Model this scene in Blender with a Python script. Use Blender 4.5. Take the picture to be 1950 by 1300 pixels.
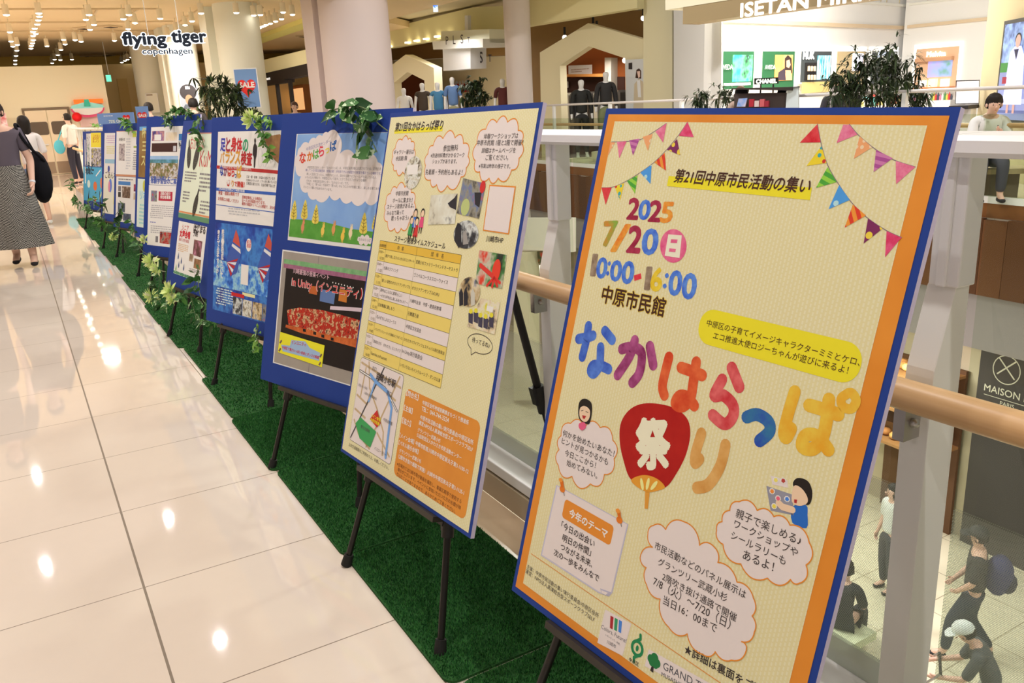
import bpy, bmesh, math, random
import numpy as np
from mathutils import Vector, Matrix
from mathutils.geometry import tessellate_polygon
random.seed(7)
for _o in list(bpy.data.objects): bpy.data.objects.remove(_o)
SC = bpy.context.scene
COL = SC.collection

# ------------------------------------------------------------------ camera
CAM = Vector((-0.1190, -1.9395, 1.3791))
FPX = 1578.66                       # focal length in pixels of the 1950 x 1300 frame
_p, _r, _y = -.27986, -.04808, -.52389
FWD = Vector((-math.sin(_y)*math.cos(_p), math.cos(_y)*math.cos(_p), math.sin(_p)))
_rt = Vector((math.cos(_y), math.sin(_y), 0)); _up = _rt.cross(FWD)
RGT = math.cos(_r)*_rt + math.sin(_r)*_up
UPV = -math.sin(_r)*_rt + math.cos(_r)*_up
cd = bpy.data.cameras.new('camera'); cam = bpy.data.objects.new('camera', cd); COL.objects.link(cam)
cd.sensor_width = 36; cd.lens = FPX/1950*36; cd.clip_start = .05; cd.clip_end = 200
cam.matrix_world = Matrix(((RGT.x, UPV.x, -FWD.x, CAM.x), (RGT.y, UPV.y, -FWD.y, CAM.y), (RGT.z, UPV.z, -FWD.z, CAM.z), (0, 0, 0, 1)))
SC.camera = cam
# ------------------------------------------------------------------ world, lights, exposure
SC.view_settings.view_transform = 'Standard'; SC.view_settings.look = 'None'
SC.view_settings.exposure = 0.0; SC.view_settings.gamma = 1; SC.view_settings.use_curve_mapping = False
SC.cycles.use_denoising = True
SC.cycles.max_bounces = 8; SC.cycles.diffuse_bounces = 4; SC.cycles.transparent_max_bounces = 12
SC.cycles.sample_clamp_indirect = 6
wd = bpy.data.worlds.new('mall_ambience'); SC.world = wd; wd.use_nodes = True
_bg = wd.node_tree.nodes['Background']; _bg.inputs[0].default_value = (1, .95, .90, 1); _bg.inputs[1].default_value = .26
def area(name, loc, size, watt, rot=(0, 0, 0), col=(1, .95, .91), sy=None):
    l = bpy.data.lights.new(name, 'AREA'); l.energy = watt; l.color = col; l.size = size
    if sy: l.shape = 'RECTANGLE'; l.size_y = sy
    else: l.shape = 'DISK'
    o = bpy.data.objects.new(name, l); o.location = loc; o.rotation_euler = rot; COL.objects.link(o)
    return o
for x, y, w in [(-.6, -3.6, 15), (-.6, -.6, 16), (-.6, 2.4, 21), (-.6, 5.2, 22), (-.6, 8.2, 22), (-.6, 11.2, 24), (-2.6, -1, 18), (-2.6, 4, 20), (-2.6, 9, 22),
                (.8, -2.3, 24), (.8, .3, 24), (.8, 2.9, 22), (.8, 5.6, 22), (.8, 8.6, 22)]:
    area('downlight', (x, y, 3.5), .075, w)
for x, y, w in [(-3, 16, 105), (-3, 20.5, 140), (1, 17, 95), (2.6, 14.4, 90), (4, 21, 130), (0, 22, 28), (-7, 19, 150)]:
    area('shop_downlight', (x, y, 3.4), .3, w, col=(1, .91, .82))
for x, y, w in [(4.6, 4, 120), (6.4, 9, 300), (8.0, .5, 200)]:
    area('atrium_downlight', (x, y, 5.6), .6, w)  # added fill lights over the open void, no fitting there

# ------------------------------------------------------------------ geometry helpers
def ray(q): return FWD + RGT*((q[0]-975)/FPX) - UPV*((q[1]-650)/FPX)
def at(x, y, d): return CAM + ray((x, y))*d          # a point d metres in front of the lens plane
def onz(q, z):
    d = ray(q); return CAM + d*((z-CAM.z)/d.z)
class Pl:
    """a real surface in the hall: origin, right, up, normal (towards the viewer)"""
    def __init__(s, o, u, v):
        s.o, s.u, s.v = Vector(o), Vector(u).normalized(), Vector(v).normalized(); s.n = s.u.cross(s.v).normalized()
    def uv(s, q):
        d = ray(q); t = (s.o-CAM).dot(s.n)/d.dot(s.n); p = CAM + d*t - s.o
        return (p.dot(s.u), p.dot(s.v))
    def w(s, a, off=0): return s.o + s.u*a[0] + s.v*a[1] + s.n*off
def wallplane(qa, da, qb, db):
    """vertical wall through two image points at the given distances"""
    a, b = at(*qa, da), at(*qb, db); u = Vector((b.x-a.x, b.y-a.y, 0))
    return Pl(Vector((a.x, a.y, 0)), u, (0, 0, 1))
CR = dict(A=(1060, 220, .3076), B=(1320, 220, .3846), C=(1050, 590, .3128), D=(960, 880, .3231), E=(1200, 880, .3230), F=(970, 190, .3307),
          G=(700, 190, .2077), H=(670, 440, .24615), I=(640, 670, .2769), J=(380, 200, .2), Kk=(490, 450, .3077), L=(250, 400, .2307),
          M=(260, 200, .1231), N=(230, 420, .1385), O=(140, 200, .1154), Q=(140, 330, .1154), X=(0, 0, 1))
def P(c, *a):
    x0, y0, s = CR[c]; return [(x0+a[i]*s, y0+a[i+1]*s) for i in range(0, len(a), 2)]
ORG = {}; PI2 = 2*math.pi
def lin(c): return tuple(((x/255)/12.92 if x/255 <= .04045 else ((x/255+.055)/1.055)**2.4) for x in c)
ILL = (.80, .70, .60)
def pc(r, g, b):
    """base colour of a thing seen as r,g,b under the warm hall light"""
    return tuple(min(.92, max(.004, v/k)) for v, k in zip(lin((r, g, b)), ILL))
_M = {}
def mat(c, rough=.55, metal=0, emit=0, spec=.5, alpha=1, key=None):
    k = key or ('m', tuple(c), rough, metal, emit, spec, alpha)
    if k in _M: return _M[k]
    m = bpy.data.materials.new('surface'); m.use_nodes = True; b = m.node_tree.nodes['Principled BSDF']
    b.inputs['Base Color'].default_value = (*c, 1); b.inputs['Roughness'].default_value = rough; b.inputs['Metallic'].default_value = metal
    b.inputs['Specular IOR Level'].default_value = spec
    if emit: b.inputs['Emission Color'].default_value = (*c, 1); b.inputs['Emission Strength'].default_value = emit
    _M[k] = m; return m
def pm(r, g, b, rough=.6, spec=.3, **k): return mat(pc(r, g, b), rough, spec=spec, **k)
def em(r, g, b, s=1.): return mat(lin((r, g, b)), .5, emit=s, spec=.2)
def nodemat(name, fn, rough=.55, spec=.4):
    m = bpy.data.materials.new(name); m.use_nodes = True; nt = m.node_tree; b = nt.nodes['Principled BSDF']
    b.inputs['Roughness'].default_value = rough; b.inputs['Specular IOR Level'].default_value = spec
    fn(nt, b); return m
def nd(nt, t, **k):
    n = nt.nodes.new(t)
    for a, v in k.items():
        if a.startswith('i'): n.inputs[int(a[1:])].default_value = v
        else: setattr(n, a, v)
    return n
def mth(nt, op, a, b=None, c=None):
    n = nt.nodes.new('ShaderNodeMath'); n.operation = op
    for i, v in enumerate((a, b, c)):
        if v is None: continue
        if isinstance(v, (int, float)): n.inputs[i].default_value = v
        else: nt.links.new(v, n.inputs[i])
    return n.outputs[0]
def mixc(nt, f, a, b):
    n = nt.nodes.new('ShaderNodeMix'); n.data_type = 'RGBA'
    for s, v in ((0, f), (6, a), (7, b)):
        if isinstance(v, (int, float)): n.inputs[s].default_value = v
        elif isinstance(v, tuple): n.inputs[s].default_value = (*v, 1)
        else: nt.links.new(v, n.inputs[s])
    return n.outputs[2]
def photo(cols, scale=30, key=None, detail=3, stretch=(1, 1, 1), emit=0):
    """printed photograph of many small things: patches of the given colours"""
    k = ('ph', tuple(cols), scale, stretch, emit)
    if k in _M: return _M[k]
    def fn(nt, b):
        tc = nd(nt, 'ShaderNodeTexCoord'); mp = nd(nt, 'ShaderNodeMapping'); mp.inputs['Scale'].default_value = stretch
        nt.links.new(tc.outputs['Object'], mp.inputs[0])
        n = nd(nt, 'ShaderNodeTexNoise'); n.inputs['Scale'].default_value = scale; n.inputs['Detail'].default_value = detail; n.inputs['Roughness'].default_value = .6
        nt.links.new(mp.outputs[0], n.inputs['Vector'])
        r = nd(nt, 'ShaderNodeValToRGB'); r.color_ramp.interpolation = 'LINEAR'
        e = r.color_ramp.elements; N = len(cols)
        for i in range(N):
            p = .32+.36*i/max(1, N-1); el = e[i] if i < 2 else e.new(p); el.position = p
            c = cols[i]; el.color = (*(lin(c) if emit else pc(*c)), 1)
        nt.links.new(n.outputs['Fac'], r.inputs[0]); nt.links.new(r.outputs[0], b.inputs['Base Color'])
        if emit: nt.links.new(r.outputs[0], b.inputs['Emission Color']); b.inputs['Emission Strength'].default_value = emit
    _M[k] = nodemat('printed_photo', fn, .5, .3); return _M[k]

class MB:
    def __init__(s): s.v, s.f, s.mi, s.m, s.sm = [], [], [], [], []
    def mid(s, m):
        if m not in s.m: s.m.append(m)
        return s.m.index(m)
    def add(s, vs, fs, m, smooth=False):
        b = len(s.v); s.v += [Vector(x) for x in vs]; i = s.mid(m)
        for f in fs: s.f.append(tuple(b+j for j in f)); s.mi.append(i); s.sm.append(smooth)
        return s
    def box8(s, c, m):          # 8 corners: bottom 4 then top 4
        return s.add(c, [(3, 2, 1, 0), (4, 5, 6, 7), (0, 1, 5, 4), (1, 2, 6, 5), (2, 3, 7, 6), (3, 0, 4, 7)], m)
    def box(s, a, b, m):
        x0, y0, z0 = a; x1, y1, z1 = b
        return s.box8([(x0, y0, z0), (x1, y0, z0), (x1, y1, z0), (x0, y1, z0), (x0, y0, z1), (x1, y0, z1), (x1, y1, z1), (x0, y1, z1)], m)
    def obox(s, c, ax, ay, az, m):   # centre and three half-axes
        c, ax, ay, az = map(Vector, (c, ax, ay, az))
        return s.box8([c-ax-ay-az, c+ax-ay-az, c+ax+ay-az, c-ax+ay-az, c-ax-ay+az, c+ax-ay+az, c+ax+ay+az, c-ax+ay+az], m)
    def prism(s, pl, pts, off0, off1, m):   # outline in plane units, extruded along the normal
        n = len(pts); vs = [pl.w(p, off0) for p in pts]+[pl.w(p, off1) for p in pts]
        t = tessellate_polygon([[Vector((p[0], p[1], 0)) for p in pts]])
        ar = sum(pts[i][0]*pts[(i+1) % n][1]-pts[(i+1) % n][0]*pts[i][1] for i in range(n))
        fs = []
        for a, b, c in t:
            k = (pts[b][0]-pts[a][0])*(pts[c][1]-pts[a][1])-(pts[b][1]-pts[a][1])*(pts[c][0]-pts[a][0])
            if k < 0: b, c = c, b
            fs += [(a+n, b+n, c+n), (c, b, a)]
        for i in range(n):
            j = (i+1) % n; fs.append((i, j, j+n, i+n) if ar > 0 else (j, i, i+n, j+n))
        return s.add(vs, fs, m)
    def flat(s, pl, pts, off, m):
        t = tessellate_polygon([[Vector((p[0], p[1], 0)) for p in pts]]); fs = []
        for a, b, c in t:
            k = (pts[b][0]-pts[a][0])*(pts[c][1]-pts[a][1])-(pts[b][1]-pts[a][1])*(pts[c][0]-pts[a][0])
            fs.append((a, b, c) if k > 0 else (a, c, b))
        return s.add([pl.w(p, off) for p in pts], fs, m)
    def tube(s, pts, rad, m, n=10, cap=True, smooth=True):
        pts = [Vector(p) for p in pts]; rs = rad if isinstance(rad, (list, tuple)) else [rad]*len(pts)
        vs, fs = [], []; ref = None
        for i, p in enumerate(pts):
            d = (pts[min(i+1, len(pts)-1)]-pts[max(i-1, 0)]).normalized()
            if ref is None: ref = Vector((0, 0, 1)) if abs(d.z) < .9 else Vector((1, 0, 0))
            x = d.cross(ref).normalized(); y = d.cross(x); ref = y.cross(d)*-1 if False else ref
            for k in range(n):
                a = 2*math.pi*k/n; vs.append(p+(x*math.cos(a)+y*math.sin(a))*rs[i])
        for i in range(len(pts)-1):
            for k in range(n):
                j = (k+1) % n; fs.append((i*n+k, i*n+j, (i+1)*n+j, (i+1)*n+k))
        s.add(vs, fs, m, smooth)
        if cap:
            s.add(vs[:n], [tuple(range(n))], m); s.add(vs[-n:], [tuple(range(n-1, -1, -1))], m)
        return s
    def lathe(s, c, prof, m, n=24, smooth=True, sx=1, sy=1, wob=None):   # prof: (radius, z)
        c = Vector(c); vs, fs = [], []
        for i, (r, z) in enumerate(prof):
            for k in range(n):
                a = 2*math.pi*k/n; rr = r*(1+(wob(a, i) if wob else 0))
                vs.append(c+Vector((rr*math.cos(a)*sx, rr*math.sin(a)*sy, z)))
        for i in range(len(prof)-1):
            for k in range(n):
                j = (k+1) % n; fs.append((i*n+k, i*n+j, (i+1)*n+j, (i+1)*n+k))
        s.add(vs, fs, m, smooth)
        s.add(vs[:n], [tuple(range(n-1, -1, -1))], m); s.add(vs[-n:], [tuple(range(n))], m)
        return s
    def ball(s, c, r, m, n=14, sq=(1, 1, 1), rot=None):
        c = Vector(c); vs, fs = [], []; h = n//2
        for i in range(h+1):
            t = math.pi*i/h
            for k in range(n):
                a = 2*math.pi*k/n; q = Vector((math.sin(t)*math.cos(a)*sq[0], math.sin(t)*math.sin(a)*sq[1], math.cos(t)*sq[2]))*r
                if rot: q = rot @ q
                vs.append(c+q)
        for i in range(h):
            for k in range(n):
                j = (k+1) % n; fs.append((i*n+k, (i+1)*n+k, (i+1)*n+j, i*n+j))
        return s.add(vs, fs, m, True)
    def build(s, name, parent=None, org=None, bevel=0):
        if org is None:
            if parent is not None: org = ORG[parent.name]
            else:
                A = np.array([tuple(v) for v in s.v]); org = Vector(((A[:, 0].min()+A[:, 0].max())/2, (A[:, 1].min()+A[:, 1].max())/2, A[:, 2].min()))
        me = bpy.data.meshes.new(name); me.from_pydata([tuple(v-org) for v in s.v], [], s.f)
        for m in s.m: me.materials.append(m)
        me.polygons.foreach_set('material_index', s.mi); me.polygons.foreach_set('use_smooth', s.sm); me.update()
        o = bpy.data.objects.new(name, me); COL.objects.link(o)
        if parent is not None: o.parent = parent; o.location = org-ORG[parent.name]
        else: o.location = org
        ORG[o.name] = Vector(org)
        if bevel:
            b = o.modifiers.new('edge', 'BEVEL'); b.width = bevel; b.segments = 2; b.limit_method = 'ANGLE'
        return o
def tag(o, label, cat, group=None, kind=None):
    if label: o['label'] = label
    if cat: o['category'] = cat
    if group: o['group'] = group
    if kind: o['kind'] = kind
    return o
def struct(o): o['kind'] = 'structure'; return o
def thing(name, loc, label, cat, group=None):
    o = bpy.data.objects.new(name, None); o.empty_display_size = .1; COL.objects.link(o); o.location = loc; ORG[o.name] = Vector(loc)
    return tag(o, label, cat, group)
# ---- lettering
_T = {}
def glyphs(s, bold=0.):
    k = (s, bold)
    if k in _T: return _T[k]
    c = bpy.data.curves.new('t', 'FONT'); c.body = s; c.size = 1; c.offset = bold; c.resolution_u = 3; c.fill_mode = 'FRONT'
    o = bpy.data.objects.new('t', c); COL.objects.link(o); bpy.context.view_layer.update()
    me = o.evaluated_get(bpy.context.evaluated_depsgraph_get()).to_mesh()
    vs = [(v.co.x, v.co.y) for v in me.vertices]; fs = [tuple(p.vertices) for p in me.polygons]
    o.to_mesh_clear(); bpy.data.objects.remove(o); bpy.data.curves.remove(c)
    _T[k] = (vs, fs); return _T[k]
def text(mb, pl, s, pL, pR, m, off=.0006, bold=0., hk=1., px=True, shear=0, height=None):
    """a line of lettering whose ink runs from pL to pR along its foot"""
    a, b = (pl.uv(pL), pl.uv(pR)) if px else (pL, pR)
    vs, fs = glyphs(s, 0.)
    if not vs: return
    x0 = min(v[0] for v in vs); x1 = max(v[0] for v in vs); y0 = min(v[1] for v in vs); y1 = max(v[1] for v in vs)
    d = Vector((b[0]-a[0], b[1]-a[1])); w = d.length; d.normalize(); e = Vector((-d.y, d.x)); k = w/(x1-x0)
    ky = height/(y1-y0) if height else k*hk
    sh = [(0, 0)]
    if bold >= .009: sh += [(bold*math.cos(q*PI2/8), bold*math.sin(q*PI2/8)) for q in range(8 if bold > .025 else 0)] or [(bold, 0), (-bold, 0), (0, bold), (0, -bold)]
    for i, (bx, by) in enumerate(sh):      # heavier weight: the same outline a hair to each side
        out = []
        for x, y in vs:
            xx = (x-x0)*k+bx*min(k, ky*1.2)+shear*(y-y0)*ky; yy = (y-y0+by)*ky
            out.append(pl.w((a[0]+d.x*xx+e.x*yy, a[1]+d.y*xx+e.y*yy), off+i*2e-6))
        mb.add(out, fs, m)
def stroke(mb, pl, pts, wdt, m, off, px=True, n=12):
    q = [pl.uv(p) for p in pts] if px else pts
    q = [Vector(p) for p in q]; r = wdt/2
    for i, p in enumerate(q):
        mb.flat(pl, [(p.x+r*math.cos(2*math.pi*k/n), p.y+r*math.sin(2*math.pi*k/n)) for k in range(n)], off+i*1e-6, m)
        if i < len(q)-1:
            d = (q[i+1]-p)
            if d.length < 1e-6: continue
            d.normalize(); e = Vector((-d.y, d.x))*r; b = q[i+1]
            mb.flat(pl, [tuple(p-e), tuple(b-e), tuple(b+e), tuple(p+e)], off+5e-7+i*1e-6, m)
def smoothline(pts, k=6, closed=False):
    P_ = [Vector(p) for p in pts]; n = len(P_); out = []
    g = (lambda i: P_[i % n]) if closed else (lambda i: P_[max(0, min(n-1, i))])
    for i in range(n if closed else n-1):
        a, b, c, d = g(i-1), g(i), g(i+1), g(i+2)
        for j in range(k):
            t = j/k; out.append(.5*((2*b)+(c-a)*t+(2*a-5*b+4*c-d)*t*t+(3*b-3*c+d-a)*t**3))
    if not closed: out.append(P_[-1])
    return out
def poly(mb, pl, pts, off, m): mb.flat(pl, [pl.uv(p) for p in pts], off, m)
def ell(c, rx, ry, n=28, rot=0):
    return [(c[0]+rx*math.cos(2*math.pi*k/n)*math.cos(rot)-ry*math.sin(2*math.pi*k/n)*math.sin(rot), c[1]+rx*math.cos(2*math.pi*k/n)*math.sin(rot)+ry*math.sin(2*math.pi*k/n)*math.cos(rot)) for k in range(n)]
def cloudline(J, bulge=.42, k=9):
    """scalloped outline through the inner corner points J"""
    J = [Vector(j) for j in J]; cen = sum(J, Vector((0, 0)))/len(J); out = []
    for i, a in enumerate(J):
        b = J[(i+1) % len(J)]; d = b-a; e = Vector((-d.y, d.x)).normalized(); mid = (a+b)/2
        if (mid+e*.01-cen).length < (mid-cen).length: e = -e
        for j in range(k):
            t = j/k; out.append(a+d*t+e*d.length*bulge*math.sin(math.pi*t)**.8)
    return out
def cloud(mb, pl, J, m, ml, wd, off, px=True, bulge=.42):
    q = [pl.uv(p) for p in J] if px else J
    o = cloudline(q, bulge); mb.flat(pl, [tuple(p) for p in o], off, m)
    if ml: stroke(mb, pl, [tuple(p) for p in o]+[tuple(o[0])], wd, ml, off+.0001, px=False, n=6)
def autocloud(mb, pl, L_, R_, T_, B_, n, m, ml, wd, off, seed=1):
    """cloud from the ends of its axes"""
    l, r, t, b = (pl.uv(q) for q in (L_, R_, T_, B_)); cx, cy = (l[0]+r[0])/2, (t[1]+b[1])/2; rx, ry = (r[0]-l[0])/2, (t[1]-b[1])/2
    rn = random.Random(seed); J = []
    for k in range(n):
        a = 2*math.pi*(k+rn.uniform(-.22, .22))/n+.3; J.append((cx+rx*.9*math.cos(a), cy+ry*.9*math.sin(a)))
    cloud(mb, pl, J, m, ml, wd, off, px=False, bulge=.34)
def rrect(x0, y0, x1, y1, r, k=5):
    out = []
    for cx, cy, a0 in ((x1-r, y0+r, -90), (x1-r, y1-r, 0), (x0+r, y1-r, 90), (x0+r, y0+r, 180)):
        for j in range(k+1):
            a = math.radians(a0+90*j/k); out.append((cx+r*math.cos(a), cy+r*math.sin(a)))
    return out
# ------------------------------------------------------------------ setting: floors, void, curb, ceilings
def tile_fn(base, xl, cross, grout, gw=.0022, rough=.07):
    def fn(nt, b):
        tc = nd(nt, 'ShaderNodeTexCoord'); g = nd(nt, 'ShaderNodeNewGeometry'); s = nd(nt, 'ShaderNodeSeparateXYZ'); nt.links.new(g.outputs['Position'], s.inputs[0])
        x, y = s.outputs[0], s.outputs[1]
        def line(v, period, off, w):
            f = mth(nt, 'FRACT', mth(nt, 'DIVIDE', mth(nt, 'SUBTRACT', v, off), period))
            d = mth(nt, 'MULTIPLY', mth(nt, 'MINIMUM', f, mth(nt, 'SUBTRACT', 1., f)), period)
            return mth(nt, 'LESS_THAN', d, w)
        m = line(y, cross, 0, gw)
        for per, off, w in xl: m = mth(nt, 'MAXIMUM', m, line(x, per, off, w))
        n = nd(nt, 'ShaderNodeTexNoise'); n.inputs['Scale'].default_value = .9; nt.links.new(g.outputs['Position'], n.inputs['Vector'])
        n2 = nd(nt, 'ShaderNodeTexNoise'); n2.inputs['Scale'].default_value = 14; n2.inputs['Detail'].default_value = 5; nt.links.new(g.outputs['Position'], n2.inputs['Vector'])
        f = mth(nt, 'ADD', mth(nt, 'MULTIPLY', n.outputs[0], .6), mth(nt, 'MULTIPLY', n2.outputs[0], .4))
        c = mixc(nt, f, tuple(v*.95 for v in base), tuple(min(.95, v*1.04) for v in base))
        nt.links.new(mixc(nt, m, c, grout), b.inputs['Base Color'])
        nt.links.new(mth(nt, 'ADD', mth(nt, 'MULTIPLY', m, .5), rough), b.inputs['Roughness'])
    return fn
M_floor = nodemat('polished_tile', tile_fn((.80, .71, .625), [(1.16, 0, .0036), (1.16, .58, .0022)], .6, pc(112, 92, 70), .0018, .035), .05, .62)
M_border = nodemat('border_stone', tile_fn(pc(172, 142, 108), [(40, 0, .003)], .6, pc(150, 120, 90), .0015, .16), .15, .5)
M_lower = nodemat('lower_tile', tile_fn(pc(214, 196, 160), [(.9, .1, .006)], .9, pc(150, 132, 100), .006, .25), .25, .4)
M_white = pm(232, 220, 206, .45); M_wall = pm(232, 212, 184, .7); M_cream = pm(226, 206, 170, .7); M_ceil = pm(214, 188, 150, .8)
M_stone = pm(168, 146, 116, .35); M_metal = mat((.55, .53, .5), .32, .9); M_steel = pm(222, 214, 200, .35, .5); M_black = mat((.012, .011, .011), .45); M_rub = mat((.008, .008, .008), .7)
M_wood = nodemat('beech', lambda nt, b: (lambda tc, mp, n: (nt.links.new(tc.outputs['Object'], mp.inputs[0]), nt.links.new(mp.outputs[0], n.inputs['Vector']), nt.links.new(mixc(nt, n.outputs[0], pc(188, 138, 86), pc(214, 168, 116)), b.inputs['Base Color'])))(nd(nt, 'ShaderNodeTexCoord'), (lambda q: (setattr(q.inputs['Scale'], 'default_value', (30, .8, 30)), q)[1])(nd(nt, 'ShaderNodeMapping')), nd(nt, 'ShaderNodeTexNoise')), .38, .5)
def edgeX(y): return 9.71+.0742*(y-3.28)           # far edge of the atrium void
def slab(name, pts, z0, z1, m):
    return struct(MB().prism(Pl((0, 0, 0), (1, 0, 0), (0, 1, 0)), pts, z0, z1, m).build(name))
VE = 19.0                                           # end of the void
slab('floor', [(-12, -8), (1.0215, -8), (1.0215, 42), (-12, 42)], -.4, 0, M_floor)
slab('floor', [(1.0215, -8), (1.172, -8), (1.172, VE), (1.0215, VE)], -.4, 0, M_border)
slab('floor', [(1.0215, VE), (34, VE), (34, 42), (1.0215, 42)], -.4, 0, M_floor)
slab('floor', [(edgeX(-8), -8), (34, -8), (34, VE), (edgeX(VE), VE)], -.4, 0, M_floor)
slab('floor', [(-2, -14), (22, -14), (22, 26), (-2, 26)], -5.4, -5.2, M_lower)
# curb under the glass
struct(MB().box((1.172, -8, 0), (1.30, VE, .095), M_stone).box((1.178, -8, .0951), (1.30, VE, .104), pm(120, 100, 80)).box((1.172, -8, .1041), (1.30, VE, .146), M_white).build('trim_1', bevel=.004))
# ceilings of the walkway
slab('ceiling', [(-12, -8), (1.3, -8), (1.3, 13.4), (-12, 13.4)], 3.55, 3.7, pm(206, 178, 146, .8))
slab('ceiling', [(-14, 13.4), (9.5, 13.4), (9.5, 21), (16, 28), (16, 44), (-14, 44)], 3.72, 3.9, pm(220, 186, 138, .8))
# ------------------------------------------------------------------ near balustrade
def glass(tint, rough=.0, dots=None, band=None):
    def mk():
        m = bpy.data.materials.new('guard_glass'); m.use_nodes = True; nt = m.node_tree; nt.nodes.clear()
        out = nd(nt, 'ShaderNodeOutputMaterial'); tr = nd(nt, 'ShaderNodeBsdfTransparent'); tr.inputs[0].default_value = (*tint, 1)
        gl = nd(nt, 'ShaderNodeBsdfGlossy'); gl.inputs['Roughness'].default_value = .01
        fr = nd(nt, 'ShaderNodeFresnel'); fr.inputs[0].default_value = 1.35
        mx = nd(nt, 'ShaderNodeMixShader'); gm = nd(nt, 'ShaderNodeNewGeometry'); nt.links.new(mth(nt, 'MULTIPLY', fr.outputs[0], mth(nt, 'SUBTRACT', 1., gm.outputs['Backfacing'])), mx.inputs[0]); nt.links.new(tr.outputs[0], mx.inputs[1]); nt.links.new(gl.outputs[0], mx.inputs[2])
        last = mx.outputs[0]
        if dots:
            g = nd(nt, 'ShaderNodeNewGeometry'); s = nd(nt, 'ShaderNodeSeparateXYZ'); nt.links.new(g.outputs['Position'], s.inputs[0])
            per, rad, top, bz = dots
            row = mth(nt, 'FLOOR', mth(nt, 'DIVIDE', s.outputs[2], per))
            yy = mth(nt, 'FRACT', mth(nt, 'ADD', mth(nt, 'DIVIDE', s.outputs[1], per), mth(nt, 'MULTIPLY', row, .5)))
            zz = mth(nt, 'FRACT', mth(nt, 'DIVIDE', s.outputs[2], per))
            d = mth(nt, 'ADD', mth(nt, 'POWER', mth(nt, 'SUBTRACT', yy, .5), 2.), mth(nt, 'POWER', mth(nt, 'SUBTRACT', zz, .5), 2.))
            f = mth(nt, 'MULTIPLY', mth(nt, 'LESS_THAN', d, rad*rad), mth(nt, 'LESS_THAN', s.outputs[2], top))
            f = mth(nt, 'MAXIMUM', mth(nt, 'MULTIPLY', f, .42), mth(nt, 'MULTIPLY', mth(nt, 'LESS_THAN', s.outputs[2], bz), .75))
            df = nd(nt, 'ShaderNodeBsdfDiffuse'); df.inputs[0].default_value = (.62, .66, .58, 1)
            m2 = nd(nt, 'ShaderNodeMixShader'); nt.links.new(f, m2.inputs[0]); nt.links.new(last, m2.inputs[1]); nt.links.new(df.outputs[0], m2.inputs[2]); last = m2.outputs[0]
        nt.links.new(last, out.inputs[0]); return m
    return mk()
M_glass = glass((.90, .94, .89), dots=(.0036, .40, .62, .212))
bal = thing('balustrade', (1.22, 4, 0), 'white atrium balustrade with glass panes and round wooden handrail behind the display boards', 'balustrade')
prof = [(1.160, 1.272), (1.166, 1.264), (1.285, 1.264), (1.289, 1.272), (1.289, 1.291), (1.283, 1.298), (1.168, 1.298), (1.160, 1.290)]
PXZ = Pl((0, 0, 0), (1, 0, 0), (0, 0, 1))           # normal is -Y
ys = [-1.136-1.201*2+1.201*k for k in range(19)]
mb = MB()
for k in range(18): mb.prism(PXZ, prof, -(ys[k]+1.2+.005) if k < 17 else -VE, -(ys[k]+.008), pm(222, 210, 200, .35, .5))
mb.build('top_rail', bal)
hb = MB().tube([(1.128, -4, .867), (1.128, VE, .867)], .0275, M_wood, 20); hb.build('handrail', bal)
for y in ys:
    if y > VE-.1: continue
    MB().box((1.203, y-.012, 1.046), (1.252, y+.042, 1.264), M_steel).box((1.196, y+.008, 1.046), (1.204, y+.026, 1.264), M_steel).build('post', bal, bevel=.003)
    br = MB().prism(PXZ, [(1.172, .146), (1.252, .146), (1.252, 1.05), (1.218, 1.05), (1.212, 1.047), (1.173, .905), (1.172, .89)], -(y+.048), -(y-.004), pm(232, 216, 192, .45)).build('bracket', bal, bevel=.003)
    ma = MB().box((1.128, y+.012, .78), (1.174, y+.034, .838), M_metal).ball((1.150, y+.008, .812), .009, M_metal, 10).build('handrail_mount', br)
    MB().box((1.262, y+.012, .147), (1.272, y+1.189, 1.265), M_glass).build('glass_pane', bal)
# ------------------------------------------------------------------ far side of the void
def fas(y0, y1, x0, x1, z0, z1, m, mb):
    mb.box8([(edgeX(y0)+x0, y0, z0), (edgeX(y0)+x1, y0, z0), (edgeX(y1)+x1, y1, z0), (edgeX(y1)+x0, y1, z0), (edgeX(y0)+x0, y0, z1), (edgeX(y0)+x1, y0, z1), (edgeX(y1)+x1, y1, z1), (edgeX(y1)+x0, y1, z1)], m)
mb = MB(); fas(-8, VE, -.02, .05, -.02, .06, pm(235, 218, 196, .4), mb); struct(mb.build('trim_2'))
mb = MB(); tones = [pm(90, 53, 26, .5), pm(82, 47, 22, .5), pm(98, 58, 29, .5), pm(78, 44, 20, .5)]
fas(-8, VE, -.01, .2, -.19, -.021, pm(124, 74, 34, .5), mb)
y = -8.
while y < VE:
    fas(y, min(VE, y+.295), -.07, .2, -1.12, -.20+random.uniform(-.012, .012), random.choice(tones), mb); y += .3
struct(mb.build('wall_fascia'))
mb = MB(); fas(-8, VE, -.03, .25, -1.80, -1.121, pm(136, 122, 112, .6), mb); struct(mb.build('wall_bulkhead'))
struct(MB().box((1.3, VE, -1.8), (edgeX(VE)+.2, VE+.2, -.401), pm(124, 100, 76)).build('wall_void_end'))
slab('ceiling', [(edgeX(-8)+.2, -8), (22, -8), (22, VE), (edgeX(VE)+.2, VE)], -1.8, -1.5, pm(200, 180, 150))
fb = thing('balustrade', (edgeX(6)+.08, 6, 0), 'glass balustrade with thin steel rail on the far side of the atrium', 'balustrade')
def fl(y, x, z): return (edgeX(y)+x, y, z)
MB().tube([fl(-5, .08, 1.285), fl(VE, .08, 1.285)], .022, pm(208, 190, 176, .35, .5), 8).build('top_rail', fb)
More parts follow.
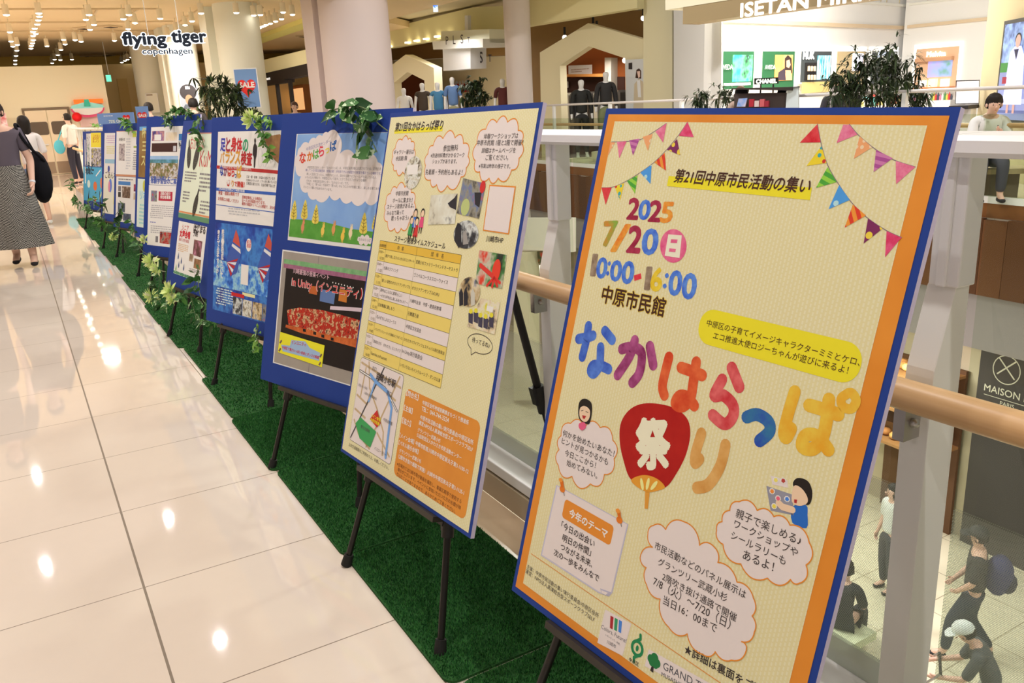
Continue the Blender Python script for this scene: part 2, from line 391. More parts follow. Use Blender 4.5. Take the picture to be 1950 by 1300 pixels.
MB().tube([fl(-5, .2, .86), fl(VE, .2, .86)], .03, M_wood, 8).build('handrail', fb)
M_glass2 = glass((.86, .90, .84))
for k in range(10):
    y = -4.2+2.3*k
    mb = MB(); fas(y, y+.06, .05, .11, .06, 1.27, M_steel, mb); mb.build('post', fb)
    mb = MB(); fas(y+.03, y+2.31, .0, .012, .06, 1.0, M_glass2, mb); mb.build('glass_pane', fb)
# ------------------------------------------------------------------ turf mats
M_turf = nodemat('turf', lambda nt, b: (lambda n: nt.links.new(mixc(nt, n.outputs[0], pc(18, 42, 18), pc(50, 92, 42)), b.inputs['Base Color']))((lambda n: (setattr(n.inputs['Scale'], 'default_value', 260), n)[1])(nd(nt, 'ShaderNodeTexNoise'))), .85, .15)
M_bl = [pm(30, 74, 34, .7, .2), pm(46, 98, 44, .7, .2), pm(64, 118, 54, .7, .2)]
seams = [-1.85, -1.10, -.342, .404, 1.205, 1.925, 2.68, 3.42, 4.17, 4.92, 5.66, 6.4, 7.15, 7.9, 8.65, 9.4, 10.15, 10.9, 11.65, 12.2]
names = ['in front of the first board', 'under the first board', 'between the first and second boards', 'under the second board', 'between the second and third boards', 'under the third board']
rn = random.Random(3)
def ordinal(i): return ['nearest', 'second', 'third', 'fourth', 'fifth', 'sixth', 'seventh', 'eighth', 'ninth', 'tenth', 'eleventh', 'twelfth', 'thirteenth', 'fourteenth', 'fifteenth', 'sixteenth', 'seventeenth', 'eighteenth', 'nineteenth'][i]
for i in range(len(seams)-1):
    y0, y1 = seams[i]+.005, seams[i+1]-.005; x0 = [.59, .60, .578, .572, .556, .566, .60, .575, .57, .59, .57, .6, .58, .57, .6, .575, .58, .57, .58][i]; x1 = 1.02
    g = [(a, b) for a, b in rrect(x0, y0, x1, y1, .035)]
    t = thing('turf_mat', ((x0+x1)/2, (y0+y1)/2, 0), 'green artificial turf mat, %s of the row from the camera' % ordinal(i), 'mat', 'turf mats under the display boards')
    MB().prism(Pl((0, 0, 0), (1, 0, 0), (0, 1, 0)), g, .001, .008, M_turf).build('backing', t)
    n = 26000 if y1 < 2.1 else 5000 if y1 < 5 else 1800
    if i == 0: n = 4000
    mb = MB(); V = []; F = []; MI = []
    for k in range(n):
        x, y = rn.uniform(x0+.003, x1-.002), rn.uniform(y0+.002, y1-.002)
        if (x < x0+.035) and (y < y0+.035 or y > y1-.035):
            cy = y0+.035 if y < y0+.035 else y1-.035
            if math.hypot(x-x0-.035, y-cy) > .033: continue
        a = rn.uniform(0, 6.28); w = .0016 if n > 9000 else .003; h = rn.uniform(.005, .011); lx, ly = rn.uniform(-.005, .005), rn.uniform(-.005, .005); b = len(V)
        V += [Vector((x-w*math.cos(a), y-w*math.sin(a), .0078)), Vector((x+w*math.cos(a), y+w*math.sin(a), .0078)), Vector((x+lx, y+ly, .008+h))]
        F.append((b, b+1, b+2)); MI.append(rn.randrange(3))
    mb.v, mb.f, mb.mi, mb.m, mb.sm = V, F, MI, M_bl, [False]*len(F)
    tag(mb.build('pile', t), None, None, kind='stuff')
# ------------------------------------------------------------------ display boards on easels
class Board:
    pass
def board_frame(tl, yaw, lean, tilt, W, H):
    yaw, lean, tilt = map(math.radians, (yaw, lean, tilt))
    n = Vector((-math.cos(yaw), -math.sin(yaw), 0)); u = Vector((math.sin(yaw), -math.cos(yaw), 0)); v = Vector((0, 0, 1))*math.cos(lean)-n*math.sin(lean)
    c, s = math.cos(tilt), math.sin(tilt); b = Board(); b.h = n
    b.pl = Pl(tl, u*c+v*s, v*c-u*s); b.W, b.H = W, H; b.yaw = yaw
    return b
BP = [((.955, -.515, 1.359), 5.67, 15.66, -1.16, .722, 1.06), ((.899, .493, 1.366), 5.0, 15.63, .92, .752, 1.06), ((.837, 1.434, 1.379), 17.39, 13.73, 0, .772, 1.06),
      ((.822, 2.689, 1.377), 15.95, 10.64, 0, .78, 1.06), ((.895, 3.933, 1.365), 8.88, 14.99, 0, .75, 1.06), ((.852, 5.216, 1.405), 22.37, 12.09, 0, .716, 1.06),
      ((.935, 6.432, 1.402), 14, 11.03, 0, .75, 1.06), ((.893, 7.843, 1.359), 17.2, 11.1, 0, .75, 1.06), ((.845, 8.62, 1.36), 15, 11, 0, .72, 1.06), ((.79, 10.85, 1.275), 16, 9.5, 0, .74, 1.02)]
M_blue = pm(36, 58, 122, .65, .15); M_bedge = pm(206, 186, 196, .7)
what = ['orange-bordered festival poster', 'cream schedule poster with map', 'meadow picture above a concert poster', 'balance-check notice above a sailing poster', 'pale green flyer above an event flyer',
        'group photograph newsletter', 'brown calligraphy sheet', 'white newsletter with an orange stripe', 'pale yellow information sheet', 'yellow flyer above a turquoise flyer']
which = ['nearest', 'second nearest', 'third', 'fourth', 'fifth', 'sixth', 'seventh', 'eighth', 'ninth', 'farthest']
BD = []
def bar(mb, a, b, w, t, m):    # square section bar between two points
    a, b = Vector(a), Vector(b); d = (b-a); L = d.length; d.normalize(); x = d.cross(Vector((0, 0, 1)))
    if x.length < .05: x = Vector((0, 1, 0))
    x.normalize(); y = d.cross(x); mb.obox((a+b)/2, x*w/2, y*t/2, d*L/2, m)
for i, bp in enumerate(BP):
    b = board_frame(*bp); BD.append(b); pl, W, H = b.pl, b.W, b.H
    bc = pl.w((W/2, -H), -.01); fm = Vector((bc.x, bc.y, 0))+b.h*.07
    e = thing('display_easel', fm, 'black tripod easel holding the board with the %s' % what[i], 'easel', 'easels of the exhibition')
    uh = Vector((pl.u.x, pl.u.y, 0)).normalized(); apex = pl.w((W/2, -.10), -.045)
    M_e = mat((.016, .014, .013), .4, .3)
    hgt = [.30, .33][0]
    for sgn in (-1, 1):
        ft = fm+uh*sgn*.285; tp = apex+uh*sgn*.035; d = (tp-ft); k = d/d.z
        foot0 = ft+Vector((0, 0, .004))
        leg = MB(); leg.tube([foot0+k*.03, foot0+k*.36], .0095, M_e, 10); leg.tube([foot0+k*.31, tp], .013, M_e, 8); l = leg.build('leg', e)
        MB().tube([foot0, foot0+k*.012, foot0+k*.036], [.0175, .0165, .0145], M_rub, 12).build('rubber_foot', l)
        cb = MB(); c0 = foot0+k*.285; cb.tube([c0, c0+k*.05], .017, M_black, 10); cb.obox(c0+k*.03-uh*sgn*.02, uh*.006, b.h*.007, k.normalized()*.02, M_black); cb.build('clamp', l)
    rf = fm-b.h*.70+Vector((0, 0, .004)); d = apex-b.h*.03-rf; k = d/d.z
    leg = MB(); leg.tube([rf+k*.03, rf+k*.5], .0095, M_e, 10); leg.tube([rf+k*.46, apex-b.h*.03], .013, M_e, 8); l = leg.build('leg', e)
    MB().tube([rf, rf+k*.036], [.017, .014], M_rub, 12).build('rubber_foot', l)
    cb = MB(); cb.tube([rf+k*.44, rf+k*.53], .019, M_black, 10); cb.obox(rf+k*.5+b.h*.02, uh*.01, b.h*.008, k.normalized()*.03, M_black); cb.build('clamp', l)
    MB().obox(apex-b.h*.01+Vector((0, 0, .02)), uh*.06, b.h*.02, Vector((0, 0, .04)), M_black).build('head', e)
    lg = MB(); lg.obox(pl.w((W*.49, -H-.0085), -.004), pl.u*W*.30, pl.n*.016, pl.v*.0075, mat((.03, .025, .02), .4)); lg.obox(pl.w((W*.49, -H-.0085), -.026), pl.u*W*.30, pl.n*.006, pl.v*.02, M_black); lg.build('ledge', e)
    p = thing('display_board', pl.w((W/2, -H), -.005), 'blue board with the %s, %s in the row' % (what[i], which[i]), 'display board', 'blue boards of the exhibition')
    c = [pl.w((0, -H), -.012), pl.w((W, -H), -.012), pl.w((W, -H), -.0005), pl.w((0, -H), -.0005), pl.w((0, 0), -.012), pl.w((W, 0), -.012), pl.w((W, 0), -.0005), pl.w((0, 0), -.0005)]
    mb = MB(); mb.box8([c[0], c[1], c[2], c[3], c[4], c[5], c[6], c[7]], M_bedge)
    mb.flat(pl, [(0, -H), (W, -H), (W, 0), (0, 0)], 0, M_blue); mb.build('panel', p)
    b.root = p
# ------------------------------------------------------------------ printed posters
def pcoords(nt, pl):
    g = nd(nt, 'ShaderNodeNewGeometry'); r = []
    for ax in (pl.u, pl.v):
        d = nd(nt, 'ShaderNodeVectorMath', operation='DOT_PRODUCT'); nt.links.new(g.outputs['Position'], d.inputs[0]); d.inputs[1].default_value = tuple(ax); r.append(d.outputs['Value'])
    return r
def dotted(pl, base, dot, per=.0072):
    def fn(nt, b):
        u, v = pcoords(nt, pl); col = mth(nt, 'FLOOR', mth(nt, 'DIVIDE', u, per))
        fu = mth(nt, 'ABSOLUTE', mth(nt, 'SUBTRACT', mth(nt, 'FRACT', mth(nt, 'DIVIDE', u, per)), .5))
        fv = mth(nt, 'ABSOLUTE', mth(nt, 'SUBTRACT', mth(nt, 'FRACT', mth(nt, 'ADD', mth(nt, 'DIVIDE', v, per*1.15), mth(nt, 'MULTIPLY', col, .5))), .5))
        m = mth(nt, 'MULTIPLY', mth(nt, 'LESS_THAN', fu, .22), mth(nt, 'LESS_THAN', fv, .36))
        nt.links.new(mixc(nt, m, base, dot), b.inputs['Base Color'])
    return nodemat('dotted_paper', fn, .5, .3)
def striped(pl, c1, c2, per, ang):
    k = ('st', id(pl), c1, c2, per, ang)
    if k in _M: return _M[k]
    def fn(nt, b):
        u, v = pcoords(nt, pl); t = mth(nt, 'ADD', mth(nt, 'MULTIPLY', u, math.cos(ang)), mth(nt, 'MULTIPLY', v, math.sin(ang)))
        m = mth(nt, 'LESS_THAN', mth(nt, 'FRACT', mth(nt, 'DIVIDE', t, per)), .5); nt.links.new(mixc(nt, m, pc(*c1), pc(*c2)), b.inputs['Base Color'])
    _M[k] = nodemat('striped_print', fn, .5, .3); return _M[k]
def spotted(pl, c1, c2, per, rad, c3=None):
    k = ('sp', id(pl), c1, c2, per, rad)
    if k in _M: return _M[k]
    def fn(nt, b):
        u, v = pcoords(nt, pl); cb = nd(nt, 'ShaderNodeCombineXYZ'); nt.links.new(u, cb.inputs[0]); nt.links.new(v, cb.inputs[1])
        vo = nd(nt, 'ShaderNodeTexVoronoi'); vo.inputs['Scale'].default_value = 1/per; vo.inputs['Randomness'].default_value = .5; nt.links.new(cb.outputs[0], vo.inputs['Vector'])
        m = mth(nt, 'LESS_THAN', vo.outputs['Distance'], rad); d = pc(*c2)
        if c3:
            s = nd(nt, 'ShaderNodeSeparateXYZ'); nt.links.new(vo.outputs['Color'], s.inputs[0]); d = mixc(nt, mth(nt, 'GREATER_THAN', s.outputs[0], .5), pc(*c2), pc(*c3))
        nt.links.new(mixc(nt, m, pc(*c1), d), b.inputs['Base Color'])
    _M[k] = nodemat('spotted_print', fn, .5, .3); return _M[k]
def rect(mb, pl, q, off, m): poly(mb, pl, q, off, m)
def px_line(mb, pl, pts, w, m, off): stroke(mb, pl, pts, w, m, off, n=5)
BROWN = pm(66, 34, 24); PAPER = pm(217, 198, 186); ORANGE = pm(214, 128, 42); DARK = pm(52, 42, 40); YEL = pm(222, 202, 36)
def lines(mb, pl, c, L, m, bold=.008, off=.0012, hk=1.):
    for s, x0, y0, x1, y1 in L: a, b = P(c, x0, y0, x1, y1); text(mb, pl, s, a, b, m, off, bold, hk)

# ---- first board: festival poster
b = BD[0]; pl = b.pl; R1 = b.root
cq = [(1159.5, 217.6), (1807.7, 224.4), None, (977.8, 1112.7)]
u0, v0 = pl.uv(cq[0]); u1, _v = pl.uv(cq[1]); _u, v1 = pl.uv(cq[3])
m0 = MB(); m0.flat(pl, [(u0, v1), (u1, v1), (u1, v0), (u0, v0)], .0006, photo([(208, 122, 36), (218, 134, 46)], 6)); po = m0.build('poster', R1)
ci = [pl.uv(q) for q in [(1171.3, 231), (1765.4, 243), (993.9, 1107.9)]]
iu0, iu1, iv0, iv1 = ci[0][0], ci[1][0], ci[0][1], pl.uv((993.9, 1107.9))[1]+.0
MB().flat(pl, [(iu0, iv1), (iu1, iv1), (iu1, iv0), (iu0, iv0)], .0009, dotted(pl, pc(212, 195, 142), pc(217, 202, 160))).build('cream_field', po)
def flags(nm, crop, cord, F):
    mb = MB(); px_line(mb, pl, [tuple(p) for p in smoothline(P(crop, *cord))], .0013, pm(130, 110, 110), .0012)
    for m, t in F: poly(mb, pl, P(crop, *t), .0013, m)
    mb.build(nm, po)
pink = photo([(206, 84, 116), (222, 130, 150)], 60); purp = striped(pl, (160, 70, 130), (190, 110, 150), .011, 1.4); ora = spotted(pl, (222, 150, 96), (236, 190, 150), .012, .3)
red = photo([(196, 26, 40), (214, 70, 70)], 70); yd = spotted(pl, (224, 192, 40), (190, 50, 40), .012, .34, (60, 150, 150)); grn = striped(pl, (70, 150, 50), (140, 190, 60), .013, 1.2)
blu = spotted(pl, (70, 140, 206), (170, 200, 220), .015, .3); ors = striped(pl, (206, 56, 36), (224, 136, 48), .013, .5); sta = spotted(pl, (116, 36, 80), (226, 190, 60), .018, .36); cri = photo([(200, 36, 80), (216, 84, 120)], 60)
flags('bunting', 'F', [590, 243, 680, 240, 760, 228, 838, 182, 908, 135], [(ora, (585, 245, 612, 245, 568, 325)), (pink, (622, 242, 677, 240, 635, 338)), (purp, (693, 234, 753, 224, 714, 322)), (ora, (770, 214, 828, 197, 800, 295)), (pink, (843, 183, 908, 135, 888, 247))])
flags('bunting', 'F', [533, 506, 600, 502, 680, 466, 760, 416, 838, 358, 910, 285, 975, 206, 1028, 128], [(red, (533, 507, 592, 505, 557, 605)), (yd, (608, 499, 664, 480, 640, 580)), (grn, (680, 468, 741, 434, 726, 541)), (blu, (757, 420, 822, 374, 815, 485)), (ors, (838, 362, 898, 305, 904, 408)), (sta, (910, 288, 968, 226, 987, 320)), (cri, (978, 208, 1028, 128, 1065, 216))])
flags('bunting', 'B', [617, 42, 638, 150, 670, 250, 722, 340, 790, 435, 866, 508, 960, 570, 1034, 604], [(red, (617, 43, 530, 135, 633, 133)), (yd, (637, 152, 563, 250, 663, 235)), (grn, (668, 255, 610, 358, 713, 330)), (blu, (725, 345, 672, 464, 778, 418)), (ors, (793, 440, 752, 555, 858, 495)), (sta, (868, 510, 846, 634, 940, 560)), (cri, (960, 572, 952, 702, 1033, 605))])
flags('bunting', 'B', [775, 44, 825, 102, 905, 168, 1000, 222, 1102, 255], [(pink, (745, 46, 776, 46, 815, 95, 712, 137)), (ora, (827, 103, 797, 215, 888, 158)), (purp, (908, 170, 895, 280, 990, 212)), (pink, (1005, 225, 1007, 340, 1102, 255))])
mb = MB(); poly(mb, pl, P('A', 697, 374, 685, 437)+P('B', 580, 419, 590, 357), .0012, YEL); text(mb, pl, '第21回中原市民活動の集い', P('A', 725, 414)[0], P('B', 572, 388)[0], BROWN, .0015, .018, 1.12, shear=.12); mb.build('heading', po)
mb = MB()
tx = dict(r=photo([(140, 18, 50), (166, 46, 72)], 60), b=photo([(46, 84, 180), (92, 134, 206)], 60), o=photo([(214, 112, 32), (222, 160, 60)], 60), g=photo([(110, 160, 60), (208, 110, 40)], 30), y=photo([(212, 172, 24), (222, 190, 60)], 60), t=photo([(120, 96, 74), (160, 136, 110)], 60), p=photo([(206, 70, 112), (220, 110, 136)], 50), R=photo([(206, 40, 56), (216, 80, 80)], 60))
for s, c, x0, y0, x1, y1, h in [('2', 'r', 437, 638, 500, 642, 127), ('0', 'b', 507, 642, 572, 642, 118), ('2', 'r', 570, 652, 638, 656, 126), ('5', 'o', 642, 658, 710, 662, 122),
                                ('7', 'g', 285, 806, 362, 806, 150), ('/', 'o', 340, 838, 440, 838, 160), ('2', 'r', 436, 842, 512, 848, 160), ('0', 'b', 528, 858, 618, 858, 155),
                                ('1', 't', 212, 990, 240, 992, 135), ('0', 'b', 246, 1003, 305, 1006, 125), (':', 'b', 310, 986, 324, 988, 84), ('0', 'b', 332, 1021, 395, 1024, 125), ('0', 'b', 402, 1036, 470, 1040, 136),
                                ('1', 't', 546, 1076, 576, 1078, 142), ('6', 'y', 582, 1082, 645, 1086, 142), (':', 'b', 660, 1064, 678, 1068, 90), ('0', 'b', 693, 1108, 766, 1112, 150), ('0', 'b', 776, 1130, 856, 1134, 155)]:
    a, q = P('A', x0, y0, x1, y1); top = P('A', x0, y0-h)[0]; hh = abs(pl.uv(top)[1]-pl.uv(a)[1])
    text(mb, pl, s, a, q, tx[c], .0012, .034 if s not in '1:' else .022, height=hh)
poly(mb, pl, P('A', 480, 990, 524, 976, 528, 1010, 484, 1024), .0012, tx['R'])
poly(mb, pl, [p for p in P('A', *sum([[725+82*math.cos(k*.2244), 807+104*math.sin(k*.2244)] for k in range(28)], []))], .0012, tx['p'])
poly(mb, pl, P('A', 694, 735, 778, 742, 764, 882, 672, 868), .0014, pm(230, 220, 180)); poly(mb, pl, P('A', 712, 766, 752, 768, 748, 790, 708, 788), .0016, tx['p']); poly(mb, pl, P('A', 702, 822, 742, 826, 738, 846, 698, 842), .0016, tx['p'])
mb.build('date_lettering', po)
mb = MB(); a, q = P('A', 276, 1156, 662, 1248); text(mb, pl, '中原市民館', a, q, pm(222, 186, 60), .0011, .05, 1.08); text(mb, pl, '中原市民館', a, q, BROWN, .0014, .02, 1.08); mb.build('venue_lettering', po)
mb = MB(); e = [pl.uv(p) for p in P('C', 895, 120, 1887, 340, 1010, 2, 1000, 225)]; yy0 = (e[3][1]+pl.uv(P('C', 1790, 448)[0])[1])/2; yy1 = (e[2][1]+pl.uv(P('C', 1820, 195)[0])[1])/2
mb.flat(pl, rrect(e[0][0], yy0, e[1][0], yy1, (yy1-yy0)*.46, 8), .0012, YEL)
lines(mb, pl, 'C', [('中原区の子育てイメージキャラクターミミとケロ、', 946, 98, 1878, 345), ('エコ推進大使ロジーちゃんが遊びに来るよ！', 985, 175, 1805, 392)], BROWN, .008, .0015); mb.build('visitor_notice', po)
mb = MB(); O = .0012
def bs(c, pts, w=.050): stroke(mb, pl, [tuple(x) for x in smoothline(P('C', *pts), 4)], w*.3128*2.1, c, O, n=10)
W_ = .037
def bstroke(c, pts, w=W_): stroke(mb, pl, [pl.uv(x) for x in [tuple(t) for t in smoothline(P('C', *pts), 5)]], w, c, O, px=False, n=12)
BL = photo([(36, 66, 160), (84, 120, 190)], 30); PU = photo([(120, 30, 76), (176, 84, 130)], 30); RO = photo([(196, 58, 26), (214, 96, 50)], 30); RD = photo([(190, 44, 50), (214, 100, 96)], 30); DB = photo([(36, 62, 150), (50, 110, 140)], 30); YO = photo([(216, 150, 36), (220, 178, 60)], 30); TN = photo([(196, 134, 62), (212, 160, 90)], 30)
for c, pt in [(BL, (168, 176, 215, 168, 255, 156)), (BL, (228, 98, 214, 190, 190, 285)), (BL, (328, 128, 372, 182)), (BL, (302, 228, 300, 290, 296, 340, 262, 386, 240, 372, 256, 338, 300, 338, 350, 360)),
              (PU, (432, 238, 490, 226, 545, 250, 552, 310, 535, 390, 495, 442)), (PU, (510, 186, 480, 280, 405, 396)), (PU, (602, 222, 622, 335)),
              (RO, (718, 288, 690, 400, 678, 470, 690, 518)), (RO, (792, 350, 850, 370, 920, 398)), (RO, (884, 318, 866, 440, 848, 540, 800, 588, 756, 570, 780, 524, 826, 528, 872, 582)),
              (RD, (1100, 352, 1146, 468)), (RD, (1042, 424, 994, 520, 1050, 520, 1108, 580, 1106, 650, 1056, 694, 985, 640)), (DB, (1192, 652, 1254, 636, 1322, 678, 1330, 740, 1270, 796)),
              (YO, (1484, 498, 1444, 630, 1418, 740, 1432, 776, 1462, 722)), (YO, (1572, 580, 1660, 606, 1748, 636)), (YO, (1692, 545, 1676, 680, 1650, 780, 1594, 846, 1528, 830, 1550, 764, 1620, 768, 1688, 850)), (YO, (1810, 506, 1766, 540, 1780, 590, 1830, 600, 1858, 552, 1834, 508, 1808, 506)),
              (TN, (916, 752, 880, 870, 876, 930, 904, 906)), (TN, (1062, 822, 1030, 950, 960, 1060, 888, 1082))]: bstroke(c, pt, .015 if c is YO and pt[0] == 1810 else .0215)
mb.build('title_lettering', po)
mb = MB(); poly(mb, pl, [tuple(t) for t in smoothline(P('C', 590, 567, 735, 590, 825, 655, 848, 750, 825, 870, 770, 985, 695, 1080, 600, 1060, 490, 1035, 440, 910, 418, 790, 428, 680, 490, 598), 5, True)], .0012, photo([(160, 14, 14), (172, 26, 20)], 20))
poly(mb, pl, [tuple(t) for t in smoothline(P('C', 488, 1036, 540, 1008, 600, 1008, 660, 1036, 694, 1080, 640, 1102, 588, 1108, 530, 1080), 4, True)], .0014, pm(214, 142, 44)); poly(mb, pl, P('C', 574, 1104, 602, 1106, 590, 1210, 570, 1208), .0014, pm(210, 140, 50))
for x, y, r in ((555, 1060, .5), (590, 1058, 0), (628, 1068, -.5)): mb.flat(pl, ell(pl.uv(P('C', x, y)[0]), .004, .012, 12, r), .0016, pm(232, 216, 130))
a, q = P('C', 528, 958, 724, 962); hh = abs(pl.uv(P('C', 620, 655)[0])[1]-pl.uv(P('C', 620, 960)[0])[1]); text(mb, pl, '祭', a, (q[0], q[1]), pm(232, 222, 176), .0016, .05, height=hh); mb.build('fan_emblem', po)
CL = ORANGE
mb = MB(); cloud(mb, pl, P('C', 62, 765, 120, 690, 205, 718, 300, 716, 376, 792, 384, 905, 325, 1000, 240, 1058, 128, 1012, 45, 945, 50, 850), PAPER, CL, .0022, .0012, bulge=.30)
lines(mb, pl, 'C', [('何かを始めたいあなた！', 70, 766, 382, 896), ('ヒントが見つかるかも', 64, 812, 345, 946), ('今日ここから！', 82, 886, 270, 966), ('始めてみない。', 94, 946, 280, 1030)], DARK, .006, .0016); mb.build('speech_cloud', po)
SK = pm(236, 186, 150); HAIR = pm(34, 26, 22)
mb = MB(); poly(mb, pl, [tuple(t) for t in smoothline(P('C', 210, 540, 246, 565, 250, 620, 236, 690, 210, 690, 172, 660, 168, 590, 180, 552), 4, True)], .0017, HAIR)
poly(mb, pl, [tuple(t) for t in smoothline(P('C', 178, 600, 206, 584, 238, 610, 234, 660, 208, 682, 178, 655), 4, True)], .0019, SK); poly(mb, pl, P('C', 192, 640, 216, 645, 206, 664, 196, 660), .0021, pm(170, 40, 40)); poly(mb, pl, [tuple(t) for t in smoothline(P('C', 174, 690, 206, 684, 214, 715, 190, 732, 172, 715), 4, True)], .0021, pm(214, 84, 116))
px_line(mb, pl, P('C', 186, 614, 198, 610), .0012, HAIR, .0021); px_line(mb, pl, P('C', 214, 618, 228, 624), .0012, HAIR, .0021); mb.build('woman_drawing', po)
mb = MB(); poly(mb, pl, P('D', 310, 132, 735, 365, 640, 770, 620, 790, 560, 770, 218, 548), .0012, pm(186, 176, 186)); poly(mb, pl, P('D', 316, 140, 728, 366, 634, 764, 618, 782, 566, 764, 226, 544), .0014, PAPER); poly(mb, pl, P('D', 570, 742, 636, 766, 612, 786, 576, 772), .0016, pm(176, 166, 176)); poly(mb, pl, P('D', 576, 752, 616, 768, 602, 780, 578, 770), .0018, PAPER)
c4 = [pl.uv(p) for p in P('D', 366, 214, 652, 378, 628, 490, 340, 322)]; mb.flat(pl, rrect((c4[0][0]+c4[3][0])/2, (c4[2][1]+c4[3][1])/2, (c4[1][0]+c4[2][0])/2, (c4[0][1]+c4[1][1])/2, .008), .0016, ORANGE)
lines(mb, pl, 'D', [('今年のテーマ', 384, 318, 606, 450)], pm(232, 222, 210), .03, .0019); lines(mb, pl, 'D', [('「今日の出会い', 338, 386, 532, 502), ('明日の仲間」', 345, 462, 512, 553), ('つながる未来、', 334, 512, 520, 622), ('次の一歩をみんなで', 294, 546, 558, 706)], DARK, .01, .0018); mb.build('theme_note', po)
for x, y in ((345, 140), (682, 322)):
    mb = MB(); px_line(mb, pl, P('D', x+6, y+20, x+14, y+56), .0016, pm(100, 90, 80), .002); mb.flat(pl, ell(pl.uv(P('D', x+2, y+18)[0]), .0085, .0065, 14), .0022, pm(214, 112, 30)); poly(mb, pl, P('D', x-12, y-30, x+8, y-30, x+12, y+8, x-4, y+8), .0024, pm(206, 100, 24)); mb.flat(pl, ell(pl.uv(P('D', x-6, y-36)[0]), .006, .0045, 12), .0026, pm(226, 136, 50)); mb.build('pin_drawing', po)
mb = MB(); a = pl.uv(P('D', 160, 537)[0]); mb.flat(pl, [(a[0], a[1]-.0007), (iu1-.02, a[1]-.0007), (iu1-.02, a[1]+.0007), (a[0], a[1]+.0007)], .0012, ORANGE)
lines(mb, pl, 'D', [('主催：中原市民活動の集い実行委員会/中原区役所', 135, 622, 557, 918), ('運営：NPO法人高津総合型スポーツクラブSELF', 128, 650, 532, 942)], pm(70, 60, 56), 0, .0014)
lines(mb, pl, 'E', [('★詳細は裏面をご覧ください', 320, 1124, 1010, 1510)], DARK, .012, .0014); mb.build('organiser_lettering', po)
mb = MB(); poly(mb, pl, P('D', 598, 866, 752, 950, 700, 1140, 552, 1062), .0012, PAPER)
for x, c in ((640, (160, 34, 40)), (665, (50, 140, 90)), (690, (70, 120, 190))): poly(mb, pl, P('D', x-10, 902+(x-640)*.5, x+8, 912+(x-640)*.5, x+2, 984+(x-640)*.45, x-14, 974+(x-640)*.45), .0014, pm(*c))
lines(mb, pl, 'D', [('Colors, Future!', 574, 980, 720, 1068), ('いろいろって、未来。', 600, 1020, 686, 1078), ('川崎市', 608, 1066, 660, 1098)], pm(90, 86, 90), 0, .0014); mb.build('city_logo', po)
mb = MB(); g = pm(30, 120, 70); cc = pl.uv(P('D', 787, 1095)[0]); stroke(mb, pl, [(cc[0]+.013*math.cos(k*.3927), cc[1]+.013*math.sin(k*.3927)) for k in range(17)], .0062, g, .0013, px=False); mb.flat(pl, ell(cc, .0035, .006, 12), .0014, g)
stroke(mb, pl, [(cc[0]+.001, cc[1]+.027), (cc[0]+.003, cc[1]+.02), (cc[0]-.004, cc[1]+.013)], .006, g, .0013, px=False); stroke(mb, pl, [(cc[0]-.001, cc[1]-.027), (cc[0]-.003, cc[1]-.02), (cc[0]+.004, cc[1]-.013)], .006, g, .0013, px=False)
lines(mb, pl, 'D', [('中原区', 738, 1170, 794, 1204)], DARK, .01, .0014); mb.build('ward_logo', po)
mb = MB(); poly(mb, pl, P('E', 112, 1100, 560, 1350, 540, 1430, 88, 1200), .0012, PAPER); tc = pl.uv(P('E', 142, 1176)[0])
for dx, dy, r in ((0, .008, .009), (-.008, .002, .008), (.008, .002, .008), (-.004, -.003, .007), (.005, -.003, .007)): mb.flat(pl, ell((tc[0]+dx, tc[1]+dy), r, r, 16), .0014+abs(dx)*.01, pm(30, 110, 56))
mb.flat(pl, [(tc[0]-.004, tc[1]-.019), (tc[0]+.004, tc[1]-.019), (tc[0]+.0015, tc[1]), (tc[0]-.0015, tc[1])], .0013, DARK); lines(mb, pl, 'E', [('GRAND TREE', 196, 1218, 500, 1386), ('MUSASHIKOSUGI', 186, 1258, 400, 1378)], pm(80, 76, 80), 0, .0014); mb.build('mall_logo', po)
mb = MB(); cloud(mb, pl, P('E', 590, 283, 645, 232, 752, 284, 850, 320, 945, 370, 1058, 472, 1040, 605, 1000, 712, 948, 690, 812, 682, 655, 598, 550, 482, 512, 400, 545, 350), PAPER, CL, .0022, .0012, bulge=.24)
lines(mb, pl, 'E', [('親子で楽しめる♪', 623, 322, 1005, 492), ('ワークショップや', 612, 382, 985, 560), ('シールラリーも', 595, 447, 915, 606), ('あるよ！', 665, 567, 845, 645)], DARK, .006, .0016); mb.build('speech_cloud', po)
mb = MB(); cloud(mb, pl, P('E', 135, 500, 108, 420, 140, 372, 212, 396, 320, 350, 412, 488, 500, 500, 520, 590, 633, 705, 730, 800, 722, 905, 735, 1000, 660, 1056, 690, 1090, 600, 1165, 505, 1115, 430, 1130, 340, 1010, 230, 970, 180, 805, 100, 720, 98, 620, 62, 560), PAPER, CL, .0022, .0013, bulge=.2)
lines(mb, pl, 'E', [('市民活動などのパネル展示は', 145, 508, 680, 806), ('グランツリー武蔵小杉', 165, 604, 570, 826), ('2階吹き抜け通路で開催', 190, 692, 625, 942), ('7/8（火）～7/20（日）', 136, 722, 588, 988), ('当日16：00まで', 195, 832, 510, 1008)], DARK, .004, .0017); mb.build('speech_cloud', po)
mb = MB(); poly(mb, pl, P('E', 805, 138, 958, 190, 966, 312, 830, 284), .0011, pm(140, 134, 140)); poly(mb, pl, P('E', 832, 78, 930, 106, 932, 150, 840, 130), .0011, PAPER); poly(mb, pl, [tuple(t) for t in smoothline(P('E', 962, 258, 1040, 252, 1048, 310, 1042, 388, 958, 355), 3, True)], .0011, pm(36, 96, 170))
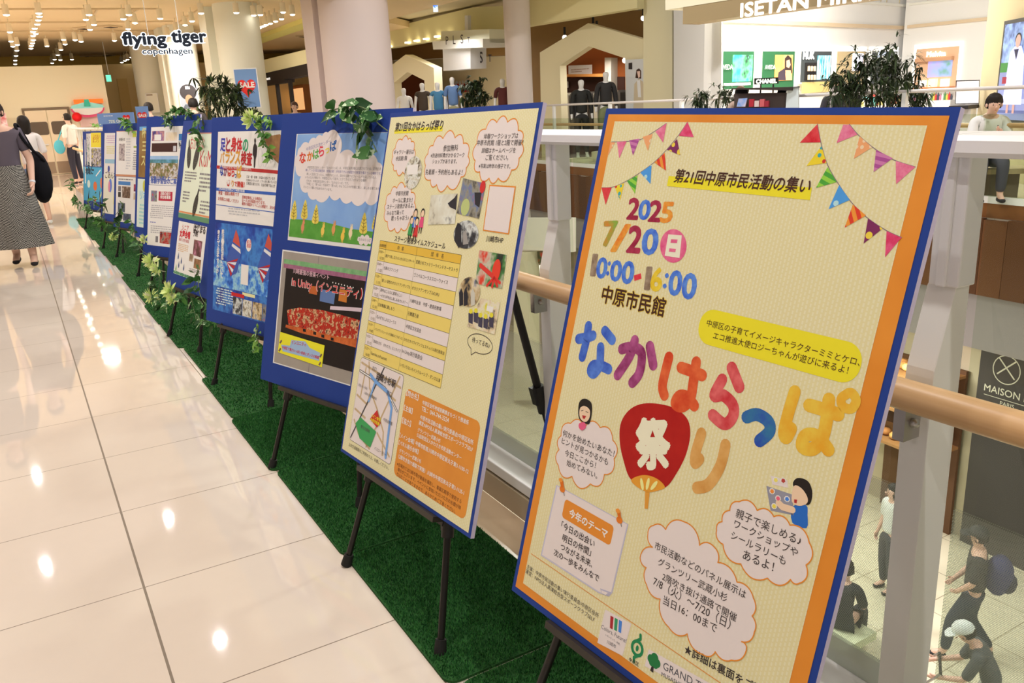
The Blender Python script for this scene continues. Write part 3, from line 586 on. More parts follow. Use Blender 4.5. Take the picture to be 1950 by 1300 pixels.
poly(mb, pl, [tuple(t) for t in smoothline(P('E', 990, 92, 1050, 110, 1076, 170, 1068, 235, 1040, 250, 1000, 200, 962, 130), 4, True)], .00135, HAIR); poly(mb, pl, [tuple(t) for t in smoothline(P('E', 968, 140, 1010, 150, 1046, 200, 1046, 240, 1000, 256, 956, 230), 4, True)], .0014, SK); poly(mb, pl, P('E', 970, 218, 988, 220, 984, 242, 970, 238), .0015, pm(170, 40, 40)); stroke(mb, pl, P('E', 960, 280, 900, 262, 878, 240), .011, SK, .0014)
for x, y, c in ((840, 170, (220, 130, 50)), (875, 212, (220, 90, 110)), (928, 216, (70, 120, 190)), (852, 258, (226, 196, 70)), (862, 104, (222, 200, 90)), (906, 108, (170, 60, 50))): mb.flat(pl, ell(pl.uv(P('E', x, y)[0]), .0055, .005, 8), .0014, pm(232, 224, 214)); mb.flat(pl, ell(pl.uv(P('E', x, y)[0]), .004, .0038, 5), .0016, pm(*c))
mb.build('boy_drawing', po)

# ---- second board: schedule poster
b = BD[1]; pl = b.pl
q = [pl.uv(p) for p in [(745.7, 224.3), (1025.5, 205), (651, 854), (893.3, 1014.2)]]; u0, u1, v0, v1 = (q[0][0]+q[2][0])/2, (q[1][0]+q[3][0])/2, (q[0][1]+q[1][1])/2, (q[2][1]+q[3][1])/2
po = MB().flat(pl, [(u0, v1), (u1, v1), (u1, v0), (u0, v0)], .0006, dotted(pl, pc(213, 197, 144), pc(219, 204, 163))).build('poster', b.root)
mb = MB(); poly(mb, pl, P('G', 250, 276, 690, 240, 688, 288, 246, 312), .0009, YEL); text(mb, pl, '第21回なかはらっぱ祭り', *P('G', 250, 294, 686, 274), DARK, .0012, .02, 1.15, shear=.1); mb.build('heading', po)
def gc(L_, R_, T_, B_, n, TX, sd):
    mb = MB(); autocloud(mb, pl, *P('G', *L_, *R_, *T_, *B_), n, PAPER, ORANGE, .003, .0009, sd); lines(mb, pl, 'G', TX, DARK, .006, .0014); mb.build('speech_cloud', po)
gc((222, 540), (440, 500), (318, 345), (295, 680), 11, [('ギャラリー展示は', 242, 504, 424, 498), ('市民館1階', 260, 562, 362, 556)], 2)
gc((512, 600), (955, 500), (790, 318), (700, 815), 12, [('参加無料', 693, 474, 828, 470), ('※別途材料費がかかるワーク', 580, 532, 887, 528), ('ショップがあります。', 595, 586, 820, 586), ('先着順・予約制もあるよ！', 530, 688, 868, 692)], 3)
gc((965, 480), (1442, 430), (1250, 170), (1150, 752), 12, [('体験ワークショップは', 1067, 360, 1380, 354), ('中原市民館 1階と2階で開催！', 1003, 420, 1425, 420), ('詳細はホームページを', 1047, 490, 1358, 488), ('ご覧ください。', 1083, 555, 1290, 556), ('※写真は昨年の様子です。', 1020, 628, 1310, 632)], 4)
gc((148, 1010), (452, 960), (330, 778), (280, 1206), 12, [('中原市民館', 260, 882, 375, 878), ('ホールに集まれ！', 232, 945, 412, 942), ('ステージ発表があるよ。', 180, 1005, 428, 990), ('みんなで踊って', 178, 1060, 333, 1052), ('歌っちゃおう♪', 218, 1110, 378, 1104)], 5)
PH = {'ph_room': photo([(70, 56, 44), (190, 176, 150), (214, 206, 190), (120, 110, 80)], 40), 'ph_table': photo([(40, 34, 30), (196, 184, 158), (206, 196, 172), (214, 206, 184), (90, 86, 90)], 14), 'ph_kids': photo([(30, 30, 36), (140, 130, 110), (96, 110, 140), (190, 80, 70)], 22), 'ph_hall': photo([(24, 24, 30), (60, 60, 62), (206, 202, 190), (130, 120, 110)], 24),
      'ph_green': photo([(34, 40, 34), (70, 120, 60), (190, 176, 150), (206, 60, 40)], 16), 'ph_work': photo([(36, 36, 40), (176, 146, 100), (206, 186, 150), (120, 116, 130)], 22), 'ph_hats': photo([(40, 40, 56), (206, 180, 140), (214, 200, 170), (206, 190, 50)], 26)}
def pic(nm, crop, pts, m, off=.0016):
    mb = MB(); poly(mb, pl, P(crop, *pts), off, m); return mb
def picell(nm, crop, c, r, bt, m, off=.0016):
    a = pl.uv(P(crop, *c)[0]); e = pl.uv(P(crop, c[0]+r, c[1])[0]); f = pl.uv(P(crop, c[0], c[1]+bt)[0]); mb = MB(); mb.flat(pl, ell(a, abs(e[0]-a[0]), abs(f[1]-a[1])), off, m); return mb
M_sil = pm(34, 32, 38); M_grn = pm(86, 140, 70)
mb = picell('', 'G', (420, 668), 78, 152, PH['ph_room'], .0018); poly(mb, pl, P('G', 372, 600, 470, 590, 462, 680, 366, 690), .002, pm(224, 218, 204)); mb.build('photograph', po)
mb = pic('', 'G', (585, 875, 830, 858, 805, 1138, 557, 1145), PH['ph_table'])
poly(mb, pl, P('G', 740, 950, 800, 900, 828, 860, 815, 1010, 760, 985), .0018, M_sil); mb.build('photograph', po)
mb = pic('', 'G', (880, 718, 1088, 770, 1025, 1090, 820, 1040), PH['ph_kids']); mb.flat(pl, ell(pl.uv(P('G', 900, 985)[0]), .02, .022), .0018, pm(176, 180, 110)); poly(mb, pl, P('G', 985, 850, 1050, 850, 1030, 990, 990, 960), .0018, M_sil); mb.flat(pl, ell(pl.uv(P('G', 1060, 800)[0]), .012, .016), .0018, pm(196, 40, 36)); mb.build('photograph', po)
mb = picell('', 'G', (905, 1235), 118, 132, PH['ph_hall'])
poly(mb, pl, P('G', 800, 1290, 810, 1180, 832, 1125, 862, 1150, 866, 1330, 840, 1360), .0018, M_sil); poly(mb, pl, P('G', 880, 1330, 880, 1220, 905, 1190, 930, 1320), .0018, pm(150, 140, 130)); mb.build('photograph', po)
mb = MB(); poly(mb, pl, P('G', 1120, 778, 1363, 793, 1300, 1235, 1060, 1200), .0012, ORANGE); poly(mb, pl, P('G', 1126, 792, 1352, 806, 1292, 1222, 1070, 1190), .0015, PAPER); mb.build('blank_square', po)
mb = MB(); lines(mb, pl, 'H', [('川崎市HP', 1040, 82, 1170, 97), ('ステージ発表タイムスケジュール', 330, 80, 722, 142)], DARK, .012, .0012); mb.build('lettering', po)
mb = pic('', 'H', (990, 148, 1203, 185, 1165, 445, 958, 405), PH['ph_green']); stroke(mb, pl, P('H', 1000, 265, 1090, 345), .012, pm(206, 50, 40), .0019); mb.flat(pl, ell(pl.uv(P('H', 1122, 305)[0]), .017, .028), .0019, pm(214, 56, 36))
for e in ((1050, 420), (1090, 430), (1130, 425), (1150, 400)): stroke(mb, pl, P('H', 1105, 360, *e), .008, pm(206, 46, 36), .002)
mb.build('photograph', po)
mb = picell('', 'H', (912, 470), 86, 118, PH['ph_work'])
for x in (850, 885, 940): poly(mb, pl, P('H', x-14, 580, x-16, 480, x, 440, x+16, 480, x+16, 570), .0018, M_sil if x < 930 else pm(190, 180, 160))
mb.build('photograph', po)
mb = pic('', 'H', (1003, 518, 1150, 553, 1110, 800, 893, 735), PH['ph_hats']); poly(mb, pl, P('H', 1050, 575, 1100, 588, 1094, 630, 1044, 615), .0018, pm(220, 214, 200))
for x, y in ((925, 620), (965, 615), (1000, 650), (1040, 660), (1085, 650)): mb.flat(pl, ell(pl.uv(P('H', x, y)[0]), .008, .006), .002, pm(214, 196, 50)); poly(mb, pl, P('H', x-18, y+12, x+18, y+18, x+14, y+100, x-18, y+85), .0019, pm(60, 54, 70))
mb.build('photograph', po)
mb = MB(); c0 = pl.uv(P('H', 992, 872)[0]); rx = abs(pl.uv(P('H', 1092, 890)[0])[0]-c0[0]); ry = abs(pl.uv(P('H', 992, 948)[0])[1]-c0[1])
o = ell(c0, rx, ry); tail = pl.uv(P('H', 925, 957)[0]); k = min(range(28), key=lambda i: (o[i][0]-tail[0])**2+(o[i][1]-tail[1])**2); o[k] = tail
stroke(mb, pl, o+[o[0]], .0018, DARK, .001, px=False, n=6); lines(mb, pl, 'H', [('待ってるね♪', 930, 856, 1066, 908)], DARK, .004, .0012); mb.build('speech_bubble', po)
# timetable
T4 = [Vector(pl.uv(p)) for p in P('H', 222, 72, 852, 185, 90, 965, 688, 1215)]
def tq(s, t): return tuple((T4[0]*(1-s)+T4[1]*s)*(1-t)+(T4[2]*(1-s)+T4[3]*s)*t)
mb = MB(); tb = [0, .066]+[.066+.934*k/9 for k in range(1, 10)]; c1, c2 = .095, .495
for k in range(10): mb.flat(pl, [tq(0, tb[k+1]), tq(1, tb[k+1]), tq(1, tb[k]), tq(0, tb[k])], .0009, pm(214, 168, 56) if k == 0 else pm(220, 190, 96) if k % 2 else PAPER)
LN = pm(110, 90, 50)
for t in tb: stroke(mb, pl, [tq(0, t), tq(1, t)], .0011, LN, .0011, px=False, n=4)
for s in (0, c1, c2, 1): stroke(mb, pl, [tq(s, 0), tq(s, 1)], .0009, LN, .0011, px=False, n=4)
rows = [('10:00～', '10:30', '親子で楽しむひろいからのコンサート', '武蔵小杉ファミリーウインドオーケストラ'), ('10:40～', '11:05', '元祭のラフソング', 'ゴスペルコーラススローウォイス'), ('11:20～', '11:50', '優しい音色のオカリナアンサンブル', 'オカリナアンサンブルKUPU'), ('12:00～', '12:25', '詩吟はこんなに素晴らしい|～大きな声を出し楽しみませんか？～', '川崎吟友会　中原・鹿島田教場'), ('12:40～', '13:10', '日本舞踊に親しもう', '日舞薫乃会'), ('13:25～', '13:55', '花みずきによるコーラス', '中原区文化協会'), ('14:10～', '14:40', 'ハワイアンミュージック演奏＆フラダンス', 'かわさきハワイアンフェスティバル実行委員会'), ('14:55～', '15:10', '「音楽のまち　かわさき」ミニライブ', 'In Unity実行委員会'), ('15:25～', '16:00', 'Sunrise and sunset', 'いろいろないろインクルーシブ・ダンス公演')]
for k, r in enumerate(rows):
    t0, t1 = tb[k+1], tb[k+2]; dt = t1-t0
    text(mb, pl, r[0], tq(.008, t0+dt*.36), tq(.08, t0+dt*.36), LN, .0012, 0, px=False); text(mb, pl, r[1], tq(.03, t0+dt*.88), tq(.085, t0+dt*.88), LN, .0012, 0, px=False)
    for j, s in enumerate(r[2].split('|')):
        tt = t0+dt*(.62 if '|' not in r[2] else .42+.42*j); n = sum(.5 if ord(c) < 128 else 1 for c in s); text(mb, pl, s, tq(c1+.01, tt), tq(c1+.01+min(.38, n*.0245), tt), DARK, .0012, 0, px=False)
    n = sum(.55 if ord(c) < 128 else 1 for c in r[3]); text(mb, pl, r[3], tq(c2+.01, t0+dt*.62), tq(c2+.01+min(.48, n*.0265), t0+dt*.62), DARK, .0012, 0, px=False)
text(mb, pl, '出演時間', tq(.005, .052), tq(.09, .052), DARK, .0012, 0, px=False); text(mb, pl, '内　容', tq(.25, .05), tq(.33, .05), DARK, .0012, 0, px=False); text(mb, pl, '団　体　名', tq(.67, .05), tq(.81, .05), DARK, .0012, 0, px=False); mb.build('timetable', po)
# map
Q4 = [Vector(pl.uv(p)) for p in P('I', 178, 40, 475, 162, 90, 600, 372, 768)]
def mq(s, t): return tuple((Q4[0]*(1-s)+Q4[1]*s)*(1-t)+(Q4[2]*(1-s)+Q4[3]*s)*t)
x0, y0 = (mq(0, 1)[0]+mq(0, 0)[0])/2, (mq(0, 1)[1]+mq(1, 1)[1])/2; x1, y1 = (mq(1, 1)[0]+mq(1, 0)[0])/2, (mq(0, 0)[1]+mq(1, 0)[1])/2
mb = MB(); mb.flat(pl, rrect(x0-.0012, y0-.0012, x1+.0012, y1+.0012, .013), .0009, DARK); mb.flat(pl, rrect(x0, y0, x1, y1, .012), .0011, PAPER)
mw = x1-x0; mh = y1-y0
def g2(s, t): return (x0+mw*s, y1-mh*t)
def road(pts, w, c, off): stroke(mb, pl, [g2(*p) for p in pts], w, pm(*c), off, px=False, n=8)
for pts in ([(.03, .06), (.97, .14)], [(.92, .03), (.66, .55), (.42, .97)], [(.2, .02), (.3, .3), (.55, .5), (.75, .7), (.8, .95)], [(.03, .45), (.3, .5), (.33, .35)], [(.05, .75), (.2, .88), (.5, .97)], [(.15, .1), (.12, .45)], [(.35, .2), (.9, .3)], [(.03, .62), (.3, .66)], [(.62, .75), (.95, .92)]): road(pts, .007, (186, 156, 116), .0013)
road([(.56, .01), (.03, .97)], .006, (70, 64, 64), .0015); road([(.02, .16), (.3, .18), (.65, .22), (.97, .4)], .008, (60, 56, 58), .0016); road([(.02, .16), (.3, .18), (.65, .22), (.97, .4)], .004, (222, 210, 200), .0018)
road([(.28, .15), (.42, .2), (.72, .25), (.85, .4), (.88, .95)], .011, (110, 150, 206), .002); road([(.42, .18), (.33, .45)], .009, (120, 156, 206), .002)
mb.flat(pl, [g2(.1, .78), (g2(.2, .68)), g2(.6, .74), g2(.52, .95), g2(.25, .92)], .0022, pm(56, 146, 76)); mb.flat(pl, [g2(.55, .5), g2(.67, .62), g2(.6, .69), g2(.42, .64)], .0024, pm(190, 34, 30))
text(mb, pl, '武蔵小杉駅', g2(.42, .17), g2(.86, .17), DARK, .0026, .02, px=False); text(mb, pl, 'メイン会場', g2(.44, .61), g2(.66, .61), YEL, .0026, .02, px=False); text(mb, pl, '中原市民館', g2(.44, .66), g2(.65, .66), YEL, .0026, .02, px=False)
for s, a, y, w in (('川崎市立中原図書館', .2, .4, .3), ('中原消防署', .72, .58, .2), ('等々力緑地', .24, .8, .22), ('武蔵小杉小学校', .04, .34, .22), ('北口', .3, .09, .1), ('南口', .7, .29, .12), ('バスロータリー', .62, .94, .28)): text(mb, pl, s, g2(a, y), g2(a+w, y), pm(80, 74, 74), .0026, 0, px=False)
mb.build('map', po)
mb = MB(); lines(mb, pl, 'I', [('公共交通機関をご利用のうえ、お越しください。', 88, 645, 362, 812)], pm(84, 76, 60), 0, .0012); mb.build('lettering', po)
o4 = [pl.uv(p) for p in P('I', 492, 255, 1003, 478, 885, 1155, 388, 835)]
mb = MB(); mb.flat(pl, rrect((o4[0][0]+o4[3][0])/2, (o4[2][1]+o4[3][1])/2, (o4[1][0]+o4[2][0])/2, (o4[0][1]+o4[1][1])/2, .02), .0009, photo([(206, 124, 40), (214, 134, 48)], 8))
WH = pm(234, 222, 200)
lines(mb, pl, 'I', [('【問合先】', 484, 300, 566, 336), ('中原区役所地域振興課まちづくり推進係', 595, 360, 912, 502), ('TEL：044-744-3324', 590, 402, 775, 486), ('【主催】', 468, 400, 525, 428), ('中原市民活動の集い実行委員会/中原区役所', 580, 462, 944, 640), ('運営:NPO法人高津総合型スポーツクラブSELF', 570, 498, 940, 688), ('【協力】', 455, 488, 514, 516), ('グランツリー武蔵小杉', 562, 546, 718, 628), ('公益財団法人かわさき市民活動センター', 556, 582, 862, 744), ('【メイン会場】', 438, 586, 536, 636), ('中原市民館:川崎市中原区新丸子東3-1100-12', 548, 640, 910, 840), ('【パネル展示会場】', 432, 636, 566, 704), ('グランツリー武蔵小杉', 436, 690, 586, 768), ('（2階吹き抜け通路で実施）:川崎市中原区新丸子東3-1135-1', 430, 730, 880, 985)], WH, .014, .0012)
lines(mb, pl, 'I', [('※会場内では川崎市等が動画を撮影し、事業広報等で使用する', 420, 780, 862, 1044), ('場合がございます。イベントに参加いただいた方のお顔が映', 424, 818, 858, 1088), ('り込むことがありますので、あらかじめご了承ください。', 418, 852, 820, 1112)], pm(110, 60, 30), .004, .0012); mb.build('contact_box', po)
mb = MB()
for x, y, c, s in ((440, 1075, (60, 110, 190), 1), (505, 1075, (214, 70, 110), 1), (405, 1140, (50, 140, 70), 1.1), (452, 1150, (200, 40, 40), 1.1)):
    a = pl.uv(P('G', x, y)[0]); mb.flat(pl, [(a[0]-.012*s, a[1]-.03*s), (a[0]+.012*s, a[1]-.03*s), (a[0]+.009*s, a[1]), (a[0]-.009*s, a[1])], .0017, pm(*c)); mb.flat(pl, ell((a[0], a[1]+.012), .0105, .0125, 14), .002, HAIR); mb.flat(pl, ell((a[0]+.001, a[1]+.0095), .0085, .0095, 14), .0022, SK)
    stroke(mb, pl, [(a[0]-.008, a[1]-.006), (a[0]-.016, a[1]+.014)], .004, SK, .0021, px=False, n=6); stroke(mb, pl, [(a[0]-.005, a[1]-.03), (a[0]-.006, a[1]-.045)], .004, HAIR, .0019, px=False, n=5); stroke(mb, pl, [(a[0]+.005, a[1]-.03), (a[0]+.006, a[1]-.045)], .004, HAIR, .0019, px=False, n=5)
mb.build('singers_drawing', po)
# ---- third to tenth boards
def sheet(i, TLq, BLq, m, u1=None, off=.0006, name='poster'):
    b = BD[i]; a, c = b.pl.uv(TLq), b.pl.uv(BLq); u0 = (a[0]+c[0])/2; u1 = b.W-u0 if u1 is None else u1
    mb = MB(); mb.flat(b.pl, [(u0, c[1]), (u1, c[1]), (u1, a[1]), (u0, a[1])], off, m); o = mb.build(name, b.root); return o, (u0, c[1], u1, a[1])
def RQ(R, s, t): return (R[0]+(R[2]-R[0])*s, R[3]+(R[1]-R[3])*t)      # s to the right, t downwards, inside a sheet
def rq(mb, pl, R, s0, t0, s1, t1, m, off=.0012): mb.flat(pl, [RQ(R, s0, t1), RQ(R, s1, t1), RQ(R, s1, t0), RQ(R, s0, t0)], off, m)
def rt(mb, pl, R, s, s0, s1, t, m, bold=.01, off=.0014, hk=1.): text(mb, pl, s, RQ(R, s0, t), RQ(R, s1, t), m, off, bold, hk, px=False)
def greek(mb, pl, R, s0, t0, s1, t1, n, m, seed=0):   # lines of print too small to read: short dashes
    rn = random.Random(seed); h = (t1-t0)/n
    for k in range(n):
        s = s0+rn.uniform(0, .03); e = s1 if k < n-1 else s0+(s1-s0)*.6
        while s < e-.01:
            w = rn.uniform(.012, .05); rq(mb, pl, R, s, t0+h*(k+.25), min(e, s+w), t0+h*(k+.72), m); s += w+rn.uniform(.006, .014)
GREY = pm(120, 110, 108); WHT = pm(226, 214, 206)
# third board
i = 2; b = BD[i]; pl = b.pl
po, R = sheet(i, (564.4, 255.1), (548.9, 456.9), pm(214, 204, 192))
mb = MB(); rq(mb, pl, R, .012, .003, .988, .965, photo([(112, 144, 190), (134, 164, 204)], 5), .0009)
top = [pl.uv(p) for p in P('J', 868, 1085, 1000, 1090, 1200, 1115, 1450, 1180, 1700, 1212)]; bot = RQ(R, .012, .965); mb.flat(pl, [(R[0]+.006, bot[1]), (R[2]-.006, bot[1]), (R[2]-.006, top[-1][1]-.015)]+top[::-1][0:4]+[(R[0]+.006, top[0][1])], .0011, photo([(70, 132, 44), (96, 154, 60)], 14)); mb.build('meadow_scene', po)
mb = MB(); cloud(mb, pl, P('J', 935, 470, 965, 400, 1040, 365, 1110, 318, 1170, 296, 1225, 262, 1330, 290, 1340, 462, 1490, 500, 1600, 480, 1700, 545, 1748, 640, 1730, 800, 1690, 920, 1580, 915, 1450, 915, 1340, 880, 1240, 862, 1110, 895, 1030, 830, 960, 760, 970, 680, 915, 590), PAPER, None, 0, .0013, bulge=.22)
text(mb, pl, '中原区民交流センター', *P('J', 1020, 440, 1250, 360), pm(130, 120, 150), .0015, .004)
for s, c, x0, y0, x1, y1 in (('な', (200, 60, 40), 955, 556, 1012, 546), ('か', (206, 110, 40), 1028, 534, 1082, 524), ('は', (90, 150, 70), 1085, 515, 1138, 505), ('ら', (206, 60, 70), 1142, 492, 1188, 478), ('っ', (214, 190, 60), 1200, 462, 1238, 455), ('ぱ', (36, 90, 150), 1246, 440, 1304, 430)): text(mb, pl, s, *P('J', x0, y0, x1, y1), pm(*c), .0015, .035)
for k, (s, x0, y0, x1, y1) in enumerate([('中原区民交流センター「なかはらっぱ」は、中原区役所5階に設置されている、区内で活', 1030, 606, 1730, 622), ('動している市民活動団体（登録必要）が利用できる会議室や印刷室を備えている場所です。', 1012, 632, 1732, 668), ('新しく区民になった人、仲間がほしい人、自分の活躍するフィールドを探している人、', 1022, 668, 1690, 704), ('いろんな人が集まり、中原区について話すことができるカフェのような場所', 1008, 698, 1590, 732), ('それが、中原区民交流センター「なかはらっぱ」です。', 1020, 732, 1422, 760), ('「中原」と「原っぱ」が由来で「原っぱ」のように人々が気軽に集い、楽しめる場であり', 1020, 762, 1712, 812), ('たいという願いが込められています。', 992, 790, 1262, 820)]): text(mb, pl, s, *P('J', x0, y0, x1, y1), GREY if k != 1 else pm(110, 100, 140), .0015, .0)
mb.build('cloud_notice', po)
for x, y0, y1 in ((902, 905, 1098), (1003, 900, 1096), (1108, 945, 1140), (1565, 1022, 1236), (1680, 1010, 1200)):
    mb = MB(); t0, t1 = pl.uv(P('J', x+8, y0)[0]), pl.uv(P('J', x-5, y1)[0]); h = t0[1]-t1[1]; cx = (t0[0]+t1[0])/2; w = h*.28
    mb.flat(pl, [tuple(p) for p in smoothline([(cx, t0[1]), (cx+w*.6, t0[1]-h*.35), (cx+w, t0[1]-h*.8), (cx+w*.5, t1[1]+h*.06), (cx-w*.5, t1[1]+h*.06), (cx-w, t0[1]-h*.8), (cx-w*.6, t0[1]-h*.35)], 4, True)], .0014, photo([(206, 176, 60), (222, 196, 90)], 60))
    stroke(mb, pl, [(cx, t1[1]), (cx, t0[1]-h*.2)], .0022, BROWN, .0016, px=False, n=5)
    for k in range(4):
        y = t1[1]+h*(.16+.16*k)
        for s in (-1, 1): stroke(mb, pl, [(cx, y), (cx+s*w*.6, y+h*.09)], .0014, BROWN, .0016, px=False, n=4)
    mb.build('tree_drawing', po)
for x, y, c in ((985, 1165, (206, 130, 90)), (1175, 1200, (222, 180, 80)), (1278, 1185, (206, 140, 80)), (1365, 1250, (222, 176, 70)), (1440, 1220, (224, 196, 150))):
    mb = MB(); a = pl.uv(P('J', x, y)[0]); mb.flat(pl, ell(a, .011, .016, 12), .0016, pm(*c)); mb.flat(pl, ell((a[0]+.004, a[1]+.018), .008, .008, 10), .0018, pm(*c))
    for s in (-.004, .004): mb.flat(pl, ell((a[0]+.004+s, a[1]+.028), .0025, .006, 8), .0019, pm(*c)); stroke(mb, pl, [(a[0]+s, a[1]-.012), (a[0]+s, a[1]-.022)], .003, pm(*c), .0017, px=False, n=5)
    mb.build('animal_drawing', po)
mb = MB(); autocloud(mb, pl, *P('J', 1498, 1280, 1655, 1285, 1570, 1252, 1570, 1318), 9, PAPER, None, 0, .0016, 4); text(mb, pl, 'なかはらっぱ', *P('J', 1518, 1290, 1630, 1302), GREY, .0018, .006); mb.build('cloud_caption', po)
po, R = sheet(i, (539.2, 475), (519, 690), pm(216, 208, 200))
mb = MB(); rq(mb, pl, R, .012, .012, .99, .99, photo([(146, 132, 118), (156, 142, 126)], 6), .0009); rq(mb, pl, R, .03, .078, .99, .118, photo([(104, 150, 96), (128, 166, 110)], 40), .0011); rq(mb, pl, R, .03, .118, .99, .155, photo([(140, 80, 100), (160, 100, 120)], 40), .0011)
rq(mb, pl, R, .395, .012, .4, .078, GREY); rq(mb, pl, R, .395, .88, .4, .99, GREY); mb.build('mount_strips', po)
mb = MB(); rq(mb, pl, R, .06, .155, .99, .885, pm(26, 18, 16), .0013)
st = photo([(90, 16, 10), (190, 44, 26), (150, 30, 18), (214, 170, 120), (60, 14, 12)], 55); mb.flat(pl, [pl.uv(p) for p in P('Kk', 186, 455, 260, 440, 400, 455, 520, 485, 640, 520, 640, 640, 480, 620, 300, 575, 195, 545)], .0016, st)
mb.flat(pl, [pl.uv(p) for p in P('Kk', 180, 545, 300, 572, 480, 618, 640, 640, 620, 690, 440, 640, 280, 600, 176, 562)], .0018, photo([(170, 70, 26), (206, 106, 50)], 30))
for x, y in ((294, 580), (358, 598), (408, 616), (466, 634)): mb.flat(pl, [pl.uv(p) for p in P('Kk', x-9, y-10, x+9, y-6, x+9, y+12, x-9, y+8)], .002, pm(20, 16, 16))
poly(mb, pl, P('Kk', 395, 325, 486, 345, 476, 420, 388, 400), .002, pm(90, 110, 150)); poly(mb, pl, P('Kk', 512, 325, 560, 335, 555, 410, 504, 398), .002, pm(190, 110, 40)); poly(mb, pl, P('Kk', 325, 305, 376, 310, 372, 362, 322, 352), .002, pm(180, 90, 40))
for x in range(470, 610, 18): mb.flat(pl, ell(pl.uv(P('Kk', x, 285+(x-470)*.25)[0]), .003, .003, 8), .002, em(255, 250, 236, 1.2) if False else pm(236, 226, 200))
mb.build('concert_photograph', po)
mb = MB(); lines(mb, pl, 'Kk', [('川崎最強の音楽イベント', 224, 228, 446, 270)], pm(214, 170, 170), .012, .0023); lines(mb, pl, 'Kk', [('In Unity（インユニティ）', 214, 318, 650, 402)], pm(230, 214, 206), .04, .0024); lines(mb, pl, 'Kk', [('In Unity（インユニティ）', 216, 317, 648, 401)], pm(200, 44, 44), .012, .0027); poly(mb, pl, P('Kk', 456, 430, 690, 445, 690, 470, 452, 452), .0024, pm(206, 180, 180)); mb.build('lettering', po)
nt_ = MB(); poly(nt_, pl, P('Kk', 145, 590, 420, 674, 403, 810, 130, 716), .0024, pm(228, 208, 40)); poly(nt_, pl, P('Kk', 215, 640, 300, 650, 330, 690, 392, 720, 386, 770, 160, 710, 152, 670, 205, 676), .0027, pm(150, 170, 190))
lines(nt_, pl, 'Kk', [('インユニティ', 216, 664, 304, 682), ('中原区で魅力いっぱい音楽とダンスの祭典', 158, 694, 384, 760)], pm(190, 44, 60), .02, .003)
for x, y in ((148, 650), (142, 700), (396, 736), (390, 786)): poly(nt_, pl, P('Kk', x-8, y+6, x+4, y-12, x+10, y-4, x-2, y+14), .003, pm(110, 84, 74))
nt_.build('yellow_note', po)
# fourth board
i = 3; b = BD[i]; pl = b.pl
po, R = sheet(i, (415, 251), (411, 418), WHT)
mb = MB(); VI = pm(64, 56, 140)
for s, c, x0, y0, x1, y1 in (('足', (60, 60, 150), 200, 436, 246, 438), ('と', (150, 40, 60), 252, 438, 290, 440), ('身', (190, 40, 44), 300, 440, 350, 442), ('体', (190, 40, 44), 354, 442, 404, 444), ('の', (50, 140, 90), 412, 440, 460, 444), ('バ', (206, 140, 50), 196, 546, 236, 548), ('ラ', (206, 140, 50), 246, 548, 284, 552), ('ン', (206, 140, 50), 290, 552, 334, 556), ('ス', (206, 140, 50), 338, 558, 386, 562), ('検', (176, 36, 40), 394, 566, 444, 570), ('査', (176, 36, 40), 448, 570, 498, 574)): text(mb, pl, s, *P('J', x0, y0, x1, y1), pm(*c), .0014, .035, 1.3)
mb.build('heading', po)
mb = MB(); poly(mb, pl, [tuple(t) for t in smoothline(P('J', 531, 312, 540, 340, 536, 365, 550, 400, 545, 480, 536, 520, 530, 590, 518, 590, 518, 500, 508, 470, 512, 400, 524, 365, 522, 335), 3, True)], .0012, pm(44, 34, 34)); mb.build('figure_drawing', po)
mb = MB()
for x in (580, 622): px_line(mb, pl, [tuple(t) for t in smoothline(P('J', x, 410, x+18, 450, x+14, 560, x, 590, x-16, 560, x-18, 450), 3, True)], .0015, pm(190, 180, 176), .0012)
mb.build('footprint_drawing', po)
mb = MB(); poly(mb, pl, [tuple(t) for t in smoothline(P('J', 622, 300, 700, 290, 790, 300, 800, 560, 745, 548, 680, 480, 650, 420), 3, True)], .0012, photo([(170, 124, 76), (140, 90, 56)], 20)); mb.build('foot_photograph', po)
mb = MB(); poly(mb, pl, P('J', 165, 574, 800, 626, 800, 660, 165, 604), .0012, pm(176, 40, 40)); lines(mb, pl, 'J', [('医療従事者が科学的根拠で測定している検査です。', 195, 600, 495, 624)], WHT, .01, .0014)
for s, c, x0, y0, x1, y1 in (('な', (40, 60, 140), 196, 668, 228, 670), ('か', (120, 40, 80), 232, 672, 264, 674), ('は', (190, 60, 40), 270, 676, 302, 678), ('ら', (190, 50, 50), 306, 680, 332, 682), ('っ', (40, 70, 140), 336, 690, 352, 692), ('ぱ', (206, 150, 50), 356, 692, 398, 696)): text(mb, pl, s, *P('J', x0, y0, x1, y1), pm(*c), .0014, .04, 1.4)
mb.flat(pl, ell(pl.uv(P('J', 276, 738)[0]), .016, .019), .0012, pm(176, 30, 24)); lines(mb, pl, 'J', [('祭', 262, 755, 290, 757)], WHT, .04, .0014); lines(mb, pl, 'J', [('り', 306, 775, 326, 777)], pm(206, 140, 60), .03, .0014); lines(mb, pl, 'J', [('で開催！', 332, 776, 428, 786)], pm(190, 50, 40), .03, .0014)
lines(mb, pl, 'J', [('□足・腰・膝等　お悩みを抱えている方', 450, 694, 720, 714), ('□身体のバランスが、どちらかに傾いている方', 448, 726, 735, 748), ('□靴底の減り方が、左右均等でない方', 448, 758, 720, 786)], DARK, .006, .0014)
poly(mb, pl, P('J', 163, 785, 800, 838, 800, 866, 162, 814), .0012, pm(52, 88, 160)); lines(mb, pl, 'J', [('7月20日(日)10時より 中原市民館', 185, 812, 430, 838)], WHT, .02, .0014)
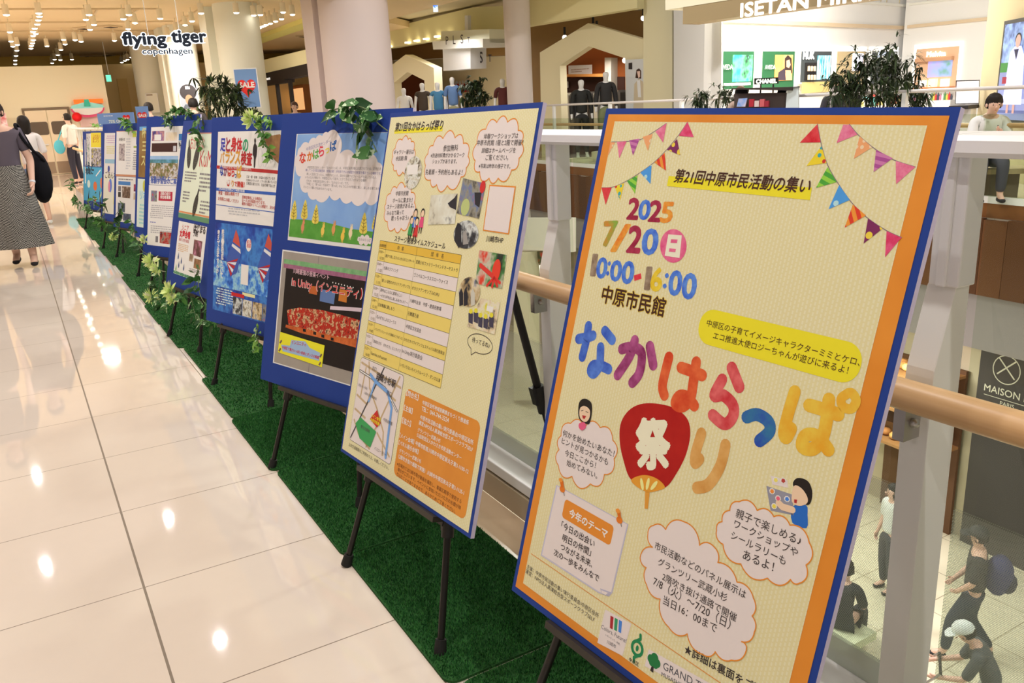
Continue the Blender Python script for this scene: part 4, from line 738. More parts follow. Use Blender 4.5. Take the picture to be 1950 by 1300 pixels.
lines(mb, pl, 'J', [('医療従事者による検査は、', 408, 890, 600, 910), ('お一人20分程度かかります。', 406, 922, 628, 948), ('複数の検査キットによる検査で、足の悩みを', 404, 952, 760, 1002), ('検査・相談は無料です', 182, 850, 378, 872), ('お気軽にお越しください', 178, 905, 375, 935)], pm(176, 60, 50), .01, .0014)
poly(mb, pl, P('J', 160, 944, 800, 1028, 800, 1036, 160, 950), .0012, pm(52, 88, 160)); greek(mb, pl, R, .2, .84, .7, .93, 3, pm(180, 172, 166), 3); mb.build('notice_lettering', po)
po, R = sheet(i, (411, 423), (404, 588), photo([(14, 36, 110), (26, 66, 150), (60, 120, 180), (20, 50, 130)], 7))
mb = MB(); rq(mb, pl, R, 0, .42, 1, .72, photo([(26, 70, 150), (60, 120, 190), (150, 190, 214), (40, 90, 160)], 16), .0009); mb.build('sea_photograph', po)
for s, e in ((.18, .5), (.66, .98)):
    mb = MB(); mb.flat(pl, [RQ(R, s+.02, .42), RQ(R, s+.16, .05), RQ(R, s+.2, .12), RQ(R, s+.25, .3), RQ(R, s+.2, .52), RQ(R, s+.1, .58)], .0012, pm(60, 84, 150))
    for k, c in enumerate([(176, 36, 36), (216, 204, 210), (176, 36, 36), (216, 204, 210), (176, 36, 36)]): mb.flat(pl, [RQ(R, s+.03, .43), RQ(R, s+.1+.022*k, .58-.045*k), RQ(R, s+.12+.022*k, .545-.045*k)], .0014, pm(*c))
    mb.flat(pl, [RQ(R, s+.16, .05), RQ(R, s+.205, .13), RQ(R, s+.235, .24), RQ(R, s+.115, .19)], .0014, pm(190, 76, 60)); mb.flat(pl, [RQ(R, s+.11, .21), RQ(R, s+.235, .26), RQ(R, s+.245, .31), RQ(R, s+.1, .24)], .0015, pm(214, 206, 214)); mb.build('sail_drawing', po)
mb = MB()
for s, x, t0, step in (('考えてみませんか', .045, .09, .062), ('終活・認知症について', .115, .08, .055)):
    for k, ch in enumerate(s): rt(mb, pl, R, ch, x, x+.04, t0+step*(k+.8), WHT, .03)
mb.flat(pl, ell(RQ(R, .54, .2), .026, .032), .0014, WHT); rt(mb, pl, R, '終活', .51, .575, .19, pm(190, 50, 50), .02); rt(mb, pl, R, '相談', .51, .575, .23, pm(190, 50, 50), .02)
rq(mb, pl, R, .44, .42, .55, .64, WHT, .0016); mb.build('lettering', po)
mb = MB(); greek(mb, pl, R, .05, .73, .33, .93, 7, pm(200, 206, 220), 5); rq(mb, pl, R, .3, .75, .5, .79, pm(190, 34, 34), .0014); rq(mb, pl, R, .47, .725, .66, .76, pm(226, 214, 150), .0013)
for k in range(4): rq(mb, pl, R, .33+.15*k, .80, .47+.15*k, .985, PH[['ph_hall', 'ph_room', 'ph_work', 'ph_kids'][k]], .0016+.0001*k)
mb.build('photo_collage', po)
# fifth board
i = 4; b = BD[i]; pl = b.pl
po, R = sheet(i, (354.5, 252.9), (343, 408), pm(212, 214, 180))
mb = MB(); rd = pm(190, 70, 70); rq(mb, pl, R, .0, .0, 1, .012, pm(206, 130, 110)); rt(mb, pl, R, 'おかりな', .14, .58, .2, rd, 0, hk=1.5); rt(mb, pl, R, 'KuMo', .5, .98, .4, rd, 0, hk=1.3); greek(mb, pl, R, .06, .46, .46, .6, 4, GREY, 7); greek(mb, pl, R, .55, .46, .95, .7, 5, GREY, 8); greek(mb, pl, R, .06, .7, .3, .85, 4, GREY, 9); greek(mb, pl, R, .66, .78, .97, .95, 4, GREY, 10); mb.build('lettering', po)
mb = MB(); bk = spotted(pl, (40, 38, 34), (120, 116, 100), .012, .18)
for c, rx, ry, ro in ((.14, .035, .075, .25), (.38, .04, .085, -.35), (.52, .035, .075, -.3)):
    t = .29 if c < .5 else .86; a = RQ(R, c, t); mb.flat(pl, ell(a, rx, ry, 18, ro), .0012, bk); mb.flat(pl, ell((a[0]-math.sin(ro)*ry, a[1]+math.cos(ro)*ry), .012, .04, 10, ro), .0013, bk)
mb.build('ocarina_drawing', po); mb = MB(); rq(mb, pl, R, 0, .955, 1, .975, pm(206, 130, 80)); rq(mb, pl, R, 0, .98, 1, 1.04, pm(90, 130, 90)); mb.build('stripe', po)
po, R = sheet(i, (341, 420), (331, 517), WHT, off=.0008)
mb = MB(); rt(mb, pl, R, 'シニア', .14, .38, .16, rd, .01); rt(mb, pl, R, '女声合唱', .08, .46, .30, pm(190, 40, 50), .05); rt(mb, pl, R, '初めての方も歓迎', .07, .44, .38, rd, .01); greek(mb, pl, R, .07, .42, .45, .58, 5, pm(206, 160, 110), 3); rt(mb, pl, R, 'コンサート', .56, .9, .07, DARK, .02); rt(mb, pl, R, 'はじまる', .56, .96, .14, DARK, .04); rt(mb, pl, R, '予約', .56, .72, .22, DARK, .04); rq(mb, pl, R, 0, .97, 1, 1.03, spotted(pl, (80, 130, 90), (200, 210, 190), .02, .3)); greek(mb, pl, R, .55, .82, .95, .9, 3, GREY, 4); mb.build('lettering', po)
mb = MB(); rq(mb, pl, R, .62, .28, .9, .57, photo([(60, 30, 30), (110, 60, 60), (190, 120, 140)], 14)); rq(mb, pl, R, .52, .56, .66, .7, photo([(90, 70, 56), (150, 120, 90), (220, 200, 180)], 18), .0014); rq(mb, pl, R, .7, .62, .93, .8, photo([(110, 70, 40), (170, 120, 80)], 18), .0014); mb.build('photograph', po)
mb = MB()
for s, t in ((.12, .68), (.25, .75), (.17, .84), (.36, .86), (.08, .92)): a = RQ(R, s, t); mb.flat(pl, [(a[0], a[1]+.028), (a[0]+.011, a[1]-.004), (a[0]+.006, a[1]-.018), (a[0]-.006, a[1]-.018), (a[0]-.011, a[1]-.004)], .0012, pm(50, 70, 110) if s > .1 else pm(110, 160, 80))
mb.build('drop_drawing', po)
# sixth board
i = 5; b = BD[i]; pl = b.pl
po, R = sheet(i, P('M', 226, 342)[0], P('M', 200, 1230)[0], WHT)
mb = MB(); rq(mb, pl, R, .03, .07, .32, .24, photo([(60, 50, 110), (190, 130, 120), (120, 90, 140)], 20)); rq(mb, pl, R, .09, .13, .25, .23, WHT, .0014); rq(mb, pl, R, .36, .1, .62, .24, photo([(216, 190, 150), (222, 200, 180)], 20)); rq(mb, pl, R, .03, .28, .63, .43, pm(62, 32, 28)); rq(mb, pl, R, .54, .33, .61, .42, pm(190, 180, 176), .0014); rq(mb, pl, R, .66, .13, .8, .24, pm(50, 110, 160)); rq(mb, pl, R, .66, .25, .8, .38, PH['ph_hall']); rq(mb, pl, R, .83, .14, .97, .36, photo([(206, 130, 50), (214, 100, 50), (60, 60, 80)], 24)); mb.build('photo_collage', po)
mb = MB(); rq(mb, pl, R, .0, .5, .66, .6, photo([(130, 160, 190), (160, 180, 200)], 8), .0011); rq(mb, pl, R, .0, .56, .66, .62, photo([(60, 100, 90), (100, 150, 170)], 14), .0013); rq(mb, pl, R, .0, .62, .66, .88, photo([(50, 70, 34), (110, 110, 60), (150, 120, 90), (206, 196, 186), (60, 60, 40)], 26), .0013); rq(mb, pl, R, .68, .56, .98, .72, photo([(70, 100, 60), (150, 160, 130), (190, 180, 160)], 20)); rq(mb, pl, R, .68, .73, .98, .9, photo([(60, 96, 50), (130, 150, 100), (190, 180, 160)], 20)); mb.build('group_photograph', po)
mb = MB(); rt(mb, pl, R, '多摩川を楽しむ', .03, .5, .93, pm(74, 90, 150), .03); rt(mb, pl, R, '体験学習会のご案内', .03, .72, .98, pm(74, 90, 150), .03); mb.build('lettering', po)
po, R = sheet(i, P('N', 380, -60)[0], P('N', 358, 330)[0], WHT)
po2, R = po, (R[0], R[1], R[2], BD[5].pl.uv((284, 352))[1])
mb = MB(); mb.flat(pl, [(R[0], R[1]), (R[2], R[1]), (R[2], R[3]), (R[0], R[3])], .0008, WHT); rq(mb, pl, R, .06, .09, .2, .27, PH['ph_kids']); rq(mb, pl, R, .24, .1, .56, .25, pm(176, 36, 56)); rt(mb, pl, R, '活動の紹介', .28, .52, .16, WHT, .02); rt(mb, pl, R, '参加者募集', .28, .52, .22, WHT, .02); rq(mb, pl, R, .7, .1, .95, .25, pm(176, 36, 56))
greek(mb, pl, R, .05, .32, .6, .55, 7, pm(170, 160, 156), 2); greek(mb, pl, R, .66, .3, .97, .6, 9, pm(170, 160, 156), 3); greek(mb, pl, R, .05, .6, .28, .63, 1, pm(90, 90, 150), 3); greek(mb, pl, R, .05, .66, .6, .8, 4, pm(170, 160, 156), 6); rq(mb, pl, R, .3, .76, .64, .95, photo([(50, 36, 34), (180, 40, 40), (150, 130, 110), (70, 50, 44)], 22)); rq(mb, pl, R, .2, .84, .26, .94, GREY); mb.build('newsletter_print', po)
# seventh board
i = 6; b = BD[i]; pl = b.pl
po, R = sheet(i, (266.5, 243), (263, 337), photo([(120, 82, 40), (140, 104, 50), (104, 66, 44)], 4), u1=.66)
mb = MB(); rq(mb, pl, R, 0, -.02, 1, .06, pm(92, 150, 190)); yl = pm(206, 190, 120)
for s, x, t in (('杯', .1, .2), ('を', .3, .2), ('三', .12, .46), ('味', .32, .46), ('ス', .1, .76), ('ト', .32, .76)): rt(mb, pl, R, s, x, x+.15, t, yl, .02)
mb.build('lettering', po)
po, R = sheet(i, (263, 340), (259.5, 431), pm(206, 212, 190), u1=.66)
mb = MB(); mb.flat(pl, ell(RQ(R, .25, .14), .03, .05), .0012, pm(190, 180, 50)); rt(mb, pl, R, 'リボン', .1, .5, .42, pm(110, 180, 200), .02); greek(mb, pl, R, .08, .5, .6, .95, 6, pm(150, 190, 180), 2); mb.build('lettering', po)
# eighth board
i = 7; b = BD[i]; pl = b.pl
po, R = sheet(i, P('O', 708, 430)[0], P('O', 700, 1172)[0], WHT)
mb = MB(); rq(mb, pl, R, 0, 0, 1, .015, pm(206, 140, 110)); rq(mb, pl, R, 0, .955, 1, 1, pm(196, 130, 92)); rq(mb, pl, R, .1, .28, .3, .65, photo([(50, 46, 56), (190, 170, 160), (90, 70, 80)], 18)); rt(mb, pl, R, 'お知らせ', .1, .3, .22, DARK, .02); rq(mb, pl, R, .56, .02, .68, .14, pm(206, 200, 60)); rq(mb, pl, R, .68, .13, .98, .3, pm(110, 110, 150)); rq(mb, pl, R, .6, .33, .95, .37, pm(150, 160, 60)); greek(mb, pl, R, .58, .42, .98, .85, 9, GREY, 2); greek(mb, pl, R, .34, .15, .5, .85, 12, pm(190, 182, 176), 4); mb.build('newsletter_print', po)
po, R = sheet(i, P('Q', 700, 50)[0], P('Q', 702, 790)[0], WHT, off=.0008)
mb = MB(); rq(mb, pl, R, .08, .1, .52, .18, pm(72, 120, 170)); rq(mb, pl, R, .22, .21, .52, .46, photo([(40, 30, 24), (110, 80, 60), (190, 170, 150)], 18)); rq(mb, pl, R, .08, .21, .18, .32, GREY); rq(mb, pl, R, .08, .34, .18, .45, DARK); rq(mb, pl, R, .64, .15, .95, .3, photo([(20, 20, 40), (180, 60, 80)], 20)); rq(mb, pl, R, .64, .34, .95, .48, photo([(200, 180, 150), (190, 150, 100)], 20)); rq(mb, pl, R, .08, .58, .34, .78, photo([(40, 50, 60), (120, 130, 140)], 20)); rq(mb, pl, R, .08, .8, .26, .93, DARK); rq(mb, pl, R, .28, .8, .56, .96, photo([(24, 26, 40), (90, 100, 120)], 20)); greek(mb, pl, R, .08, .03, .95, .08, 1, GREY, 1); mb.build('photo_collage', po)
# ninth board
i = 8; b = BD[i]; pl = b.pl
po, R = sheet(i, P('O', 524, 462)[0], P('O', 492, 1150)[0], pm(214, 200, 186), u1=.62)
mb = MB(); greek(mb, pl, R, .1, .05, .8, .25, 4, pm(190, 150, 170), 2); greek(mb, pl, R, .1, .3, .8, .5, 4, pm(206, 190, 120), 3); rq(mb, pl, R, .05, .62, .9, .72, pm(140, 170, 180)); mb.flat(pl, ell(RQ(R, .25, .85), .03, .035), .0014, pm(50, 60, 130)); mb.flat(pl, ell(RQ(R, .6, .85), .03, .035), .0014, DARK); mb.build('information_print', po)
po, R = sheet(i, P('Q', 496, 10)[0], P('Q', 490, 652)[0], pm(216, 204, 178), u1=.62, off=.0008)
mb = MB(); rt(mb, pl, R, 'ごあんない', .08, .8, .1, DARK, .01); mb.flat(pl, ell(RQ(R, .35, .28), .045, .075), .0012, pm(80, 110, 180)); mb.flat(pl, ell(RQ(R, .3, .31), .03, .06), .0014, pm(206, 120, 140)); rq(mb, pl, R, .5, .55, .95, .75, pm(222, 206, 140)); mb.build('information_print', po)
# tenth board
i = 9; b = BD[i]; pl = b.pl
po, R = sheet(i, P('O', 240, 470)[0], P('O', 190, 1005)[0], pm(216, 206, 196))
mb = MB(); rq(mb, pl, R, .0, .0, .24, 1, photo([(90, 120, 100), (200, 190, 180), (120, 100, 110)], 20)); rq(mb, pl, R, .32, -.02, 1, .42, pm(222, 196, 40)); rt(mb, pl, R, 'ふれあい', .45, .92, .15, pm(190, 120, 30), .03); rt(mb, pl, R, 'まつり', .45, .85, .28, pm(190, 120, 30), .03); rq(mb, pl, R, .32, .45, 1, 1, photo([(110, 96, 110), (206, 190, 176), (60, 50, 80), (200, 180, 60)], 20)); mb.build('flyer_print', po)
po, R = sheet(i, P('Q', 175, -110)[0], P('Q', 160, 440)[0], pm(70, 150, 178), off=.0008)
mb = MB(); rt(mb, pl, R, '〈えと', .1, .5, .12, pm(20, 50, 66), .04); rt(mb, pl, R, '地域に', .1, .45, .22, pm(20, 50, 66), .04); mb.flat(pl, ell(RQ(R, .55, .55), .06, .06), .0012, pm(206, 100, 50)); mb.flat(pl, ell(RQ(R, .85, .45), .05, .07), .0014, pm(206, 110, 60)); mb.flat(pl, ell(RQ(R, .25, .5), .05, .05), .0012, pm(200, 206, 190)); stroke(mb, pl, [RQ(R, .6, .25), RQ(R, .8, .08)], .018, WHT, .0016, px=False); stroke(mb, pl, [RQ(R, .75, .9), RQ(R, .95, .55)], .03, pm(200, 206, 150), .0016, px=False); mb.flat(pl, ell(RQ(R, .55, .93), .03, .03), .0018, pm(200, 50, 50)); mb.build('flyer_print', po)
a, c = pl.uv((160, 266)), pl.uv((153, 348)); MB().flat(pl, [(a[0]+.02, c[1]), (a[0]+.05, c[1]), (a[0]+.05, a[1]), (a[0]+.02, a[1])], .001, WHT).build('white_strip', b.root)  # narrow white strip down the left side of the farthest board
# ------------------------------------------------------------------ far end of the walkway
def wq(mb, pl, q, o0, o1, m): return mb.prism(pl, [pl.uv(p) for p in q], o0, o1, m)
def wr(mb, pl, a, c, o0, o1, m):        # upright rectangle on a wall through two image corners
    a, c = pl.uv(a), pl.uv(c); return mb.prism(pl, [(min(a[0], c[0]), min(a[1], c[1])), (max(a[0], c[0]), min(a[1], c[1])), (max(a[0], c[0]), max(a[1], c[1])), (min(a[0], c[0]), max(a[1], c[1]))], o0, o1, m)
KP = None
def wl(mb, pl, s, a, c, m, off, bold=.02, hk=1., height=None): text(mb, pl, s, a, c, m, off, bold, hk, height=height)
DW = Pl((-12, 25.8, 0), (1, 0, 0), (0, 0, 1))
xe = DW.uv((207, 200))[0]; WT = 2.98
struct(MB().prism(DW, [(0, 0), (xe, 0), (xe, WT), (0, WT)], -.25, 0, pm(232, 204, 168, .8)).build('wall_end'))
dl, dr = DW.uv((46, 211))[0], DW.uv((127, 208))[0]; dt = DW.uv((86, 209))[1]; dm = (dl+dr)/2
MF = pm(120, 100, 78); MD = pm(222, 196, 160, .5)
fr = MB()
for a, c in (((dl-.06, 0), (dl, dt)), ((dr, 0), (dr+.06, dt)), ((dl-.06, dt), (dr+.06, dt+.06))): fr.prism(DW, [a, (c[0], a[1]), c, (a[0], c[1])], 0, .04, MF)
struct(fr.build('trim_3'))
for k, (a, c) in enumerate(((dl, dm-.012), (dm+.012, dr))):
    d = struct(MB().prism(DW, [(a, .01), (c, .01), (c, dt-.01), (a, dt-.01)], .003, .03, MD).build('door_%d' % (k+1))); w = c-a
    MB().prism(DW, rrect(a+w*.3-.1, dt*.62, a+w*.3+.36, dt*.82, .06), .031, .04, pm(96, 78, 60, .2, .6)).build('window', d)
    MB().tube([DW.w((a+.08, dt*.47), .08), DW.w((c-.08, dt*.47), .08)], .02, M_white, 8).build('push_bar', d)
    MB().prism(DW, [(a+.01, .03), (c-.01, .03), (c-.01, dt*.2), (a+.01, dt*.2)], .031, .036, pm(150, 124, 98, .35)).build('kick_plate', d)
struct(MB().box((-14, 40, 0), (16, 40.3, 3.9), pm(190, 160, 110)).build('wall_back'))
struct(MB().box((-13, 33, 3.2), (12, 33.3, 3.72), pm(214, 172, 84)).build('wall_bulkhead'))  # yellow colour carries the glow of the lit cove strip
struct(MB().box((-12.3, -8, 0), (-12, 40, 3.7), pm(226, 204, 172)).build('wall_left'))
BW = Pl((0, 31, 0), (1, 0, 0), (0, 0, 1)); u0 = BW.uv((207, 170))[0]
struct(MB().prism(BW, [(u0-1, 0), (14, 0), (14, 3.3), (u0-1, 3.3)], -.2, 0, pm(206, 174, 118)).build('wall_service'))
mb = MB(); wr(mb, BW, (222, 150), (252, 215), 0, .06, pm(196, 160, 100)); struct(mb.build('door_3'))
wl_ = thing('watermelon_display', DW.w((DW.uv((168, 215))[0], 0), .3), 'display with mint and pink watermelon slice under an orange banner by the double doors', 'display')
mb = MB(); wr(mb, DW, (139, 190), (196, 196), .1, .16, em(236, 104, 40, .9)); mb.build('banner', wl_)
mb = MB(); wr(mb, DW, (146, 197), (196, 240), .02, .05, pm(226, 186, 170)); mb.build('back_panel', wl_)
c0 = DW.uv((166, 206)); half = [(c0[0]+.44*math.cos(t*math.pi/12), c0[1]-.26*math.sin(t*math.pi/12)) for t in range(13)]; h2 = [(c0[0]+.4*math.cos(t*math.pi/12), c0[1]-.19*math.sin(t*math.pi/12)) for t in range(13)]
mb = MB(); mb.prism(DW, half, .1, .18, pm(214, 80, 110)); mb.prism(DW, h2, .181, .2, pm(250, 226, 226)); mb.prism(DW, [(c0[0]-.44, c0[1]), (c0[0]+.44, c0[1]), (c0[0]+.4, c0[1]+.08), (c0[0]+.1, c0[1]+.16), (c0[0]-.1, c0[1]+.16), (c0[0]-.4, c0[1]+.08)], .1, .18, pm(150, 226, 196)); mb.prism(DW, [(c0[0]-.08, c0[1]+.05), (c0[0]+.08, c0[1]+.05), (c0[0]+.06, c0[1]+.24), (c0[0]-.06, c0[1]+.24)], .19, .22, pm(60, 170, 140)); mb.build('watermelon_slice', wl_)
mb = MB(); mb.ball(DW.w(DW.uv((145, 223)), .3), .13, pm(222, 24, 30), 14); mb.build('red_ball', wl_)
mb = MB(); mb.box((DW.o.x+c0[0]-.7, 25.3, 0), (DW.o.x+c0[0]+.7, 25.6, .9), pm(200, 150, 130)); mb.build('plinth', wl_)
rs = thing('toy_stand', (DW.o.x+DW.uv((2, 215))[0], 25.2, 0), 'red and white goods stand at the far left edge of the walkway', 'stand')
mb = MB(); x = DW.o.x+DW.uv((2, 215))[0]; mb.box((x-.9, 25.0, 0), (x+.12, 25.5, 1.1), M_wall); mb.build('shelf', rs); mb = MB(); mb.box((x-.9, 25.05, 1.1), (x+.1, 25.4, 1.75), photo([(210, 60, 80), (226, 200, 190), (190, 40, 50)], 3)); mb.build('goods', rs)
# columns
def column(x, y, d, wpx, label, z1=3.72, c=(236, 214, 184), pil=None, seg=64, z0=0):
    p = at(x, y, d); r = wpx/2/FPX*d
    mb = MB(); mb.lathe((p.x, p.y, 0), [(r, z0), (r, z1)], pm(*c, .6), seg); o = struct(mb.build('column'))
    if pil:
        q = at(pil[0], y, d+.35); w = pil[1]/2/FPX*d; struct(MB().box((q.x-w, q.y-.2, z0), (q.x+w, q.y+.5, z1), pm(*c, .6)).build('pilaster'))
    return p, r
cA = column(461, 120, 18.4, 82, '', pil=(416, 34)); cB = column(350, 130, 22, 56, '', pil=(322, 24)); cC = column(283, 150, 25.5, 50, '')
cD = column(680, 100, 16.5, 130, '', 6.5, (196, 172, 160), pil=(618, 44), seg=48, z0=-5.2)
def poster_on(p, r, q, nm, label, face):
    """framed poster hung on the face of a column"""
    d = (p-CAM).dot(FWD)-r+.004; a, b_ = at(*q[0], d), at(*q[1], d); pl = Pl((a.x, a.y, 0), (b_.x-a.x, b_.y-a.y, 0), (0, 0, 1)); t = thing(nm, pl.w(((pl.uv(q[0])[0]+pl.uv(q[1])[0])/2, pl.uv(q[2])[1])), label, 'poster')
    mb = MB(); wr(mb, pl, q[0], q[2], -.02, 0, M_steel); mb.build('frame', t); mb = MB(); u0, v0 = pl.uv(q[0]); u1, v1 = pl.uv(q[2]); R = (u0, v1, u1, v0); face(mb, pl, R); mb.build('print', t); return t
def heart(mb, pl, c, s, m, off):
    pts = []
    for k in range(36):
        t = 2*math.pi*k/36; pts.append((c[0]+s*16*math.sin(t)**3/16, c[1]+s*(13*math.cos(t)-5*math.cos(2*t)-2*math.cos(3*t)-math.cos(4*t))/15))
    mb.flat(pl, pts[::-1], off, m)
def sale(mb, pl, R):
    w = R[2]-R[0]; mb.flat(pl, [(R[0]+.02, R[1]+.02), (R[2]-.02, R[1]+.02), (R[2]-.02, R[3]-.02), (R[0]+.02, R[3]-.02)], .002, pm(110, 138, 176)); greek(mb, pl, R, .15, .11, .85, .2, 1, pm(190, 190, 200)); heart(mb, pl, RQ(R, .5, .47), w*.38, pm(214, 44, 38), .004); rt(mb, pl, R, 'SALE', .2, .82, .48, WHT, .04, .006); greek(mb, pl, R, .25, .78, .8, .86, 1, pm(190, 196, 206))
poster_on(*cA, [(443, 131), (498, 131), (498, 205)], 'sale_poster', 'blue sale poster with a red heart on the nearest cream column', sale)
def face(mb, pl, R):
    mb.flat(pl, [(R[0]+.02, R[1]+.02), (R[2]-.02, R[1]+.02), (R[2]-.02, R[3]-.02), (R[0]+.02, R[3]-.02)], .002, pm(150, 150, 150)); w = R[2]-R[0]
    mb.flat(pl, ell(RQ(R, .5, .32), w*.44, w*.4, 24), .004, pm(58, 52, 50)); mb.flat(pl, ell(RQ(R, .5, .62), w*.2, w*.26, 20), .006, pm(176, 126, 92)); rq(mb, pl, R, .38, .08, .62, .2, pm(206, 200, 196), .006); mb.flat(pl, [RQ(R, .1, .98), RQ(R, .9, .98), RQ(R, .75, .8), RQ(R, .25, .8)], .005, pm(90, 90, 96))
poster_on(*cB, [(338, 161), (381, 161), (381, 207)], 'portrait_poster', 'portrait poster of a head with big dark hair on a column', face)
def plain(mb, pl, R):
    mb.flat(pl, [(R[0]+.02, R[1]+.02), (R[2]-.02, R[1]+.02), (R[2]-.02, R[3]-.02), (R[0]+.02, R[3]-.02)], .002, pm(228, 210, 186)); rq(mb, pl, R, .1, .05, .6, .12, pm(150, 130, 110), .004); greek(mb, pl, R, .1, .3, .9, .7, 6, pm(206, 170, 150))
poster_on(*cC, [(276, 178), (305, 178), (305, 214)], 'notice_sheet', 'pale notice sheet on the farthest column', plain)
for q, d, nm, lb, kind in (([(185, 220), (257, 213), (257, 238)], 13.6, 'sale_banner', 'long blue sale banner with a small red heart above the far boards', 0), ([(257, 203), (285, 203), (285, 235)], 13.2, 'sale_placard', 'blue sale placard with a red heart behind the dark-haired head', 1)):
    a, b_ = at(*q[0], d), at(*q[1], d); pl = Pl((a.x, a.y, 0), (b_.x-a.x, b_.y-a.y, 0), (0, 0, 1)); u0, v0 = pl.uv(q[1]) if kind == 0 else pl.uv(q[0]); u0 = pl.uv(q[0])[0]; u1, v1 = pl.uv(q[2]); R = (u0, v1, u1, v0)
    t = thing(nm, pl.w(((u0+u1)/2, 0)), lb, 'banner'); mb = MB(); mb.prism(pl, [(u0, v1), (u1, v1), (u1, v0), (u0, v0)], -.03, 0, pm(112, 136, 176)); mb.build('print_panel', t)
    mb = MB(); w = u1-u0
    if kind == 0: heart(mb, pl, RQ(R, .8, .42), w*.1, pm(206, 40, 40), .004); rt(mb, pl, R, 'SALE', .745, .855, .5, WHT, .04, .006); rt(mb, pl, R, '75% OFF', .3, .68, .75, pm(214, 210, 216), .04, .004); greek(mb, pl, R, .15, .1, .62, .32, 1, pm(190, 190, 206))
    else: heart(mb, pl, RQ(R, .5, .55), w*.4, pm(206, 44, 40), .004); rt(mb, pl, R, 'SALE', .2, .85, .6, WHT, .04, .006)
    mb.build('lettering', t); mb = MB()
    for uu in (u0+.1*w, u1-.1*w): mb.tube([pl.w((uu, 0), -.05), pl.w((uu, v1+.05), -.05)], .02, M_steel, 8)
    mb.build('stand', t)
# hanging shop sign
SG = Pl((-6, 13.9, 0), (1, 0, 0), (0, 0, 1))
t = thing('hanging_sign', SG.w(SG.uv((315, 105))), 'glowing white and navy shop sign hanging from the ceiling', 'sign')
nav = mat(lin((14, 30, 56)), .5); glow = em(240, 248, 255, 2.2)
for s, a, c, h in (('flying', (234, 94), (320, 90), 28), ('tiger', (327, 89.5), (396, 86.2), 28), ('copenhagen', (270, 109), (369, 104), 14)):
    A, C = SG.uv(a), SG.uv(c); yb = (A[1]+C[1])/2; hh = h/FPX*14; mb = MB(); text(mb, SG, s, (A[0]+.02, yb), (C[0]-.02, yb), glow, .0, .09 if h > 20 else .055, px=False, height=hh); mb.build('glowing_edge', t)
    mb = MB(); text(mb, SG, s, (A[0]+.02, yb), (C[0]-.02, yb), nav, .02, .042 if h > 20 else .022, px=False, height=hh); mb.build('lettering', t)
A, C = SG.uv((240, 80)), SG.uv((392, 80)); mb = MB(); mb.tube([SG.w((A[0], A[1]-.02), -.04), SG.w((C[0], A[1]-.02), -.04)], .012, M_white, 6)
for x in (285, 345): q = SG.uv((x, 80)); mb.tube([SG.w((q[0], q[1]-.1), -.03), SG.w((q[0], 3.72), -.03)], .006, M_white, 6)
mb.build('suspension', t)
# ceiling spotlights, tracks, vents
lamp_on = em(255, 248, 232, 9); lamp_w = pm(226, 200, 164)
LP = [(12, 28), (19, 61), (21, 78.5), (24.5, 88), (33, 85), (32, 96), (30.5, 106), (29, 115), (29, 122), (74, 25), (75, 31), (73, 38), (71, 46), (66, 54), (63, 60), (68, 64), (63, 68), (63.5, 76), (62, 82), (60, 87), (59, 92), (169.5, 28), (163.5, 37), (179, 47), (171.5, 56), (245.5, 28), (235, 36), (244, 55), (121, 75.5), (143, 76), (124, 84), (154.5, 79), (89.5, 87.5), (116, 94.5), (110, 104.5), (104, 113), (115, 114), (137, 113), (99.5, 120), (218, 77), (257, 43.5), (305, 35), (365.5, 40), (352.5, 47.5), (335.5, 58), (319.5, 67.5), (221, 126), (226, 122), (232, 118.5), (238, 115.5), (243, 113), (250, 109), (256, 104.5), (263, 99.5), (472, 39.5), (477, 37), (484, 34), (494, 53), (499, 50.5), (503, 49), (507, 47), (515, 44.5), (525, 40.5), (536, 36), (539, 23), (557, 27.5), (483, 29), (496, 28), (383, 25), (450, 24)]
lamps = []
proto = None
def lamp(x, y, k):
    global proto
    z = 3.44 if y < 130 else 3.2; p = onz((x, y), z)
    if proto is None:
        t = thing('spotlight', (0, 0, 0), 'x', 'spotlight', 'track spotlights on the far ceiling'); a = MB(); a.tube([(0, 0, 0), (0, 0, .19)], [.062, .055], lamp_w, 10); a.build('housing', t); a = MB(); a.tube([(0, 0, .19), (0, 0, .28)], .012, lamp_w, 6); a.build('stem', t); a = MB(); a.ball((0, 0, -.002), .056, lamp_on, 10, (1, 1, .45)); a.build('bulb', t); proto = t; o = t
    else:
        o = proto.copy(); COL.objects.link(o)
        for c in list(proto.children): q = c.copy(); COL.objects.link(q); q.parent = o
    o.location = p; o['label'] = 'small round ceiling spotlight among the rows on the far ceiling'; lamps.append(o)
for k, (x, y) in enumerate(LP): lamp(x, y, k)
tr = thing('light_track', onz((200, 40), 3.7), 'slim rails the ceiling spotlights hang from', 'light track')
for a, c in (((-60, 18), (300, 17)), ((-60, 44), (330, 41)), ((-60, 61), (400, 58)), ((160, 60), (185, 18)), ((235, 40), (262, 18)), ((300, 70), (385, 14)), ((470, 30), (500, 14)), ((490, 45), (540, 20))):
    mb = MB(); A, C = onz(a, 3.70), onz(c, 3.70); bar(mb, A, C, .04, .03, pm(206, 176, 134)); mb.build('rail', tr)
